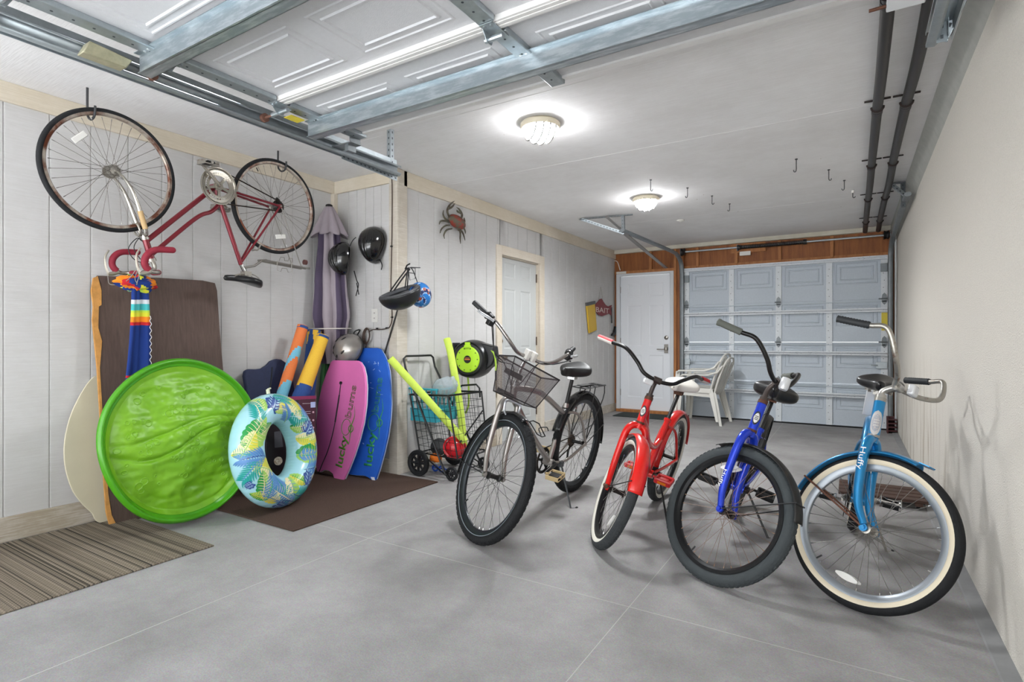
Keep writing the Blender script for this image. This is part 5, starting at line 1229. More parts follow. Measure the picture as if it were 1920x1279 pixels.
for s, Q in tp:
    MB().tube(Q[20:], 0.0185, 12).ball(Q[-1], 0.0185, 12).xf(B.S).build('bar_tape', mt_, hb, local=True, ang=60)
    MB().tube(Q[5:12], 0.0155, 12).xf(B.S).build('bar_tape', mt_, hb, local=True, ang=60)
    k = Q[19]; m = MB().tube([k, k + Fw * 0.03 + Up * 0.015, k + Fw * 0.055 + Up * 0.02], [0.014, 0.012, 0.010], 10)
    m.tube([k + Fw * 0.05 + Up * 0.02, k + Fw * 0.065 - Up * 0.02, k + Fw * 0.07 - Up * 0.08, k + Fw * 0.05 - Up * 0.125], [0.007, 0.007, 0.006, 0.005], 8, smooth=4)
    m.xf(B.S).build('brake_lever', mat('tarnished lever', '#c4beb2', rough=0.3, metal=0.8), hb, local=True)
    k2 = k + Fw * 0.055 + Up * 0.03
    cable(B, 'brake_cable', [k2, k2 + Up * 0.05 - Yv * s * 0.03, cp + Up * 0.07 + Fw * 0.09 + Yv * s * 0.10, cp + Up * 0.03 + Fw * 0.07 + Yv * s * 0.03, B.ax(g['Ltop'] - 0.02, 0.045)], B.S, 0.0022, mat('grey cable', '#8d8a84', rough=0.5))
for k, s in enumerate((0.09, 0.06)):
    cable(B, 'loop_cable', [B.ax(g['Ltop'] + 0.02, 0.02), B.ax(g['Ltop'] - 0.02, s), B.ax(g['Ltop'] - 0.09, s + 0.015), B.ax(g['Ltop'] - 0.14, s * 0.5), B.ax(g['Lcrown'] + 0.03, 0.02)], B.S, 0.0025)
m = MB(); cb = B.ax(g['Lcrown'] - 0.02, 0.03)
for s in (-1, 1): m.tube([cb + B.a * 0.02, cb + Yv * s * 0.035, cb + Yv * s * 0.035 - B.a * 0.04, cb + Yv * s * 0.018 - B.a * 0.055], 0.006, 8, smooth=4)
m.xf(B.S).build('brake_caliper', rust_chrome, f_, local=True)
m = MB(); cb = st.lerp(ra, 0.30) + Vector((-0.025, 0, 0.02))
for s in (-1, 1): m.tube([cb, cb + Yv * s * 0.035, cb + Yv * s * 0.035 + Vector((-0.02, 0, -0.04))], 0.006, 8, smooth=4)
m.build('brake_caliper', rust_chrome, fr_, local=True)
# rear carrier
rk = mat('dull alloy rack', '#8f8b85', rough=0.4, metal=0.7)
rz = g['r'] * 2 + 0.055
m = MB()
for y in (-0.05, 0.05, 0): m.tube([(0.10, y, rz + 0.005), (-0.27, y, rz + 0.03)], 0.006, 8)
for x in (0.10, 0.0, -0.10, -0.20, -0.27): m.tube([(x, -0.05, rz + 0.008 - x * 0.06), (x, 0.05, rz + 0.008 - x * 0.06)], 0.005, 6)
m.tube([(0.10, 0, rz + 0.005), (0.16, 0, rz + 0.05), (0.235, 0, rz + 0.07)], 0.008, 8)
for y in (-0.05, 0.05): m.tube([(-0.19, y, rz + 0.02), (-0.01, y * 1.15, g['r'] + 0.01)], 0.004, 6)
ro = m.build('rear_rack', rk, B.root, local=True)
m = MB().tube([(-0.0, -0.05, rz), (-0.01, -0.055, rz - 0.03), (-0.04, -0.055, rz - 0.03), (-0.045, -0.052, rz - 0.008), (-0.075, -0.052, rz - 0.008), (-0.08, -0.055, rz - 0.03), (-0.11, -0.055, rz - 0.03), (-0.115, -0.05, rz)], 0.0025, 6)
m.tube([(0.02, -0.06, rz), (0.02, -0.06, rz + 0.07), (-0.01, -0.06, rz + 0.075), (-0.02, -0.06, rz + 0.05), (-0.06, -0.06, rz + 0.05), (-0.07, -0.06, rz + 0.075), (-0.10, -0.06, rz + 0.07), (-0.10, -0.06, rz)], 0.0025, 6)
m.build('spring_clip', rk, ro, local=True)
MB().cyl((-0.255, 0, rz - 0.02), (-0.275, 0, rz - 0.02), 0.02, 16).build('rear_reflector', mat('dark reflector', '#5b3330', rough=0.3), B.root, local=True)
m = MB()
for s in (-1, 1): m.lathe([(0.012, 0.0), (0.036, 0.001), (0.036, 0.004), (0.012, 0.005)], B.fa + Yv * s * 0.028, (0, s, 0), 28)
m.xf(B.S).build('hub_flange', rust_chrome, wf, local=True)
# ceiling hooks that hold it
for (px_, py_, wc, lb) in ((172, 178, (M5 @ B.fa), 'dark bicycle hook in the ceiling holding the large left wheel'), (530, 292, (M5 @ ra), 'dark bicycle hook in the ceiling holding the right wheel')):
    top_z = wc.z + P5['r'] - 2 * P5['tw'] - 0.003
    y = wc.y + (0.0)
    p = onx(px_, py_, P5['X']);
    d_ = p.y - wc.y; zz = wc.z + math.sqrt(max(0, (P5['r'] - 0.045) ** 2 - d_ ** 2))
    c = Vector((P5['X'], p.y, 0))
    m = MB().tube([c + Vector((-0.055, 0, ZC)), c + Vector((-0.055, 0, zz + 0.05)), c + Vector((-0.045, 0, zz + 0.01)), c + Vector((-0.01, 0, zz - 0.014)), c + Vector((0.03, 0, zz - 0.005)), c + Vector((0.042, 0, zz + 0.03)), c + Vector((0.042, 0, zz + 0.05))], 0.0065, 8, smooth=5)
    tag(m.build('bicycle_hook', hkm), lb, 'hook', 'hooks holding the upside-down bicycle')
# ================================================================== rugs and mats
def rugmat():
    m = mat('striped woven rug', '#8c7c66', rough=0.95, spec=0.1); N = m.node_tree.nodes; L = m.node_tree.links; b = N['Principled BSDF']
    tc = N.new('ShaderNodeTexCoord'); mp = N.new('ShaderNodeMapping'); mp.inputs['Scale'].default_value = (0.15, 1, 1); L.new(tc.outputs['Object'], mp.inputs['Vector'])
    t = N.new('ShaderNodeTexNoise'); t.noise_dimensions = '1D'; t.inputs['Scale'].default_value = 46; t.inputs['Detail'].default_value = 3; t.inputs['Roughness'].default_value = 0.8
    s = N.new('ShaderNodeSeparateXYZ'); L.new(tc.outputs['Object'], s.inputs[0]); L.new(s.outputs['Y'], t.inputs['W'])
    r = N.new('ShaderNodeValToRGB'); r.color_ramp.interpolation = 'CONSTANT'; e = r.color_ramp.elements
    e[0].position = 0; e[0].color = srgb('#3b3a36'); e[1].position = 0.36; e[1].color = srgb('#6a6053')
    for p, c in ((0.42, '#84796a'), (0.46, '#4a4640'), (0.475, '#978b7c'), (0.52, '#7c7164'), (0.55, '#5a544b'), (0.57, '#8d8171'), (0.62, '#6d6456'), (0.67, '#45423b')): q = e.new(p); q.color = srgb(c)
    L.new(t.outputs['Fac'], r.inputs['Fac'])
    w = N.new('ShaderNodeTexChecker'); w.inputs['Scale'].default_value = 1; m2 = N.new('ShaderNodeMapping'); m2.inputs['Scale'].default_value = (95, 120, 1); L.new(tc.outputs['Object'], m2.inputs['Vector']); L.new(m2.outputs[0], w.inputs['Vector'])
    w.inputs['Color1'].default_value = (1, 1, 1, 1); w.inputs['Color2'].default_value = (0.55, 0.55, 0.55, 1)
    mx = N.new('ShaderNodeMix'); mx.data_type = 'RGBA'; mx.blend_type = 'MULTIPLY'; mx.inputs[0].default_value = 0.55; L.new(r.outputs['Color'], mx.inputs[6]); L.new(w.outputs['Color'], mx.inputs[7]); L.new(mx.outputs[2], b.inputs['Base Color'])
    bp = N.new('ShaderNodeBump'); bp.inputs['Strength'].default_value = 0.5; bp.inputs['Distance'].default_value = 0.003; L.new(w.outputs['Fac'], bp.inputs['Height']); L.new(bp.outputs[0], b.inputs['Normal'])
    return m
m = MB().prism([(-3.90, -0.1, 0.001), (-2.895, -0.1, 0.001), (-2.905, 1.665, 0.001), (-3.90, 1.665, 0.001)], (0, 0, 0.007))
tag(m.build('striped_rug', rugmat(), bevel=0.002), 'tan and black striped woven rug on the concrete along the left wall', 'rug')
m = MB().prism([(-3.93, 2.03, 0.001), (-2.735, 2.03, 0.001), (-2.735, 3.33, 0.001), (-3.93, 3.33, 0.001)], (0, 0, 0.009))
tag(m.build('floor_mat', mat('brown ribbed mat', '#594840', rough=0.97, var=0.35, vscale=240, bump=0.8, bscale=300, spec=0.1), bevel=0.002), 'dark brown ribbed mat on the floor under the bodyboards', 'mat')
a_, b_, c_ = onz(1150, 779), onz(1232, 781), onz(1215, 771)
m = MB().prism([(-2.98, 7.62, 0.001), (-2.22, 7.62, 0.001), (-2.22, 8.1, 0.001), (-2.98, 8.1, 0.001)], (0, 0, 0.012))
dmt = m.build('door_mat', mat('dark green door mat', '#2c3432', rough=0.95, var=0.3, vscale=60), bevel=0.003)
tag(dmt, 'dark door mat on the concrete in front of the white rear door', 'mat')

# ================================================================== leaning sheets: real planes from floor line to wall
def plane3(a, b, c):
    n = (b - a).cross(c - a).normalized(); return a, (n if n.x - n.y > 0 else -n)
def slab(name, px, pl, thick, mats, parent=None, bevel=0.004, ms=None, build=True, sm=0):
    p0, n = pl; pts = [onp(x, y, p0, n) for x, y in px]
    if sm: pts = smoothpath(pts, sm, True)
    m = MB().prism(pts, -n * thick, 0, ms)
    return m.build(name, mats, parent, bevel=bevel, ang=40) if build else m
# big brown plywood sheet
pb = plane3(onz(212, 981, 0.01), onz(212, 981, 0.01) + Vector((0.06, 0.9, 0)), Vector((XL + 0.035, 1.52, 1.50)))
broot = thing('plywood_sheet', 'large dark brown plywood sheet with splintered left edge leaning on the left wall', 'board', onz(300, 975))
ply = mat('dark brown plywood face', '#5c4a42', rough=0.7, col2='#4b3b35', vscale=10, stretch=(8, 8, 0.5), thr=(0.35, 0.7), bump=0.1)
slab('sheet', [(182, 517), (300, 521), (380, 526), (403, 531), (407, 545), (412, 620), (419, 700), (436, 800), (455, 968), (212, 980), (195, 850), (188, 720), (184, 640), (176, 600), (181, 560)], pb, 0.014, ply, broot, bevel=0)
o_ = Vector(pb[1]) * 0.004
m = MB(); edge = [(183, 518), (175, 521), (171, 545), (175, 575), (173, 600), (177, 640), (182, 690), (187, 770), (190, 840), (199, 960), (205, 984), (218, 984), (209, 966), (203, 930), (198, 850), (191, 760), (187, 690), (191, 640), (184, 615), (185, 575), (190, 572), (190, 545), (186, 530)]
m.prism([onp(x, y, *pb) + o_ for x, y in edge], -pb[1] * 0.017)
lab(m.build('splintered_edge', mat('raw orange plywood', '#c78f4c', rough=0.8, var=0.2, vscale=25), broot), 'raw splintered orange wood edge')
# cream skimboard behind it
ps = plane3(onz(190, 979, 0.01), onz(190, 979, 0.01) + Vector((0.0, 0.5, 0)), Vector((XL + 0.022, 1.4, 0.85)))
pts = [(184, 704), (170, 712), (152, 738), (134, 775), (123, 815), (120, 850), (124, 885), (136, 920), (155, 946), (172, 962), (178, 974), (187, 980), (202, 981), (215, 930), (225, 850), (215, 760), (200, 710)]
tag(slab('skimboard', pts, ps, 0.012, mat('cream fibreboard', '#cfc7ae', rough=0.5, var=0.03), None, 0.003, sm=3), 'cream curved skimboard between the siding and the brown plywood sheet', 'board')

# ================================================================== green round pool: collapsed plastic paddling pool
c0 = Vector((-3.448, 1.809, 0.508)); az, le, R0 = 0.091, 0.145, 0.490
hn = Vector((cos(az), sin(az), 0)); uu = Vector((-sin(az), cos(az), 0)); up = Vector((0, 0, 1)) * cos(le) - hn * sin(le); nn = uu.cross(up); nn = nn if nn.x > 0 else -nn
gp = thing('paddling_pool', 'lime green plastic paddling pool stood on its rim against the brown plywood', 'paddling pool', c0 - up * 0.5)
lime = mat('lime green plastic', '#6fa81a', rough=0.4, spec=0.6, col2='#85bd24', vscale=3.5, thr=(0.3, 0.75), sheen=0.0)
limed = mat('green plastic rim', '#4a9c12', rough=0.3, spec=0.6)
for mm_ in (lime, limed): mm_.node_tree.nodes['Principled BSDF'].inputs['Subsurface Weight'].default_value = 0.0
def pool_fn(u, v, back=0.0):
    a = 2 * pi * v; r = u
    R = R0 * (1 + 0.010 * sin(3 * a + 0.5) + 0.006 * sin(5 * a))
    x = cos(a) * r * R; y = sin(a) * r * R
    # profile: rolled rim, dished wall, slightly bulging wrinkled floor
    side = 0.5 - 0.5 * cos(a - 0.6)                       # the rim is crushed flat on the upper right, open on the lower left
    if r > 0.94: t = (r - 0.94) / 0.06; z = 0.022 * sin(pi * t)
    elif r > 0.84: t = (r - 0.84) / 0.10; z = -0.040 * side * (1 - t)
    else: z = -0.040 * side * (r / 0.84) ** 6 + 0.030 * (1 - (r / 0.84) ** 2)
    rr_ = max(0, min(1, (0.93 - r) / 0.2))
    nz = noise.noise(Vector((x * 5, y * 2.5, 1.3))) * 0.034 + noise.noise(Vector((x * 9 + 3, y * 26, 4.1))) * 0.010 + noise.noise(Vector((x * 34, y * 34, 2.0))) * 0.003
    low = max(0, min(1, (-y - 0.08) * 4))
    fold = abs(noise.noise(Vector((x * 7 + 9, y * 5, 7.7)))) * -0.075 * low
    crease = -0.020 * math.exp(-((y + 0.02 - 0.07 * sin(x * 7)) / 0.014) ** 2) - 0.013 * math.exp(-((y - 0.06 - 0.05 * sin(x * 6 + 0.5)) / 0.012) ** 2)
    z += (nz + fold + crease) * rr_
    return c0 + uu * x + up * y + nn * z
def mf(i, j): return 1 if i > 66 else 0
MB().grid(lambda u, v: pool_fn(0.002 + 0.91 * u ** 0.8, v), 90, 220, 0, cv=True).build('pool_floor', lime, gp, ang=180, solid=0.003)
MB().grid(lambda u, v: pool_fn(0.905 + 0.095 * u, v), 12, 160, 0, cv=True).build('pool_rim', limed, gp, ang=180, solid=0.006)
# raised bubble rings moulded in the floor
m = MB(); random.seed(3)
for k in range(85):
    a = random.uniform(0, 2 * pi); r = 0.78 * math.sqrt(random.random()) ; rad = random.choice((0.008, 0.011, 0.015, 0.019))
    x, y = r * cos(a), r * sin(a)
    if y < -0.62: continue
    q = []
    for i in range(12):
        b = 2 * pi * i / 12; xx = x + cos(b) * rad / R0; yy = y + sin(b) * rad / R0
        rr = math.hypot(xx, yy); aa = math.atan2(yy, xx) % (2 * pi); q.append(pool_fn(rr, aa / (2 * pi)) + nn * 0.0012)
    m.tube(q, 0.0030, 5, closed=True)
bo = m.build('moulded_bubbles', lime, gp); bo['kind'] = 'stuff'

# ================================================================== swim ring
rc = Vector((-3.245, 2.277, 0.38)); az, le, RR, tr_ = 0.32, 0.18, 0.272, 0.102
hn = Vector((cos(az), sin(az), 0)); ru = Vector((-sin(az), cos(az), 0)); rup = Vector((0, 0, 1)) * cos(le) - hn * sin(le); rn = ru.cross(rup); rn = rn if rn.x > 0 else -rn
rc = rc + Vector((0, 0, -0.105))
rc.z = 0.0; 
# rest the tube on the mat
zmin = RR * cos(le) + tr_ + 0.011; rc.z = zmin
sr = thing('swim_ring', 'inflated light blue swim ring printed with tropical leaves leaning on the lime pool', 'swim ring', rc - Vector((0, 0, zmin)))
def tor(th, ph, o=0.0):
    w = 1 + 0.012 * sin(th * 18) * max(0, -cos(ph - 0.2) * 0.0 + abs(cos(ph)) ** 6 * 0)
    e = ru * cos(th) + rup * sin(th)
    return rc + e * (RR + (tr_ * w + o) * -cos(ph)) + rn * ((tr_ * w + o) * sin(ph)) if False else rc + e * (RR - (tr_ + o) * cos(ph)) + rn * ((tr_ + o) * sin(ph))
# ph: 0 = inner hole side, pi/2 = face towards the room, pi = outer edge
ringm = mat('light blue vinyl', '#a9dbe8', rough=0.25, spec=0.6, coat=0.3)
def torw(th, ph):
    w = 0.0
    for k in (0, pi): w += -0.003 * abs(sin(th * 22)) * math.exp(-((abs(((ph - k + pi) % (2 * pi)) - pi)) / 0.25) ** 2)
    return tor(th, ph, w)
ringo = MB().grid(lambda u, v: torw(2 * pi * u, 2 * pi * v), 176, 36, 0, True, True).build('tube', ringm, sr, ang=180)
def onring(th0, ph0, rot, s, t, o):
    x = s * cos(rot) - t * sin(rot); y = s * sin(rot) + t * cos(rot)
    ph = ph0 + y / tr_
    return tor(th0 + x / (RR - tr_ * cos(ph)), ph, o)
def leafblob(m, th0, ph0, rot, rad, o, mi=0, rings=7, n=40):
    vs = [(0, 0)]; 
    base = len(m.v); m.v.append(onring(th0, ph0, rot, 0, 0, o))
    for i in range(1, rings + 1):
        for j in range(n):
            a = 2 * pi * j / n; r = rad(a) * i / rings; m.v.append(onring(th0, ph0, rot, r * cos(a), r * sin(a), o))
    for j in range(n): m.f.append([base, base + 1 + j, base + 1 + (j + 1) % n]); m.m.append(mi)
    for i in range(rings - 1):
        for j in range(n):
            a = base + 1 + i * n + j; b = base + 1 + i * n + (j + 1) % n; m.f.append([a, b, b + n, a + n]); m.m.append(mi)
def blade(m, th0, ph0, rot, p, q, w, o, mi=0, n=7):
    p = Vector((p[0], p[1])); q = Vector((q[0], q[1])); d = (q - p); L = d.length; d.normalize(); e = Vector((-d.y, d.x)); L_ = []
    base = len(m.v)
    for i in range(n + 1):
        t = i / n; ww = w * (sin(pi * min(1, t * 0.93 + 0.07)) ** 0.7) / 2; c_ = p + d * L * t + e * 0.06 * L * sin(pi * t)
        for sgn in (-1, 1): z = c_ + e * ww * sgn; m.v.append(onring(th0, ph0, rot, z.x, z.y, o))
    for i in range(n): a = base + 2 * i; m.f.append([a, a + 1, a + 3, a + 2]); m.m.append(mi)
navy = mat('navy leaf ink', '#21488f', rough=0.3); navy2 = mat('slate leaf ink', '#4d63a5', rough=0.3); sky_ = mat('pale blue ink', '#bfe3ee', rough=0.3)
grn = mat('green leaf ink', '#2f9a4b', rough=0.3); lgr = mat('lime leaf ink', '#9fce62', rough=0.3); yel = mat('yellow leaf ink', '#e3d94f', rough=0.3); crm = mat('cream leaf ink', '#efe6b4', rough=0.3)
tea = mat('teal leaf ink', '#2aa39b', rough=0.3); cor = mat('cornflower leaf ink', '#5b8fc9', rough=0.3)
def monstera(th, ph, rot, s):
    m = MB()
    leafblob(m, th, ph, rot, lambda a: s * (1.0 - 0.18 * abs(cos(a * 4.5)) ** 6 - (0.55 * math.exp(-((a - pi) / 0.35) ** 2))) * (1.05 - 0.15 * sin(a) ** 2), 0.0010, 0)
    leafblob(m, th, ph, rot, lambda a: s * 0.72 * (1 - (0.5 * math.exp(-((a - pi) / 0.4) ** 2))), 0.0015, 1)
    for sg in (-1, 1):
        for k in range(4):
            x = -s * 0.45 + k * s * 0.36; blade(m, th, ph, rot, (x, sg * s * 0.10), (x + s * 0.40, sg * s * (0.80 - 0.08 * k)), s * 0.13, 0.0022, 0)
            blade(m, th, ph, rot, (x + s * 0.10, sg * s * 0.22), (x + s * 0.42, sg * s * (0.62 - 0.06 * k)), s * 0.10, 0.0027, 2)
    blade(m, th, ph, rot, (-s * 1.0, 0), (s * 0.95, 0), s * 0.07, 0.003, 2)
    m.build('leaf_print', [navy, navy2, sky_], ringo)
def palm(th, ph, rot, L, c1, c2, n=9, w=0.011):
    m = MB()
    for k in range(n):
        x = -L / 2 + L * k / n
        for sg in (-1, 1): blade(m, th, ph, rot, (x, 0), (x + L * 0.38, sg * L * (0.42 - 0.025 * k)), w, 0.0012 + 0.0001 * (k % 2), 0)
    blade(m, th, ph, rot, (-L / 2 - 0.02, 0), (L * 0.55, 0), 0.006, 0.002, 1)
    m.build('leaf_print', [c1, c2], ringo)
def banana(th, ph, rot, L, c1, c2, c3):
    m = MB()
    for sg, mi in ((1, 0), (-1, 1)):
        base = len(m.v); n = 18; k = 7
        for i in range(n + 1):
            t = i / n; w = L * 0.32 * sin(pi * min(1, t * 0.92 + 0.05)) ** 0.75 * (1 - 0.10 * (i % 3 == 0))
            for j in range(k + 1): m.v.append(onring(th, ph, rot, -L / 2 + L * t - 0.25 * w * (j / k), sg * w * j / k + L * 0.10 * sin(pi * t), 0.0010))
        for i in range(n):
            for j in range(k): a = base + i * (k + 1) + j; m.f.append([a, a + 1, a + k + 2, a + k + 1]); m.m.append(mi)
    for i in range(8):
        t = 0.12 + 0.1 * i; w = L * 0.30 * sin(pi * t)
        for sg in (1, -1): blade(m, th, ph, rot, (-L / 2 + L * t, L * 0.10 * sin(pi * t)), (-L / 2 + L * t + 0.30 * w, sg * w * 0.95 + L * 0.1 * sin(pi * t)), 0.0035, 0.0018, 2)
    blade(m, th, ph, rot, (-L / 2, 0), (L / 2, 0.0), 0.005, 0.002, 2)
    m.build('leaf_print', [c1, c2, c3], ringo)
D = radians
monstera(D(105), D(112), D(150), 0.068); monstera(D(22), D(78), D(60), 0.066); monstera(D(-60), D(100), D(-30), 0.066); monstera(D(205), D(158), D(80), 0.034)
banana(D(150), D(122), D(200), 0.24, lgr, grn, crm); banana(D(-14), D(80), D(75), 0.23, lgr, grn, yel); banana(D(165), D(140), D(205), 0.18, yel, crm, lgr)
palm(D(181), D(118), D(95), 0.17, cor, navy, 11, 0.012); banana(D(198), D(95), D(130), 0.19, yel, crm, lgr); palm(D(222), D(112), D(240), 0.15, cor, tea)
banana(D(245), D(118), D(190), 0.21, tea, tea, crm); banana(D(268), D(100), D(85), 0.22, crm, lgr, cor); palm(D(-37), D(100), D(50), 0.15, cor, navy)
banana(D(66), D(96), D(20), 0.20, yel, crm, lgr); banana(D(47), D(82), D(150), 0.19, tea, tea, sky_); palm(D(86), D(128), D(200), 0.13, tea, cor); palm(D(128), D(135), D(140), 0.14, tea, crm)
banana(D(4), D(110), D(80), 0.15, yel, crm, lgr); banana(D(288), D(66), D(60), 0.14, yel, lgr, grn); palm(D(-78), D(125), D(20), 0.15, tea, navy); banana(D(222), D(158), D(150), 0.12, lgr, grn, yel); palm(D(80), D(60), D(60), 0.12, cor, lgr)
palm(D(-8), D(135), D(100), 0.13, cor, tea); banana(D(118), D(158), D(110), 0.16, lgr, tea, crm); banana(D(140), D(75), D(210), 0.15, lgr, grn, crm); palm(D(235), D(80), D(210), 0.13, cor, tea); monstera(D(250), D(150), D(10), 0.045)
banana(D(175), D(160), D(100), 0.13, crm, yel, tea); palm(D(45), D(120), D(30), 0.13, cor, navy); palm(D(194), D(140), D(60), 0.15, tea, cor); banana(D(212), D(125), D(210), 0.17, lgr, grn, crm); banana(D(10), D(60), D(100), 0.14, yel, crm, lgr); banana(D(232), D(140), D(170), 0.15, crm, yel, cor); palm(D(258), D(135), D(190), 0.15, cor, navy); banana(D(35), D(55), D(120), 0.13, lgr, grn, crm); palm(D(-22), D(60), D(80), 0.12, cor, tea); banana(D(95), D(80), D(10), 0.13, yel, lgr, crm); banana(D(-48), D(128), D(30), 0.15, yel, crm, cor); banana(D(-30), D(130), D(40), 0.14, lgr, tea, crm)
v0 = tor(D(92), D(170), 0.0); MB().cyl(v0, v0 + rup * 0.03, 0.012, 12).tube([v0 + rup * 0.03, v0 + rup * 0.035 + ru * 0.03], 0.006, 6).build('valve', mat('clear valve', '#cfd2b8', rough=0.3), sr)

# ================================================================== bodyboards
pk0 = onz(645, 900, 0.012); pk1 = onz(597, 889, 0.012)
pp = plane3(pk0, pk1, Vector((-3.70, 3.115, 0.95)))
def cpx(pts, ox=440, oy=600, s=3.553): return [(ox + x / s, oy + y / s) for x, y in pts]
pinkpx = cpx([(655, 268), (740, 270), (815, 271), (832, 278), (852, 310), (866, 370), (872, 450), (868, 560), (852, 680), (825, 790), (790, 900), (755, 990), (722, 1066), (700, 1066), (662, 1058), (652, 1025), (625, 1003), (590, 1000), (566, 1012), (548, 1010), (538, 950), (536, 850), (540, 700), (555, 560), (580, 440), (612, 350), (640, 280)])
pinkm = mat('pink foam deck', '#dc72b2', rough=0.6, var=0.04, vscale=6, spec=0.3); whitef = mat('white foam rail', '#d9dbe4', rough=0.6)
bp_ = thing('bodyboard', 'pink bodyboard with green lettering and a black leash leaning in the corner', 'bodyboard', pk0, 'bodyboards leaning in the corner')
slab('deck', pinkpx, pp, 0.020, [pinkm, pinkm], bp_, bevel=0.004)
slab('slick_bottom', [(x + 1.5, y + 0.8) for x, y in pinkpx], (pp[0] - pp[1] * 0.0205, pp[1]), 0.022, [whitef], bp_, bevel=0.005)
q = [onp(x, y, *pp) + pp[1] * 0.004 for x, y in cpx([(710, 420), (700, 500), (688, 580), (672, 680), (650, 780), (620, 880), (590, 950), (562, 1022)])]
lab(MB().tube(q, 0.0035, 6, smooth=4).tube([q[1], q[2], q[3]], 0.006, 6, smooth=3).cyl(q[0] - pp[1] * 0.004, q[0] + pp[1] * 0.006, 0.013, 16).build('leash', plastic_black, bp_), 'black leash and plug')
olive = mat('olive green print', '#4e7d22', rough=0.5); dolive = mat('dark olive outline', '#5c5a2e', rough=0.5)
def lucky(parent, pl, a, b, h, ring, m1, m2, outl=0.010):
    """the printed word reading up the board, a ring between the two words and a swoosh"""
    A = onp(a[0], a[1], *pl) + pl[1] * 0.0012; Bp = onp(b[0], b[1], *pl) + pl[1] * 0.0012
    xd = (Bp - A); L = xd.length; xd.normalize(); yd = pl[1].cross(xd)
    text('lucky', 'lettering', m1, parent, A - yd * h * 0.1, xd, yd, h * 2.0, L * 0.38, depth=0.0014, bold=0.022)
    text('bums', 'lettering', m2, parent, A + xd * L * 0.60, xd, yd, h * 1.75, L * 0.40, outline=0.022)
    c = A + xd * L * 0.485 + yd * h * 0.85; m = MB(); r = L * 0.098
    m.tube([c + (xd * cos(t) + yd * sin(t) * 0.85) * r for t in [2 * pi * k / 28 for k in range(28)]], 0.0030, 6, closed=True)
    c2 = c - xd * L * 0.0 - yd * r * 0.95
    m.tube([c2 + (xd * cos(t) + yd * sin(t)) * r * 0.42 for t in [2 * pi * k / 18 for k in range(18)]], 0.0042, 6, closed=True)
    m.tube([c2 - xd * r * 1.9 - yd * r * 0.2, c2 - xd * r * 0.6 - yd * r * 0.1, c2 + xd * r * 0.4, c2 + xd * r * 1.6 - yd * r * 0.25, c2 + xd * r * 2.8 + yd * r * 0.1], [0.0012, 0.004, 0.0052, 0.003, 0.001], 6, smooth=6)
    m.build('logo_ring', m1, parent)
lucky(bp_, pp, cpx([(712, 985)])[0], cpx([(812, 440)])[0], 0.040, None, olive, dolive)
# blue board
bl0 = onz(701, 900, 0.012); bl1 = onz(655, 892, 0.012)
pbz = plane3(bl0, bl1, Vector((-3.40, YJ - 0.075, 1.03)))
bluepx = cpx([(790, 188), (870, 186), (950, 186), (968, 192), (990, 230), (1010, 275), (1025, 340), (1033, 430), (1036, 560), (1030, 660), (1015, 770), (990, 880), (960, 990), (932, 1072), (910, 1066), (885, 1048), (860, 1038), (820, 1036), (760, 1030), (740, 960), (735, 800), (735, 600), (740, 420), (750, 300), (765, 225)])
bluem = mat('blue foam deck', '#1f57b8', rough=0.6, col2='#2a63c4', vscale=5, thr=(0.3, 0.7), spec=0.3)
bb_ = thing('bodyboard', 'bright blue bodyboard with green lettering and white scuffs beside the corner board', 'bodyboard', bl0, 'bodyboards leaning in the corner')
slab('deck', bluepx, pbz, 0.020, [bluem], bb_, bevel=0.004)
slab('slick_bottom', [(x + 1.6, y + 0.6) for x, y in bluepx], (pbz[0] - pbz[1] * 0.0205, pbz[1]), 0.022, [mat('pale blue foam rail', '#aebfe0', rough=0.6)], bb_, bevel=0.005)
lucky(bb_, pbz, cpx([(908, 975)])[0], cpx([(985, 385)])[0], 0.040, None, mat('green print', '#2c8a55', rough=0.5), mat('green outline', '#2b7f6a', rough=0.5))
random.seed(5); m = MB()
for (cx_, cy_, n_, sx_, sy_) in ((925, 310, 9, 38, 32), (900, 440, 6, 22, 22), (960, 480, 4, 20, 22), (845, 820, 3, 14, 12)):
    for k in range(n_):
        x = cx_ + random.uniform(-sx_, sx_); y = cy_ + random.uniform(-sy_, sy_); an = random.uniform(0, pi); l = random.uniform(6, 16)
        a, b = cpx([(x, y), (x + l * cos(an), y + l * sin(an))]); P_ = onp(*a, *pbz) + pbz[1] * 0.0008; Q_ = onp(*b, *pbz) + pbz[1] * 0.0008
        m.bar(P_, Q_, random.uniform(0.0015, 0.005), 0.0008, up=pbz[1])
lab(m.build('scuffs', mat('pale scuff', '#a9c3ea', rough=0.7), bb_), 'pale scuff marks')
q0 = onp(*cpx([(868, 330)])[0], *pbz); MB().cyl(q0, q0 + pbz[1] * 0.007, 0.013, 16).build('leash_plug', plastic_black, bb_)
lab(slab('worn_corner', cpx([(905, 1046), (930, 1048), (934, 1070), (915, 1066)]), (pbz[0] + pbz[1] * 0.001, pbz[1]), 0.004, whitef, bb_, bevel=0), 'white worn corner')
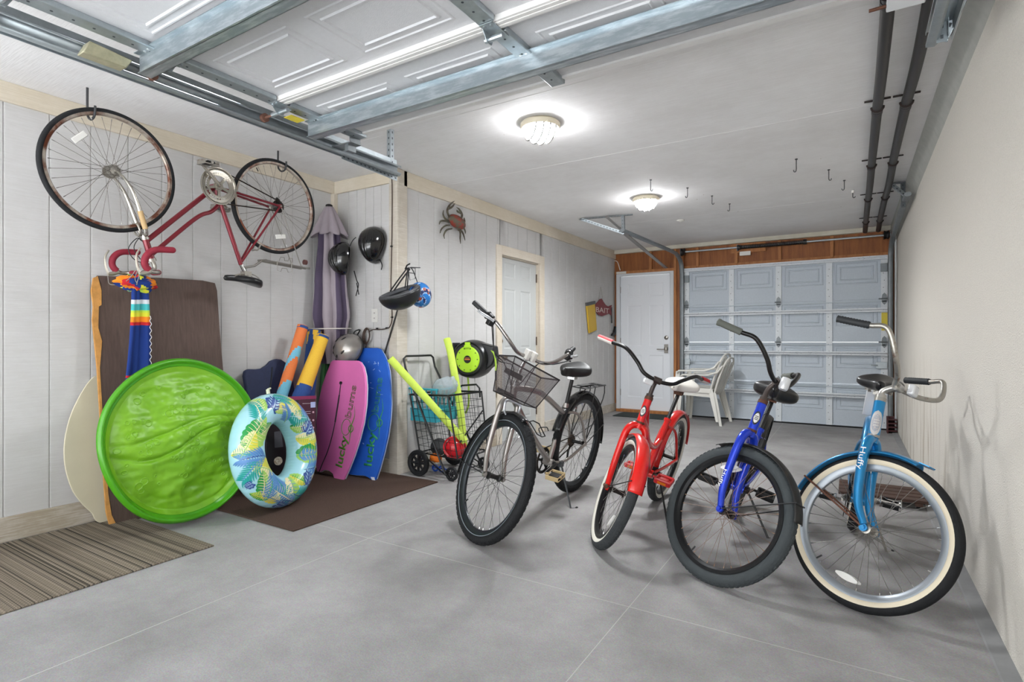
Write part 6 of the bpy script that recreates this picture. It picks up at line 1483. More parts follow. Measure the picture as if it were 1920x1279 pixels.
# navy board behind the ring
pn = plane3(Vector((-3.76, 2.45, 0.012)), Vector((-3.76, 2.95, 0.012)), Vector((XL + 0.085, 2.5, 0.90)))
navypx = cpx([(68, 372), (74, 338), (95, 327), (140, 328), (185, 322), (220, 300), (245, 272), (280, 259), (312, 263), (345, 285), (372, 330), (392, 400), (405, 520), (412, 700), (410, 900), (400, 1020), (120, 1020), (100, 800), (92, 600), (80, 450)])
nb = thing('bodyboard', 'dark navy bodyboard with wavy tail up, behind the swim ring and lime pool', 'bodyboard', Vector((-3.63, 2.7, 0.012)), 'bodyboards leaning in the corner')
slab('deck', navypx, pn, 0.040, mat('navy foam deck', '#2b3350', rough=0.75, var=0.12, vscale=30), nb, bevel=0.008)
q = [onp(x, y, *pn) + pn[1] * 0.004 for x, y in cpx([(248, 316), (243, 380), (236, 440), (228, 500)])]
MB().tube(q, 0.004, 6, smooth=3).build('leash', plastic_black, nb)
# black packaged board with maroon top
pk = plane3(Vector((-3.48, 2.56, 0.012)), Vector((-3.38, 2.94, 0.012)), Vector((-3.53, 2.95, 0.80)))
blk = thing('boxed_board', 'black and maroon printed package standing behind the swim ring', 'package', Vector((-3.45, 2.78, 0.012)))
boxpx = [(535, 744), (593, 742), (594, 800), (590, 893), (498, 900), (500, 780)]
slab('package', boxpx, pk, 0.03, mat('black printed sleeve', '#1d1216', rough=0.35), blk, bevel=0.004)
lab(slab('top_band', [(534, 744), (593, 742), (593, 748), (534, 751)], (pk[0] + pk[1] * 0.001, pk[1]), 0.003, mat('maroon band', '#7b1c4c', rough=0.4), blk, bevel=0), 'maroon band')
slab('printed_panel', [(560, 750), (592, 749), (591, 860), (560, 862)], (pk[0] + pk[1] * 0.001, pk[1]), 0.002, mat('dark maroon print', '#45142c', rough=0.4), blk, bevel=0)
m = MB(); o_ = pk[1] * 0.003
for k, y in enumerate((757, 772, 776, 787, 791, 803, 806, 818, 821)):
    a = onp(567 + (k % 3) * 2, y, *pk) + o_; b = onp(582, y - 0.5, *pk) + o_; m.bar(a, b, 0.003, 0.0008, up=pk[1])
m.build('printed_lines', mat('pale print', '#cfc3c9', rough=0.5), blk)
m = MB()
for y in (773, 788, 802, 817, 830): a = onp(587, y, *pk) + o_; m.cyl(a, a + pk[1] * 0.001, 0.008, 12)
m.build('printed_icons', mat('pink print', '#c9a0ae', rough=0.5), blk)
a = onp(587, 759, *pk); lab(slab('sticker', [(582.5, 754), (591.5, 753.5), (591.5, 764), (582.5, 764.5)], (pk[0] + pk[1] * 0.0035, pk[1]), 0.001, mat('pale blue sticker', '#a9b4dc', rough=0.5), blk, bevel=0), 'pale blue sticker')
a = onp(521.5, 864.5, *pk); m = MB().cyl(a, a + pk[1] * 0.003, 0.030, 24); lab(m.build('badge', mat('tan badge', '#a08a74', rough=0.5, col2='#e2d8c8', vscale=60), blk), 'round tan badge')
slab('window', [(514, 810), (527, 808), (531, 838), (515, 840)], (pk[0] + pk[1] * 0.002, pk[1]), 0.001, mat('grey panel print', '#4c4a50', rough=0.4), blk, bevel=0)

# ================================================================== rolled mats
def roll(name, label, top, bot, r0, r1, cols, fn, grp):
    t = thing(name, label, 'rolled mat', bot, grp)
    ax = (bot - top).normalized(); u = ax.orthogonal().normalized(); w = ax.cross(u); L = (bot - top).length
    def P(s, a, o=0): r = r0 + (r1 - r0) * s + o; return top + ax * (L * s) + (u * cos(a) + w * sin(a)) * r
    nu, nv = 60, 48
    m = MB()
    def shape(i, j):
        p = sum((P((i + d) / (nu - 1), 2 * pi * (j + e) / nv) for d in (0, 1) for e in (0, 1)), Vector()) / 4
        x = CX + FPX * (p - CV).dot(RV) / (p - CV).dot(FV); return x
    m.grid(lambda s, a: P(s, 2 * pi * a), nu, nv, 0, cv=True, mf=lambda i, j: fn(i / nu, j / nv))
    m.build('mat_roll', cols, t, ang=60)
    # spiral end
    sp_ = [top + (u * cos(a) + w * sin(a)) * r0 * (0.25 + 0.75 * a / (6 * pi)) for a in [6 * pi * k / 90 for k in range(91)]]
    m = MB(); m.grid(lambda s, b: sp_[int(s * 90 + 0.5)] - ax * (0.004 - 0.02 * b), 91, 2)
    m.build('spiral_end', cols[0], t, solid=0.004)
    return t
orm = mat('orange terry', '#d9763f', rough=0.9, var=0.1, vscale=200); lbm = mat('sky blue terry', '#6fb1c9', rough=0.9, var=0.08, vscale=200); ybm = mat('yellow terry', '#e0b33a', rough=0.9, var=0.1, vscale=200); dbm = mat('dark blue terry', '#2b4a86', rough=0.9, var=0.15, vscale=150)
def pat1(s, a):
    w = 0.5 + 0.5 * sin(2 * pi * a + 0.8)
    if s < 0.012: return 2
    if abs(s - (0.16 + 0.16 * w)) < 0.035: return 1
    if 0.34 + 0.10 * w < s < 0.62 - 0.12 * w: return 1
    if abs(s - (0.84 - 0.10 * w)) < 0.02: return 1
    return 0
def pat2(s, a):
    w = 0.5 + 0.5 * sin(2 * pi * a + 0.4)
    if s < 0.012: return 1
    if s < 0.34 + 0.05 * w: return 0
    if abs(s - 0.50 - 0.40 * w) < 0.035: return 0
    return 1
T1 = onx(568, 612, -3.74); B1_ = onx(520, 770, -3.73); B1_ = T1 + (B1_ - T1) * ((T1.z - 0.03) / (T1.z - B1_.z))
roll('rolled_mat', 'orange and sky blue rolled beach mat leaning beside the furled grey umbrella', T1, B1_, 0.042, 0.042, [orm, lbm, dbm], pat1, 'rolled beach mats')
T2 = onx(606, 630, -3.65); B2_ = onx(552, 775, -3.66); B2_ = T2 + (B2_ - T2) * ((T2.z - 0.05) / (T2.z - B2_.z))
roll('rolled_mat', 'yellow and dark blue rolled beach mat between the orange roll and green umbrella', T2, B2_, 0.048, 0.080, [ybm, dbm, orm], pat2, 'rolled beach mats')
T3 = onx(590, 620, -3.80); B3_ = onx(575, 760, -3.78); B3_ = T3 + (B3_ - T3) * ((T3.z - 0.03) / (T3.z - B3_.z))
roll('rolled_mat', 'dark blue rolled beach mat with yellow star end, behind the other two rolls', T3, B3_, 0.055, 0.055, [dbm, ybm, dbm], lambda s, a: 1 if (s < 0.09 and abs(((a * 5) % 1) - 0.5) < 0.30 - s * 2.5) else 0, 'rolled beach mats')

# ================================================================== furled umbrellas
def furled(name, label, top, bot, prof, cols, ncol, tie=None, cap=None, flare=None, seed=1):
    t = thing(name, label, 'umbrella', Vector((bot.x, bot.y, 0.012)))
    ax = (bot - top).normalized(); u = ax.orthogonal().normalized(); w = ax.cross(u); L = (bot - top).length
    MB().cyl(top + ax * 0.05, bot, 0.017, 12).build('pole', mat('dark umbrella pole', '#3a3636', rough=0.4, metal=0.5), t)
    def r_of(s):
        for (s0, r0), (s1, r1) in zip(prof[:-1], prof[1:]):
            if s <= s1: k = (s - s0) / (s1 - s0); return r0 + (r1 - r0) * (k * k * (3 - 2 * k))
        return prof[-1][1]
    S1 = prof[-1][0]
    def P(s, a):
        r = r_of(s * S1); pl = 0.22 + 0.06 * sin(s * 9 + seed)
        r *= 1 - pl + pl * abs(sin(a * 4 + s * 1.2 * sin(s * 3))) * 1.6
        return top + ax * (L * s * S1) + (u * cos(a) + w * sin(a)) * r
    m = MB(); m.grid(lambda s, v: P(s, 2 * pi * v), 50, 96, 0, cv=True, mf=lambda i, j: ncol(i / 50, j / 96))
    m.build('canopy', cols, t, ang=70)
    if flare:
        m = MB(); s0, s1, ra_, rb_ = flare
        def Q(s, v):
            a = 2 * pi * v; k = abs(sin(a * 4 + 0.4)); r = ra_ + (rb_ - ra_) * s ** 0.9 * (0.55 + 0.45 * k); return top + ax * (L * (s0 + (s1 - s0) * s * (1 - 0.12 * (1 - k)))) + (u * cos(a) + w * sin(a)) * r
        m.grid(Q, 16, 96, 0, cv=True); m.build('vent_cap', cols[0], t, ang=70, solid=0.003)
    if cap: MB().ball(top, cap, 16, 0, (1, 1, 0.5)).build('finial', plastic_black, t)
    if tie:
        r = r_of(tie) * 1.36; c = top + ax * L * tie; MB().tube([c + (u * cos(a) + w * sin(a)) * r for a in [2 * pi * k / 28 for k in range(28)]], 0.005, 6, closed=True).build('tie_cord', mat('pale cord', '#cfc9c2', rough=0.7), t)
    return t
gyu = mat('warm grey canvas', '#9b9198', rough=0.85, var=0.06, vscale=8); pur = mat('aubergine canvas', '#4d4258', rough=0.85, var=0.1, vscale=8)
ut = ony(617, 386, 3.17); ub = Vector((ut.x + 0.0, 3.22, 0.013))
furled('patio_umbrella', 'tall furled grey and purple patio umbrella standing in the wall corner', ut, ub, [(0, 0.022), (0.11, 0.085), (0.30, 0.125), (0.42, 0.140), (0.46, 0.125), (0.475, 0.118), (0.52, 0.115), (0.60, 0.08)], [gyu, pur], lambda s, v: 1 if (int(v * 8 + 0.5) % 2) else 0, tie=0.468, cap=0.030, flare=(0.005, 0.120, 0.034, 0.165))
gt = ony(620, 606, 3.24); gb = ony(612, 840, 3.26); gb.z = 0.013
furled('garden_umbrella', 'green furled umbrella between the rolled mats and the pink bodyboard', gt, gb, [(0, 0.015), (0.15, 0.055), (0.5, 0.075), (0.9, 0.05)], [mat('dark green nylon', '#1f5a2c', rough=0.5, var=0.2, vscale=6), mat('bright green nylon', '#3f8a3b', rough=0.5)], lambda s, v: 1 if int(v * 24) % 5 == 0 else 0)

# ================================================================== striped towel tied over the handlebar
tw0 = plane3(Vector((-3.74, 1.5, 1.0)), Vector((-3.74, 2.0, 1.0)), Vector((-3.70, 1.6, 1.46)))
tw_ = thing('beach_towel', 'navy beach towel with rainbow stripes hanging from the upside-down handlebar', 'towel', onp(262, 720, *tw0))
def towel_c(y): # left, right edges in px by row
    k = (y - 520) / 160; L_ = [(520, 247), (560, 246), (600, 244), (640, 241), (680, 237), (715, 233)]; R_ = [(520, 276), (560, 279), (600, 280), (640, 281), (680, 281), (715, 281)]
    def ip(T):
        for (a, b), (c, d) in zip(T[:-1], T[1:]):
            if y <= c: return b + (d - b) * (y - a) / (c - a)
        return T[-1][1]
    return ip(L_), ip(R_)
tcol = [mat('towel navy', '#15357f', rough=0.9), mat('towel white', '#d7dbe0', rough=0.9), mat('towel turquoise', '#45b5b8', rough=0.9), mat('towel yellow', '#d9d83a', rough=0.9), mat('towel orange', '#ee8a1f', rough=0.9), mat('towel red', '#c3222c', rough=0.9), mat('towel lime', '#bcd84a', rough=0.9)]
def tcf(y):
    for y1, c in ((562, 0), (570, 1), (575, 2), (581, 2), (586, 6), (593, 3), (596, 4), (603, 4), (609, 5), (703, 0), (708, 5)):
        if y < y1: return c
    return 0
def TP(u, v):
    y = 530 + 250 * u; l, r = towel_c(y); x = l + (r - l) * v
    return onp(x, y, *tw0) + tw0[1] * (0.012 * sin(v * 7 + u * 2) + 0.006 * sin(v * 17))
MB().grid(TP, 126, 28, 0, mf=lambda i, j: tcf(530 + 250 * i / 125)).build('hanging_cloth', tcol, tw_, ang=180, solid=0.004)
# bunched knot over the bars
def bun(c, sc_, cols, R_=None, seed=0):
    m = MB(); 
    def P(u, v):
        t = pi * u; a = 2 * pi * v; d = Vector((sin(t) * cos(a), sin(t) * sin(a), cos(t)))
        r = 1 + 0.35 * noise.noise(d * 2.6 + Vector((seed, 0, 0))) + 0.12 * sin(a * 5 + t * 3)
        return c + Vector((d.x * sc_[0], d.y * sc_[1], d.z * sc_[2])) * r
    m.grid(P, 24, 40, 0, cv=True, mf=lambda i, j: (int(j / 40 * 11 + 2.2 * sin(i / 24 * 4.0 + seed))) % len(cols)); return m
bk_c = onp(258, 532, *tw0) - tw0[1] * 0.01
bun(bk_c, (0.05, 0.105, 0.048), [3] * 7).build('knot', [tcol[6], tcol[3], tcol[0], tcol[4], tcol[5], tcol[0], tcol[2]], tw_, ang=180)
sm_ = MB()
lt = [onp(281, y, *tw0) + tw0[1] * 0.016 for y in range(592, 700, 6)]
A_ = onp(279, 596, *tw0) + tw0[1] * 0.014; B_ = onp(282, 690, *tw0) + tw0[1] * 0.014
text('SURF RIDER', 'lettering', mat('white towel print', '#e8eaee', rough=0.8), tw_, A_, B_ - A_, (onp(290, 640, *tw0) - onp(270, 640, *tw0)), 0.016, (B_ - A_).length, outline=0.02) if False else None
pts = []
for k in range(60):
    y = 592 + 1.75 * k; pts.append(onp(279.5 + 1.6 * sin(k * 0.9) - 1.5 * (k < 3), y, *tw0) + tw0[1] * 0.020)
MB().tube(pts, 0.0016, 5).build('white_script', mat('white towel print', '#e8eaee', rough=0.8), tw_)

# ================================================================== helmets
def shell(m, c, R_, sc_, n=28, mi=0, teardrop=0.0, lo=0, hi=pi * 0.56, vents=None):
    def P(u, v):
        t = lo + (hi - lo) * u; a = 2 * pi * v; d = Vector((sin(t) * cos(a), sin(t) * sin(a), cos(t)))
        k = 1 + teardrop * d.x * 0.35
        return c + R_ @ Vector((d.x * sc_[0], d.y * sc_[1] * (1 - teardrop * 0.35 * d.x), d.z * sc_[2]))
    m.grid(P, 18, n, mi, cv=True); return P
def helmet(label, c, R_, sc_, m1, parent_cat='helmet', ribs=6, teardrop=1.0, grp=None, straps=None):
    t = thing('bicycle_helmet', label, 'helmet', c, grp); m = MB(); shell(m, c, R_, sc_, teardrop=teardrop); s_ = m.build('shell', m1, t, ang=60, solid=0.018)
    m = MB()
    for k in range(ribs):
        a = (k - (ribs - 1) / 2) / ribs * 1.9
        pts = []
        for i in range(15):
            tt = -1.15 + 2.3 * i / 14; d = Vector((sin(tt), cos(tt) * sin(a), cos(tt) * cos(a)))
            pts.append(c + R_ @ Vector((d.x * sc_[0] * 1.03, d.y * sc_[1] * (1 - teardrop * 0.35 * d.x) * 1.03, d.z * sc_[2] * 1.03)))
        m.tube(pts, [0.001, 0.007, 0.009, 0.007, 0.001], 8)
    if ribs: m.build('shell_ribs', m1, s_)
    if straps:
        m = MB()
        for p in straps: m.tube(p, 0.006, 6, smooth=5, sq=0.4)
        m.build('strap', mat('black webbing', '#18181a', rough=0.8), t)
    return t
def toR(xd, zd):
    z = Vector(zd).normalized(); x = Vector(xd); x = (x - z * x.dot(z)).normalized(); return Matrix((x, z.cross(x), z)).transposed()
h1 = ony(701, 460, YJ - 0.045)
helmet('glossy black teardrop bicycle helmet hung higher on the short wall', h1, toR((0.10, 0, -1), (0, -1, 0.1)), (0.150, 0.105, 0.125), gloss_black, ribs=5, grp='black helmets on the short wall', straps=[[h1 + Vector((0.05, 0.02, -0.12)), h1 + Vector((0.075, 0.02, -0.17)), h1 + Vector((0.07, 0.015, -0.21))]])
MB_h = MB()
h2 = ony(643, 486, YJ - 0.17)
helmet('glossy black ribbed bicycle helmet hung beside the furled grey umbrella', h2, toR((0.35, 0, -1), (-0.45, -1, 0.1)), (0.135, 0.105, 0.11), gloss_black, ribs=8, grp='black helmets on the short wall', straps=[[h2 + Vector((0.03, 0.04, 0.10)), h2 + Vector((0.05, 0.06, 0.16)), h2 + Vector((0.07, 0.08, 0.19))], [h2 + Vector((0.09, 0.04, -0.10)), h2 + Vector((0.11, 0.05, -0.18)), h2 + Vector((0.12, 0.06, -0.22)), h2 + Vector((0.09, 0.06, -0.31))], [h2 + Vector((0.11, 0.05, -0.20)), h2 + Vector((0.125, 0.06, -0.30))]])
# silver skate helmet behind the boards
h3 = ony(655, 655, YJ - 0.125)
t = thing('skate_helmet', 'silver skate helmet with black slots hung above the pink and blue bodyboards', 'helmet', h3)
R3 = toR((1, 0, 0.1), (0.1, -1, 0.35)); m = MB(); shell(m, h3, R3, (0.130, 0.130, 0.12), lo=0, hi=pi * 0.5)
s_ = m.build('shell', mat('silver helmet shell', '#a7a29c', rough=0.25, metal=0.5, coat=0.5), t, ang=60, solid=0.01)
m = MB()
for (tt, aa) in ((0.45, 1.2), (0.6, 2.4), (0.6, 3.3), (1.0, 2.7), (1.05, 3.5), (0.8, 4.3), (0.55, 5.2), (1.15, 2.0)):
    d = Vector((sin(tt) * cos(aa), sin(tt) * sin(aa), cos(tt))); p = h3 + R3 @ Vector((d.x * 0.136, d.y * 0.136, d.z * 0.126)); n_ = (R3 @ d).normalized(); t1 = n_.orthogonal().normalized()
    m.ball(p, 0.018, 8, 0, (1.3, 0.5, 0.25), Matrix((t1, n_.cross(t1), n_)).transposed())
m.build('vent_slots', plastic_black, s_)
MB().tube([h3 + Vector((-0.01, 0.05, 0.10)), h3 + Vector((0.0, 0.06, 0.15)), h3 + Vector((0.02, 0.10, 0.165)), h3 + Vector((0.03, 0.05, 0.11))], 0.006, 6, smooth=4).build('strap', mat('black webbing', '#18181a'), t)
MB().tube([h3 + R3 @ Vector((0.128 * cos(a), 0.128 * sin(a), 0.0)) for a in [2 * pi * k / 30 for k in range(30)]], 0.012, 8, closed=True).build('rim', mat('grey foam liner', '#4e4b49', rough=0.8), t)
# cluster hung on the corner board
hc = Vector((XF - 0.02, YJ - 0.12, 0)); px = ony(749, 550, YJ - 0.16)
h4 = px
t = thing('bicycle_helmet', 'upturned black and grey bicycle helmet hung on the corner board', 'helmet', h4)
R4 = toR((-0.80, -0.5, -0.10), (0.05, 0.40, -0.85)); m = MB(); shell(m, h4, R4, (0.160, 0.125, 0.12), teardrop=0.7, hi=pi * 0.52); s_ = m.build('shell', mat('satin black shell', '#1b1c1e', rough=0.35), t, ang=60, solid=0.02)
m = MB(); m.tube([h4 + R4 @ Vector((0.150 * cos(a), 0.115 * (1 - 0.245 * cos(a)) * sin(a), 0.0)) for a in [2 * pi * k / 32 for k in range(32)]], 0.020, 8, closed=True); m.build('rim', mat('dark grey rim', '#47484b', rough=0.5), s_)
m = MB(); random.seed(11)
for k in range(14):
    a = 2 * pi * k / 14; b = a + 1.1; q = []
    for i in range(6):
        tt = 0.5 + 0.9 * i / 5; aa = a + (b - a) * i / 5; d = Vector((sin(tt) * cos(aa), sin(tt) * sin(aa), cos(tt))); q.append(h4 + R4 @ Vector((d.x * 0.163, d.y * 0.128 * (1 - 0.245 * d.x), d.z * 0.108)))
    m.tube(q, 0.0025, 5)
m.build('printed_lines', mat('grey line print', '#8a8b8c', rough=0.5), s_)
hk = Vector((XF + 0.03, YJ - 0.055, 1.70)); up4 = h4 + Vector((0, 0, 0.0))
hk = ony(765, 502, YJ - 0.10)
m = MB()
for a, b in (((-0.10, 0.0, 0.02), (-0.005, 0, 0)), ((0.03, 0.03, 0.04), (0.0, 0, 0)), ((-0.03, -0.03, 0.02), (0.02, 0, -0.01)), ((0.08, 0.0, 0.02), (0.01, 0, 0))):
    p = h4 + Vector(a); e = hk + Vector(b); m.tube([p, p.lerp(e, 0.5) + Vector((0.01, -0.012, 0.0)), e], 0.0065, 6, smooth=4, sq=0.4)
m.tube([hk + Vector((-0.03, 0.0, -0.01)), hk + Vector((-0.01, 0, 0.02)), hk + Vector((0.02, 0.0, 0.03))], 0.006, 6)
m.build('strap', mat('black webbing', '#18181a'), t)
m = MB().tube([hk + Vector((0.0, 0, 0.0)), hk + Vector((0.075, 0.0, -0.01)), hk + Vector((0.075, 0.0, -0.09)), hk + Vector((0.02, 0.0, -0.10)), hk + Vector((0.0, 0, 0.0))], 0.003, 6).tube([hk + Vector((0.01, 0, -0.04)), hk + Vector((0.07, 0, -0.05))], 0.003, 6).tube([hk + Vector((0.03, 0, -0.0)), hk + Vector((0.03, 0.11, 0.01))], 0.004, 6)
tag(m.build('wall_hanger', hkm), 'small dark wire hanger on the corner board holding the helmets', 'hanger')
h5 = ony(788, 553, YJ + 0.02)
t = thing('kids_helmet', 'small light and dark blue child helmet hung beside the upturned black helmet', 'helmet', h5)
m = MB(); R5 = toR((0.2, 0.2, -1), (0.75, -0.6, -0.2)); 
def hc5(i, j): return [0, 0, 1, 2][int(2 + 2 * sin(i * 0.5 + j * 0.55)) % 4] if i < 12 else 0
m.grid(lambda u, v: h5 + R5 @ Vector((sin(pi * 0.58 * u) * cos(2 * pi * v) * 0.10, sin(pi * 0.58 * u) * sin(2 * pi * v) * 0.085, cos(pi * 0.58 * u) * 0.085)), 18, 28, 0, cv=True, mf=hc5)
s_ = m.build('shell', [mat('glossy blue shell', '#1f6fb8', rough=0.2, coat=0.5), mat('pale blue shell print', '#a7c4e6', rough=0.25), mat('navy shell print', '#23315f', rough=0.25)], t, ang=60, solid=0.01)
m = MB(); random.seed(2)
for k in range(7):
    tt = random.uniform(0.2, 1.2); aa = random.uniform(0, 6.28); d = Vector((sin(tt) * cos(aa), sin(tt) * sin(aa), cos(tt))); p = h5 + R5 @ Vector((d.x * 0.106, d.y * 0.091, d.z * 0.091)); n_ = (R5 @ d).normalized(); m.cyl(p - n_ * 0.003, p + n_ * 0.001, random.uniform(0.008, 0.016), 10)
m.build('printed_spots', mat('rust red print', '#9a4a35', rough=0.3), s_)
MB().tube([h5 + Vector((-0.02, 0, 0.08)), hk + Vector((0.06, 0.0, -0.04)), hk + Vector((0.03, 0, -0.0))], 0.007, 6, smooth=4, sq=0.4).build('strap', mat('black webbing', '#18181a'), t)
# fishing rod
ra_ = ony(747, 575, YJ - 0.030); rb_ = ony(722, 668, YJ - 0.016); d_ = (rb_ - ra_).normalized(); 
e_ = ra_ + d_ * ((ra_.z - 0.02) / -d_.z); e_.y = YJ - 0.034
tag(MB().tube([ra_ - d_ * 0.15, ra_, e_], [0.004, 0.006, 0.011], 8).build('fishing_rod', plastic_black), 'thin black pole leaning from the helmets down behind the blue bodyboard', 'pole')

# ================================================================== wall fittings
ox = ony(703, 592, YJ); t = thing('power_outlet', 'white power outlet plate on the short wall below the black helmets', 'outlet', ox)
MB().box(ox + Vector((0, -0.003, 0)), (0.072, 0.006, 0.115)).build('plate', mat('ivory outlet plate', '#d9d7d2', rough=0.4), t, bevel=0.003)
for dz in (-0.022, 0.022):
    r_ = MB().box(ox + Vector((0, -0.0065, dz)), (0.034, 0.003, 0.030)).build('receptacle', mat('ivory outlet plate', '#d9d7d2'), t, bevel=0.004)
    MB().box(ox + Vector((-0.006, -0.0085, dz)), (0.003, 0.001, 0.010)).box(ox + Vector((0.006, -0.0085, dz)), (0.003, 0.001, 0.012)).build('slots', plastic_black, r_)
cbm = mat('brown cable', '#4a3b34', rough=0.6)
Yc = YJ - 0.026
cb_ = [(726, 316), (732, 322), (735, 345), (735, 420), (734, 480), (733, 540), (735, 595), (731, 612), (725, 616), (712, 618), (700, 618), (692, 622)]
P_ = [ony(x, y, Yc) for x, y in cb_]
t = thing('wall_cable', 'thin brown cable clipped down the corner board to a small coil', 'cable', P_[-1])
MB().tube(P_, 0.0045, 6, smooth=5).build('cable', cbm, t)
c = ony(688, 630, Yc - 0.01); m = MB()
for k in range(4): m.tube([c + Vector(((0.035 + 0.006 * k) * cos(a) * 0.8, -0.003 * k, (0.055 + 0.004 * k) * sin(a) + 0.25 * (0.04 * cos(a)))) for a in [2 * pi * i / 20 for i in range(20)]], 0.0045, 6, closed=True)
m.tube([c + Vector((0, 0, -0.05)), c + Vector((-0.02, 0, -0.12)), c + Vector((-0.03, 0, -0.22))], 0.0045, 6)
m.build('coil', cbm, t)
for x, y in ((734, 462), (735, 595), (725, 615), (707, 616)):
    p = ony(x, y, Yc - 0.002); MB().box(p, (0.018, 0.012, 0.012)).build('clip', plastic_black, t)

# ================================================================== metal crab
XC = XF + 0.012; crpx = lambda pts: [(780 + x / 6.396, 360 + y / 6.396) for x, y in pts]
t = thing('metal_crab', 'rusty red and olive metal crab hung high on the left wall', 'wall decoration', onx(851, 420, XC))
olv = mat('olive metal', '#6b6a58', rough=0.5, metal=0.4, col2='#4d4238', vscale=40); redm = mat('weathered red metal', '#8f3a2e', rough=0.55, metal=0.2, col2='#5f5a4a', vscale=22, thr=(0.44, 0.54))
def cl(pts, w=0.03): return [onx(x, y, XC + w * (0.35 + 0.65 * (1 - abs(2 * i / (len(pts) - 1) - 0.6)))) for i, (x, y) in enumerate(crpx(pts))]
cc = onx(*crpx([(490, 360)])[0], XC + 0.02)
m = MB(); a1 = onx(*crpx([(400, 330)])[0], XC + 0.02); a2 = onx(*crpx([(580, 390)])[0], XC + 0.02); a3 = onx(*crpx([(470, 270)])[0], XC + 0.02); a4 = onx(*crpx([(495, 455)])[0], XC + 0.02)
ex = (a2 - a1) / 2; ez = (a3 - a4) / 2
m.grid(lambda u, v: cc + (ex * cos(2 * pi * v) + ez * sin(2 * pi * v)) * sin(pi / 2 * u) * (1 + 0.10 * cos(4 * pi * v)) + Vector((0.035 * cos(pi / 2 * u), 0, 0)), 10, 32, 0, cv=True)
bd = m.build('body', redm, t, ang=60, solid=0.004)
for pts in ([(400, 300), (376, 240), (385, 190), (420, 140), (465, 105)], [(385, 205), (430, 180), (470, 135)], [(545, 320), (550, 270), (520, 210), (485, 182)], [(530, 250), (500, 235), (488, 215)]):
    MB().tube(cl(pts, 0.05), [0.010, 0.011, 0.009, 0.002], 8, smooth=5).build('claw', olv, t)
for pts in ([(395, 345), (350, 320), (325, 270), (330, 220)], [(395, 365), (340, 345), (295, 350), (278, 390)], [(400, 400), (350, 405), (305, 445), (290, 495)], [(430, 440), (370, 455), (335, 510), (342, 560)], [(560, 370), (582, 360), (578, 320), (575, 310)], [(540, 430), (570, 430), (590, 470), (592, 500)], [(500, 450), (530, 480), (530, 560), (535, 620)], [(520, 440), (555, 480), (575, 530), (588, 580)]):
    MB().tube(cl(pts, 0.035), [0.007, 0.009, 0.007, 0.003], 8, smooth=5).build('leg', olv, t)

# ================================================================== fish sign, yellow wiper, brush
t = thing('fish_sign', 'small dark red fish-shaped sign hung by a cord beside the rear door', 'sign', onx(1127, 585, XF + 0.02))
fpx = [(1113.5, 575), (1117, 569), (1121, 565), (1124, 561), (1127.5, 560), (1130, 565), (1135, 572), (1140, 575), (1143.5, 573), (1146.5, 572), (1144.5, 580), (1146, 592), (1141, 588), (1136, 590), (1128, 593), (1122, 591), (1116, 584)]
m = MB().prism([onx(x, y, XF + 0.016) for x, y in fpx], (0.010, 0, 0)); fs_ = m.build('fish', mat('dark red fish paint', '#7d2a30', rough=0.6, var=0.2, vscale=30), t, bevel=0.002)
A_ = onx(1117.5, 585, XF + 0.0275); B_ = onx(1142, 588, XF + 0.0275)
text('BAIT', 'lettering', mat('pale sign lettering', '#d2c4bd', rough=0.6), fs_, A_, (0, 1, 0), (0, 0, 1), 0.075, (B_ - A_).length)
MB().tube([onx(1122, 564, XF + 0.02), onx(1126.5, 538, XF + 0.01), onx(1131, 566, XF + 0.02)], 0.0025, 6).build('cord', mat('grey cable', '#8d8a84'), t)
t = thing('saw_sheath', 'flat yellow sheath with a grey top clip hung left of the red fish sign', 'saw sheath', onx(1108, 600, XF + 0.02))
MB().prism([onx(x, y, XF + 0.012) for x, y in ((1098, 571), (1113, 568), (1117, 619), (1103, 625))], (0.02, 0, 0)).build('sheath', mat('yellow plastic', '#d0a92c', rough=0.5), t, bevel=0.003)
MB().prism([onx(x, y, XF + 0.010) for x, y in ((1097.5, 568), (1113.5, 564.5), (1114, 570), (1098, 574))], (0.026, 0, 0)).build('clip', mat('grey clip', '#4d4e50', rough=0.5), t, bevel=0.002)
t = thing('paint_brush', 'black-handled scraper brush hanging between the fish sign and rear door', 'brush', onx(1149, 605, XF + 0.02))
MB().tube([onx(1146.5, 576, XF + 0.02), onx(1147, 606, XF + 0.02)], 0.012, 8).build('handle', plastic_black, t)
MB().tube([onx(1147, 606, XF + 0.02), onx(1148, 620, XF + 0.02)], 0.004, 6).build('shank', galv, t)
MB().prism([onx(x, y, XF + 0.012) for x, y in ((1151, 612), (1155, 614), (1151, 628), (1145, 630), (1146, 626), (1149, 623))], (0.03, 0, 0)).build('head', plastic_black, t, bevel=0.003)

# ================================================================== hose reel
pf0 = onx(877, 674, -2.955); axd = Vector((0.16, -1, 0)).normalized(); rcx = pf0 - axd * 0.125; RY = rcx.y
t = thing('hose_reel', 'black round hose reel with a lime green disc mounted on the left wall', 'hose reel', Vector((XF, RY + 0.03, rcx.z)))
axd = Vector((0.16, -1, 0)).normalized()
m = MB(); W2 = 0.125
m.lathe([(0.0, -W2), (0.10, -W2), (0.145, -W2 + 0.010), (0.170, -W2 + 0.04), (0.178, -0.02), (0.178, 0.03), (0.170, W2 - 0.04), (0.160, W2 - 0.012), (0.140, W2), (0.0, W2)], rcx, axd, 48)
dr = m.build('drum', mat('black reel plastic', '#17181a', rough=0.35), t, ang=30)
MB().lathe([(0.150, W2 - 0.002), (0.156, W2 + 0.006), (0.162, W2 - 0.002)], rcx, axd, 48).build('drum_ring', MATS['black reel plastic'], dr)
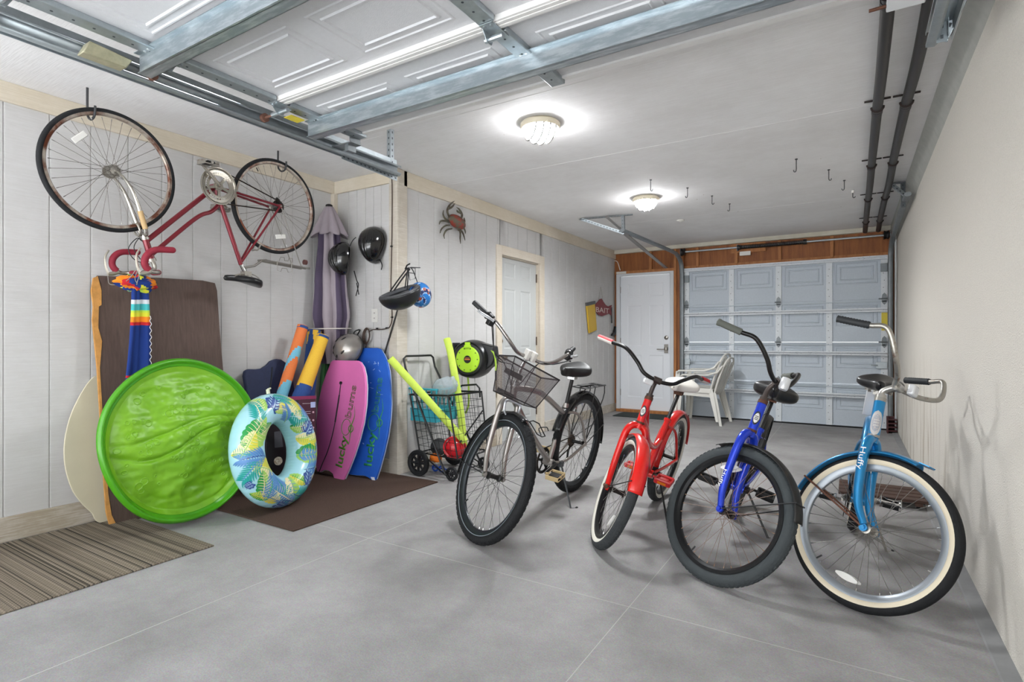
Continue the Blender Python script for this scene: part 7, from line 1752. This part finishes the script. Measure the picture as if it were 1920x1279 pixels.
pf = rcx + axd * (W2 + 0.001); sx_ = axd.cross(Vector((0, 0, 1))).normalized(); zz_ = Vector((0, 0, 1))
lgm = mat('lime disc', '#b2e02c', rough=0.4)
m = MB(); m.lathe([(0.0, 0.006), (0.112, 0.006), (0.120, 0.0)], pf, axd, 48)
m.prism([pf + sx_ * x + zz_ * z + axd * 0.0 for x, z in ((-0.035, 0.09), (0.035, 0.09), (0.035, 0.125), (0.026, 0.13), (0.026, 0.155), (-0.026, 0.155), (-0.026, 0.13), (-0.035, 0.125))], axd * 0.006)
dsc = m.build('disc', lgm, t, ang=30)
MB().cyl(pf + axd * 0.005, pf + axd * 0.008, 0.035, 28).build('label', plastic_black, dsc)
lab(MB().box(pf + axd * 0.0085, (0.054, 0.001, 0.010), Matrix((sx_, axd, zz_)).transposed()).box(pf + axd * 0.0085 + zz_ * 0.013, (0.045, 0.001, 0.004), Matrix((sx_, axd, zz_)).transposed()).build('label_stripe', mat('orange label print', '#d87b3a', rough=0.4), dsc), 'orange stripe on the label')
m = MB()
for k in range(10):
    a = 2 * pi * k / 10; m.cyl(pf + (sx_ * cos(a) + zz_ * sin(a)) * 0.10 + axd * 0.004, pf + (sx_ * cos(a) + zz_ * sin(a)) * 0.10 + axd * 0.008, 0.005, 8)
m.build('screws', MATS['black reel plastic'], dsc)
fx = rcx + Vector((0, 0, 0)); bx_ = rcx - sx_ * 0.0
m = MB().prism([rcx + (-sx_) * x + zz_ * z - axd * 0.06 for x, z in ((0.05, 0.16), (0.22, 0.12), (0.235, 0.0), (0.21, -0.05), (0.12, -0.12))], axd * 0.12)
m.build('outlet_housing', MATS['black reel plastic'], t, bevel=0.012)
m = MB().lohi((XF + 0.002, RY - 0.05, rcx.z - 0.15), (XF + 0.02, RY + 0.05, rcx.z + 0.15)).cyl((XF + 0.03, RY, rcx.z - 0.13), (XF + 0.03, RY, rcx.z + 0.13), 0.012, 12).lohi((XF + 0.02, RY - 0.01, rcx.z + 0.08), (rcx.x - 0.10, RY + 0.02, rcx.z + 0.11)).lohi((XF + 0.02, RY - 0.01, rcx.z - 0.11), (rcx.x - 0.10, RY + 0.02, rcx.z - 0.08))
m.build('wall_bracket', MATS['black reel plastic'], t, bevel=0.003)
hsm = mat('lime hose', '#9dbf3a', rough=0.5)
o_ = rcx + (sx_ * 1) * 0.22; o2 = ony(921, 660, RY - 0.02)
hp = [ony(x, y, RY - 0.02) for x, y in ((921, 657), (926, 663), (929, 676), (930, 695))]
hs = MB().tube(hp, 0.0085, 8, smooth=4).build('hose', hsm, t)
hq = [ony(x, y, RY - 0.02) for x, y in ((930, 695), (930, 714))]; MB().tube(hq, 0.010, 8).build('hose_sleeve', plastic_black, hs)
hq = [ony(x, y, RY - 0.02) for x, y in ((930, 714), (930.5, 730), (931, 746))]; MB().tube(hq, [0.010, 0.006, 0.009, 0.004], 10).build('brass_fitting', mat('brass fitting', '#9a8a74', rough=0.3, metal=0.9), hs)
hb_ = [ony(x, y, RY - 0.10) for x, y in ((876, 697), (878, 715), (879, 740), (878, 762), (873, 775))]
MB().tube(hb_, 0.0085, 8, smooth=4).build('supply_hose', hsm, t)

# ================================================================== folding cart and its load
ct = thing('shopping_cart', 'black wire folding shopping cart on wheels holding toys and pool noodles', 'cart', Vector((-2.88, 3.65, 0)))
cw = mat('black cart wire', '#141517', rough=0.4, metal=0.3)
Y0, Y1 = 3.44, 3.86
TLn = ony(769, 740, Y0); TRn = ony(840, 742, Y0); BLn = ony(787, 848, Y0); BRn = ony(858, 862, Y0)
TLf = Vector((TLn.x, Y1, TLn.z)); TRf = Vector((TRn.x + 0.03, Y1, TRn.z)); BLf = Vector((BLn.x, Y1, BLn.z)); BRf = Vector((BRn.x, Y1, BRn.z))
m = MB().tube([TLn, TRn, TRf, TLf], 0.008, 8, closed=True).tube([BLn, BRn, BRf, BLf], 0.006, 8, closed=True)
for a, b in ((TLn, BLn), (TRn, BRn), (TRf, BRf), (TLf, BLf)): m.tube([a, b], 0.007, 8)
m.tube([ony(900, 745, Y1), ony(899, 728, Y1), ony(893, 721, Y1), ony(866, 723, Y1), ony(858, 732, Y1)], 0.008, 8)
m.build('basket_frame', cw, ct)
faces = [(TLn, TRn, BRn, BLn), (TRn, TRf, BRf, BRn), (TRf, TLf, BLf, BRf), (TLf, TLn, BLn, BLf), (BLn, BRn, BRf, BLf)]
m = MB()
for a, b, c, d in faces:
    for k in range(1, 7): t_ = k / 7; m.tube([a.lerp(b, t_), d.lerp(c, t_)], 0.0018, 5)
    for k in range(1, 8): t_ = k / 8; m.tube([a.lerp(d, t_), b.lerp(c, t_)], 0.0018, 5)
m.build('wire_mesh', cw, ct)
HL, HR = onx(757, 668, -3.135), onx(812, 667, -3.135); HR.z = HL.z
LWn = ony(845, 888, Y0); 
m = MB()
bn = Vector((LWn.x, HL.y, LWn.z)); bf = Vector((LWn.x, Y1, LWn.z))
ht = [bn, HL + Vector((0.02, 0, -0.10)), HL + Vector((0, 0.0, -0.02)), HL + Vector((0, 0.03, 0.0)), HR + Vector((0, -0.03, 0)), HR + Vector((0, 0, -0.02)), HR + Vector((0.02, 0, -0.10)), bf]
m.tube(ht, 0.009, 8); m.build('handle', cw, ct)
m = MB(); m.tube([ony(905, 770, Y1), ony(862, 830, Y0 + 0.1)], 0.006, 8); m.tube([BLn, bn], 0.006, 8); m.tube([BLf, bf], 0.006, 8); m.build('brace', cw, ct)
def cwheel(c, r, w):
    o = MB().lathe([(r * 0.70, -w * 0.4), (r * 0.80, -w), (r * 0.97, -w), (r, -w * 0.5), (r, w * 0.5), (r * 0.97, w), (r * 0.80, w), (r * 0.70, w * 0.4), (r * 0.70, -w * 0.4)], c, (0, 1, 0), 36).build('wheel', rubber, ct)
    m = MB(); m.cyl(c - Vector((0, w * 1.2, 0)), c + Vector((0, w * 1.2, 0)), r * 0.26, 20)
    for k in range(8): a = 2 * pi * k / 8; m.bar(c, c + Vector((cos(a), 0, sin(a))) * r * 0.74, r * 0.16, w * 0.8, up=(0, 1, 0))
    m.lathe([(r * 0.62, -w * 0.5), (r * 0.72, -w * 0.5), (r * 0.72, w * 0.5), (r * 0.62, w * 0.5)], c, (0, 1, 0), 32)
    m.build('wheel_disc', mat('black wheel plastic', '#1f2022', rough=0.4), o); return o
cB = onz(784.5, 897, 0.0); rB = 0.115
cB = ony(784.5, 868, Y0 - 0.03); rB = cB.z - 0.001
cwheel(cB, rB, 0.016); cwheel(Vector((cB.x, Y1 + 0.02, cB.z)), rB, 0.016)
cS = ony(847, 889, Y0 - 0.02); rS = cS.z - 0.001
cwheel(cS, rS, 0.012); cwheel(Vector((cS.x, Y1, cS.z)), rS, 0.012)
MB().cyl(cB - Vector((0, 0.03, 0)), (cB.x, Y1 + 0.05, cB.z), 0.006, 8).tube([BLn, Vector((cB.x, Y0, cB.z))], 0.006, 8).tube([BLf, Vector((cB.x, Y1, cB.z))], 0.006, 8).cyl(cS - Vector((0, 0.02, 0)), (cS.x, Y1 + 0.02, cS.z), 0.005, 8).build('axle', cw, ct)
# pool noodles
nm = mat('lime foam noodle', '#c8e05a', rough=0.85, var=0.05, vscale=60, bump=0.2, bscale=200)
def noodle(label, pts, r=0.030):
    P = smoothpath(pts, 8); m = MB(); m.tube(P, r, 20, cap=False)
    d0 = (P[0] - P[1]).normalized(); d1 = (P[-1] - P[-2]).normalized()
    m.lathe([(r, 0), (r * 0.98, 0.004), (r * 0.45, 0.005), (r * 0.40, 0), (r * 0.38, -0.05), (0, -0.05)], P[0], d0, 20); m.lathe([(r, 0), (r * 0.45, 0.005), (r * 0.4, 0), (0, -0.03)], P[-1], d1, 20)
    tag(m.build('pool_noodle', nm, ang=50), label, 'pool noodle', 'lime pool noodles in the cart')
noodle('lime pool noodle slanting across the cart with its end over the blue bodyboard', [ony(732, 673, 3.18).lerp(ony(872, 828, 3.60), k / 4) for k in range(5)])
noodle('upright lime pool noodle standing in the cart left of the hose reel', [ony(838, 636, 3.80), ony(846, 668, 3.79), ony(862, 760, 3.76), ony(870, 840, 3.72)], 0.031)
# teal basket in the cart
TB = mat('teal plastic basket', '#3fa7b8', rough=0.4)
m = MB(); c = ony(812, 752, 3.66)
x0, x1 = c.x - 0.16, c.x + 0.17; y0, y1 = 3.50, 3.82; zt, zb_ = c.z + 0.115, c.z - 0.16
def bx4(k, z): e = 0.03 * (1 - k); return [(x0 + e, y0 + e, z), (x1 - e, y0 + e, z), (x1 - e, y1 - e, z), (x0 + e, y1 - e, z)]
T4, B4 = [Vector(v) for v in bx4(1, zt)], [Vector(v) for v in bx4(0, zb_)]
m.tube(T4, 0.009, 8, closed=True); m.tube([p - Vector((0, 0, 0.05)) for p in T4], 0.006, 6, closed=True); m.tube([p.lerp(q, 0.62) for p, q in zip(T4, B4)], 0.006, 6, closed=True)
for i in range(4):
    a, b, c_, d = T4[i], T4[(i + 1) % 4], B4[(i + 1) % 4], B4[i]
    for k in range(7): t_ = k / 6; m.bar(a.lerp(b, t_), d.lerp(c_, t_), 0.014, 0.004, up=(b - a).cross(Vector((0, 0, 1))))
m.prism(B4, (0, 0, 0.004))
for i in range(4):
    a, b, c_, d = T4[i], T4[(i + 1) % 4], B4[(i + 1) % 4], B4[i]; m.prism([a.lerp(d, 0.62), b.lerp(c_, 0.62), c_, d], Vector((0, 0, 0)) + ((b - a).cross(Vector((0, 0, 1)))).normalized() * -0.003)
tag(m.build('plastic_basket', TB), 'teal slotted plastic basket inside the top of the shopping cart', 'basket')
# clear bag
cb = ony(834, 727, 3.60)
m = MB()
def bagf(u, v):
    t = pi * u; a = 2 * pi * v; d = Vector((sin(t) * cos(a), sin(t) * sin(a), cos(t)))
    r = 1 + 0.16 * noise.noise(d * 3.1) + 0.05 * noise.noise(d * 9)
    return cb + Vector((d.x * 0.115, d.y * 0.09, d.z * 0.085 + d.x * 0.03)) * r
m.grid(bagf, 30, 48, 0, cv=True)
clr = mat('clear film', '#e9f1f5', rough=0.12, trans=0.75, spec=0.6); clr.node_tree.nodes['Principled BSDF'].inputs['IOR'].default_value = 1.15
tag(m.build('plastic_bag', clr, ang=180, solid=0.001), 'crumpled clear plastic bag on top of the teal basket', 'bag')
# toys low in the cart
m = MB(); cr_ = ony(853, 840, 3.58); m.ball(cr_, 0.085, 24, 0, (0.95, 0.9, 1.0)); m.lathe([(0.086, -0.01), (0.10, -0.004), (0.10, 0.004), (0.086, 0.01)], cr_, (0.7, -0.5, 0.5), 32)
tag(m.build('toy_ball', mat('red glossy plastic', '#c8202a', rough=0.25), ang=50), 'round red glossy toy low in the shopping cart', 'toy')
m = MB(); co = ony(817, 858, 3.52)
m.grid(lambda u, v: co + Vector((sin(pi * u) * cos(2 * pi * v) * 0.06, sin(pi * u) * sin(2 * pi * v) * 0.04, cos(pi * u) * 0.035)) * (1 + 0.3 * noise.noise(Vector((u * 6, v * 8, 0)))), 16, 24, 0, cv=True)
tag(m.build('orange_toy', mat('orange cloth', '#e8761c', rough=0.7), ang=60), 'crumpled orange toy low in the shopping cart beside the big wheel', 'toy')
cz = ony(823, 838, 3.66); tag(MB().lathe([(0.0, -0.02), (0.06, -0.02), (0.075, 0.0), (0.07, 0.02), (0, 0.025)], cz, (0.3, -1, 0.3), 28).build('black_disc_toy', plastic_black), 'black round toy behind the red toy in the cart', 'toy')
gl = ony(822, 879, 3.60); gl.z = 0.03
m = MB()
for s in (-1, 1): m.tube([gl + Vector((s * 0.035 + 0.028 * cos(a), 0, 0.022 * sin(a) + 0.0)) for a in [2 * pi * k / 18 for k in range(18)]], 0.008, 8, closed=True)
m.tube([gl + Vector((-0.06, 0, 0)), gl + Vector((-0.07, 0.04, -0.01)), gl + Vector((0.07, 0.05, -0.01)), gl + Vector((0.06, 0, 0))], 0.005, 6, smooth=4)
tag(m.build('swim_goggles', mat('blue goggle rubber', '#1b4db3', rough=0.4)), 'blue swim goggles on the floor under the cart', 'goggles')
sn = ony(903, 850, 4.0)

# ================================================================== stacked white plastic chairs
wp = mat('white resin', '#d9d7d0', rough=0.45)
def resin_chair(label, M_):
    t = thing('plastic_chair', label, 'chair', M_, 'stacked white plastic chairs'); P = lambda x, y, z: Vector((x, y, z))
    # local: x forward, y left. seat
    m = MB(); m.grid(lambda u, v: P(-0.20 + 0.42 * u, (v - 0.5) * (0.42 + 0.05 * u), 0.41 + 0.025 * u - 0.02 * sin(pi * v) + 0.02 * (u > 0.96) * -1), 14, 12); m.build('seat', wp, t, local=True, solid=0.006, ang=60)
    m = MB(); m.prism([P(0.205, -0.23, 0.435), P(0.205, 0.23, 0.435), P(0.20, 0.22, 0.37), P(0.20, -0.22, 0.37)], (0.008, 0, 0))
    for s in (-1, 1): m.prism([P(-0.22, s * 0.215, 0.42), P(0.21, s * 0.235, 0.44), P(0.20, s * 0.235, 0.375), P(-0.20, s * 0.215, 0.36)], (0, s * 0.008, 0))
    m.build('apron', wp, t, local=True)
    m = MB()
    top = []
    for i in range(21): a = pi * i / 20; top.append(P(-0.36 + 0.03 * sin(a), 0.20 * cos(a) * (abs(cos(a)) ** -0.35 if abs(cos(a)) > 0.05 else 1) * 0.92, 0.78 + 0.075 * sin(a) ** 0.6))
    for k in range(7):
        y = (k - 3) * 0.052; zt = 0.845 - 0.012 * (k - 3) ** 2 * 0.6; m.grid(lambda u, v: P(-0.205 - 0.14 * u - 0.03 * sin(pi * u) * 0, y * (0.9 + 0.15 * u) + (v - 0.5) * 0.034, 0.41 + (zt - 0.41) * u), 8, 2)
    m.build('backrest', wp, t, local=True, solid=0.006)
    m = MB(); m.tube([P(-0.20, 0.20, 0.40), P(-0.27, 0.225, 0.62), P(-0.335, 0.215, 0.79), P(-0.36, 0.13, 0.86), P(-0.365, 0, 0.875), P(-0.36, -0.13, 0.86), P(-0.335, -0.215, 0.79), P(-0.27, -0.225, 0.62), P(-0.20, -0.20, 0.40)], 0.013, 8, smooth=5); m.build('back_frame', wp, t, local=True)
    for s in (-1, 1):
        m = MB(); m.grid(lambda u, v: [P(-0.32, s * 0.225, 0.78), P(-0.27, s * 0.26, 0.70), P(-0.15, s * 0.275, 0.655), P(0.05, s * 0.27, 0.65), P(0.19, s * 0.26, 0.65), P(0.22, s * 0.25, 0.62)][min(5, int(u * 5 + 0.5))] + Vector((0, (v - 0.5) * 0.06, 0)), 6, 2); m.build('armrest', wp, t, local=True, solid=0.02)
        m = MB()
        for (xa, za, xb, ya, yb) in ((0.215, 0.64, 0.255, 0.25, 0.275), (-0.20, 0.42, -0.30, 0.215, 0.26)):
            a = P(xa, s * ya, za); b = P(xb, s * yb, 0.0); 
            m = MB(); vs = []
            for p, w_ in ((a, 0.055), (a.lerp(b, 0.35), 0.055), (b, 0.032)):
                vs += [p + Vector((-w_ / 2, 0, 0)), p + Vector((w_ / 2, 0, 0)), p + Vector((w_ / 2, -s * w_ * 0.7, 0)), p + Vector((w_ / 2 - 0.008, -s * w_ * 0.7, 0)), p + Vector((w_ / 2 - 0.008, -s * 0.008, 0)), p + Vector((-w_ / 2, -s * 0.008, 0))]
            fs = []
            for k in range(2):
                for j in range(6): fs.append((k * 6 + j, k * 6 + (j + 1) % 6, (k + 1) * 6 + (j + 1) % 6, (k + 1) * 6 + j))
            fs += [tuple(range(6))[::-1], tuple(range(12, 18))]; m.add(vs, fs); m.build('leg', wp, t, local=True)
    return t
cc_ = onz(1325, 790); CM = Matrix.Translation((-1.72, 7.72, 0)) @ Matrix.Rotation(radians(176), 4, 'Z')
resin_chair('white plastic armchair at the bottom of the stack by the garage door', CM)
resin_chair('white plastic armchair on top of the stack by the garage door', Matrix.Translation((-1.76, 7.70, 0.055)) @ Matrix.Rotation(radians(176), 4, 'Z'))

# ================================================================== odds and ends on the right
t = thing('floor_bracket', 'dark red slotted metal bracket on the floor at the rear right corner', 'bracket', onz(1683, 815))
b0 = Vector((0.405, 8.02, 0)); m = MB()
for k in range(4): m.box(b0 + Vector((0, -0.02, 0.03 + 0.045 * k)), (0.10, 0.16, 0.012))
m.lohi(b0 + Vector((-0.05, 0.05, 0.0)), b0 + Vector((0.05, 0.06, 0.19))).lohi(b0 + Vector((-0.05, -0.10, 0.0)), b0 + Vector((-0.035, 0.06, 0.19)))
m.build('bracket', mat('dark red iron', '#4d2324', rough=0.6, var=0.2), t, bevel=0.002)
d0 = Vector((0.17, 4.62, 0)); t = thing('wooden_dolly', 'brown wooden low dolly board on the floor behind the turquoise bicycle', 'dolly', d0)
for k in range(4): MB().box(d0 + Vector((0.0, -0.15 + 0.10 * k, 0.052)), (0.50, 0.085, 0.02)).build('slat', mat('brown stained wood', '#473026', rough=0.6, var=0.2, vscale=12), t, bevel=0.002)
for x in (-0.2, 0.2): MB().box(d0 + Vector((x, 0, 0.034)), (0.04, 0.42, 0.016)).build('rail', MATS['brown stained wood'], t)
for x in (-0.2, 0.2):
    for y in (-0.15, 0.15): MB().cyl(d0 + Vector((x - 0.01, y, 0.013)), d0 + Vector((x + 0.01, y, 0.013)), 0.0128, 12).build('caster', plastic_black, t)
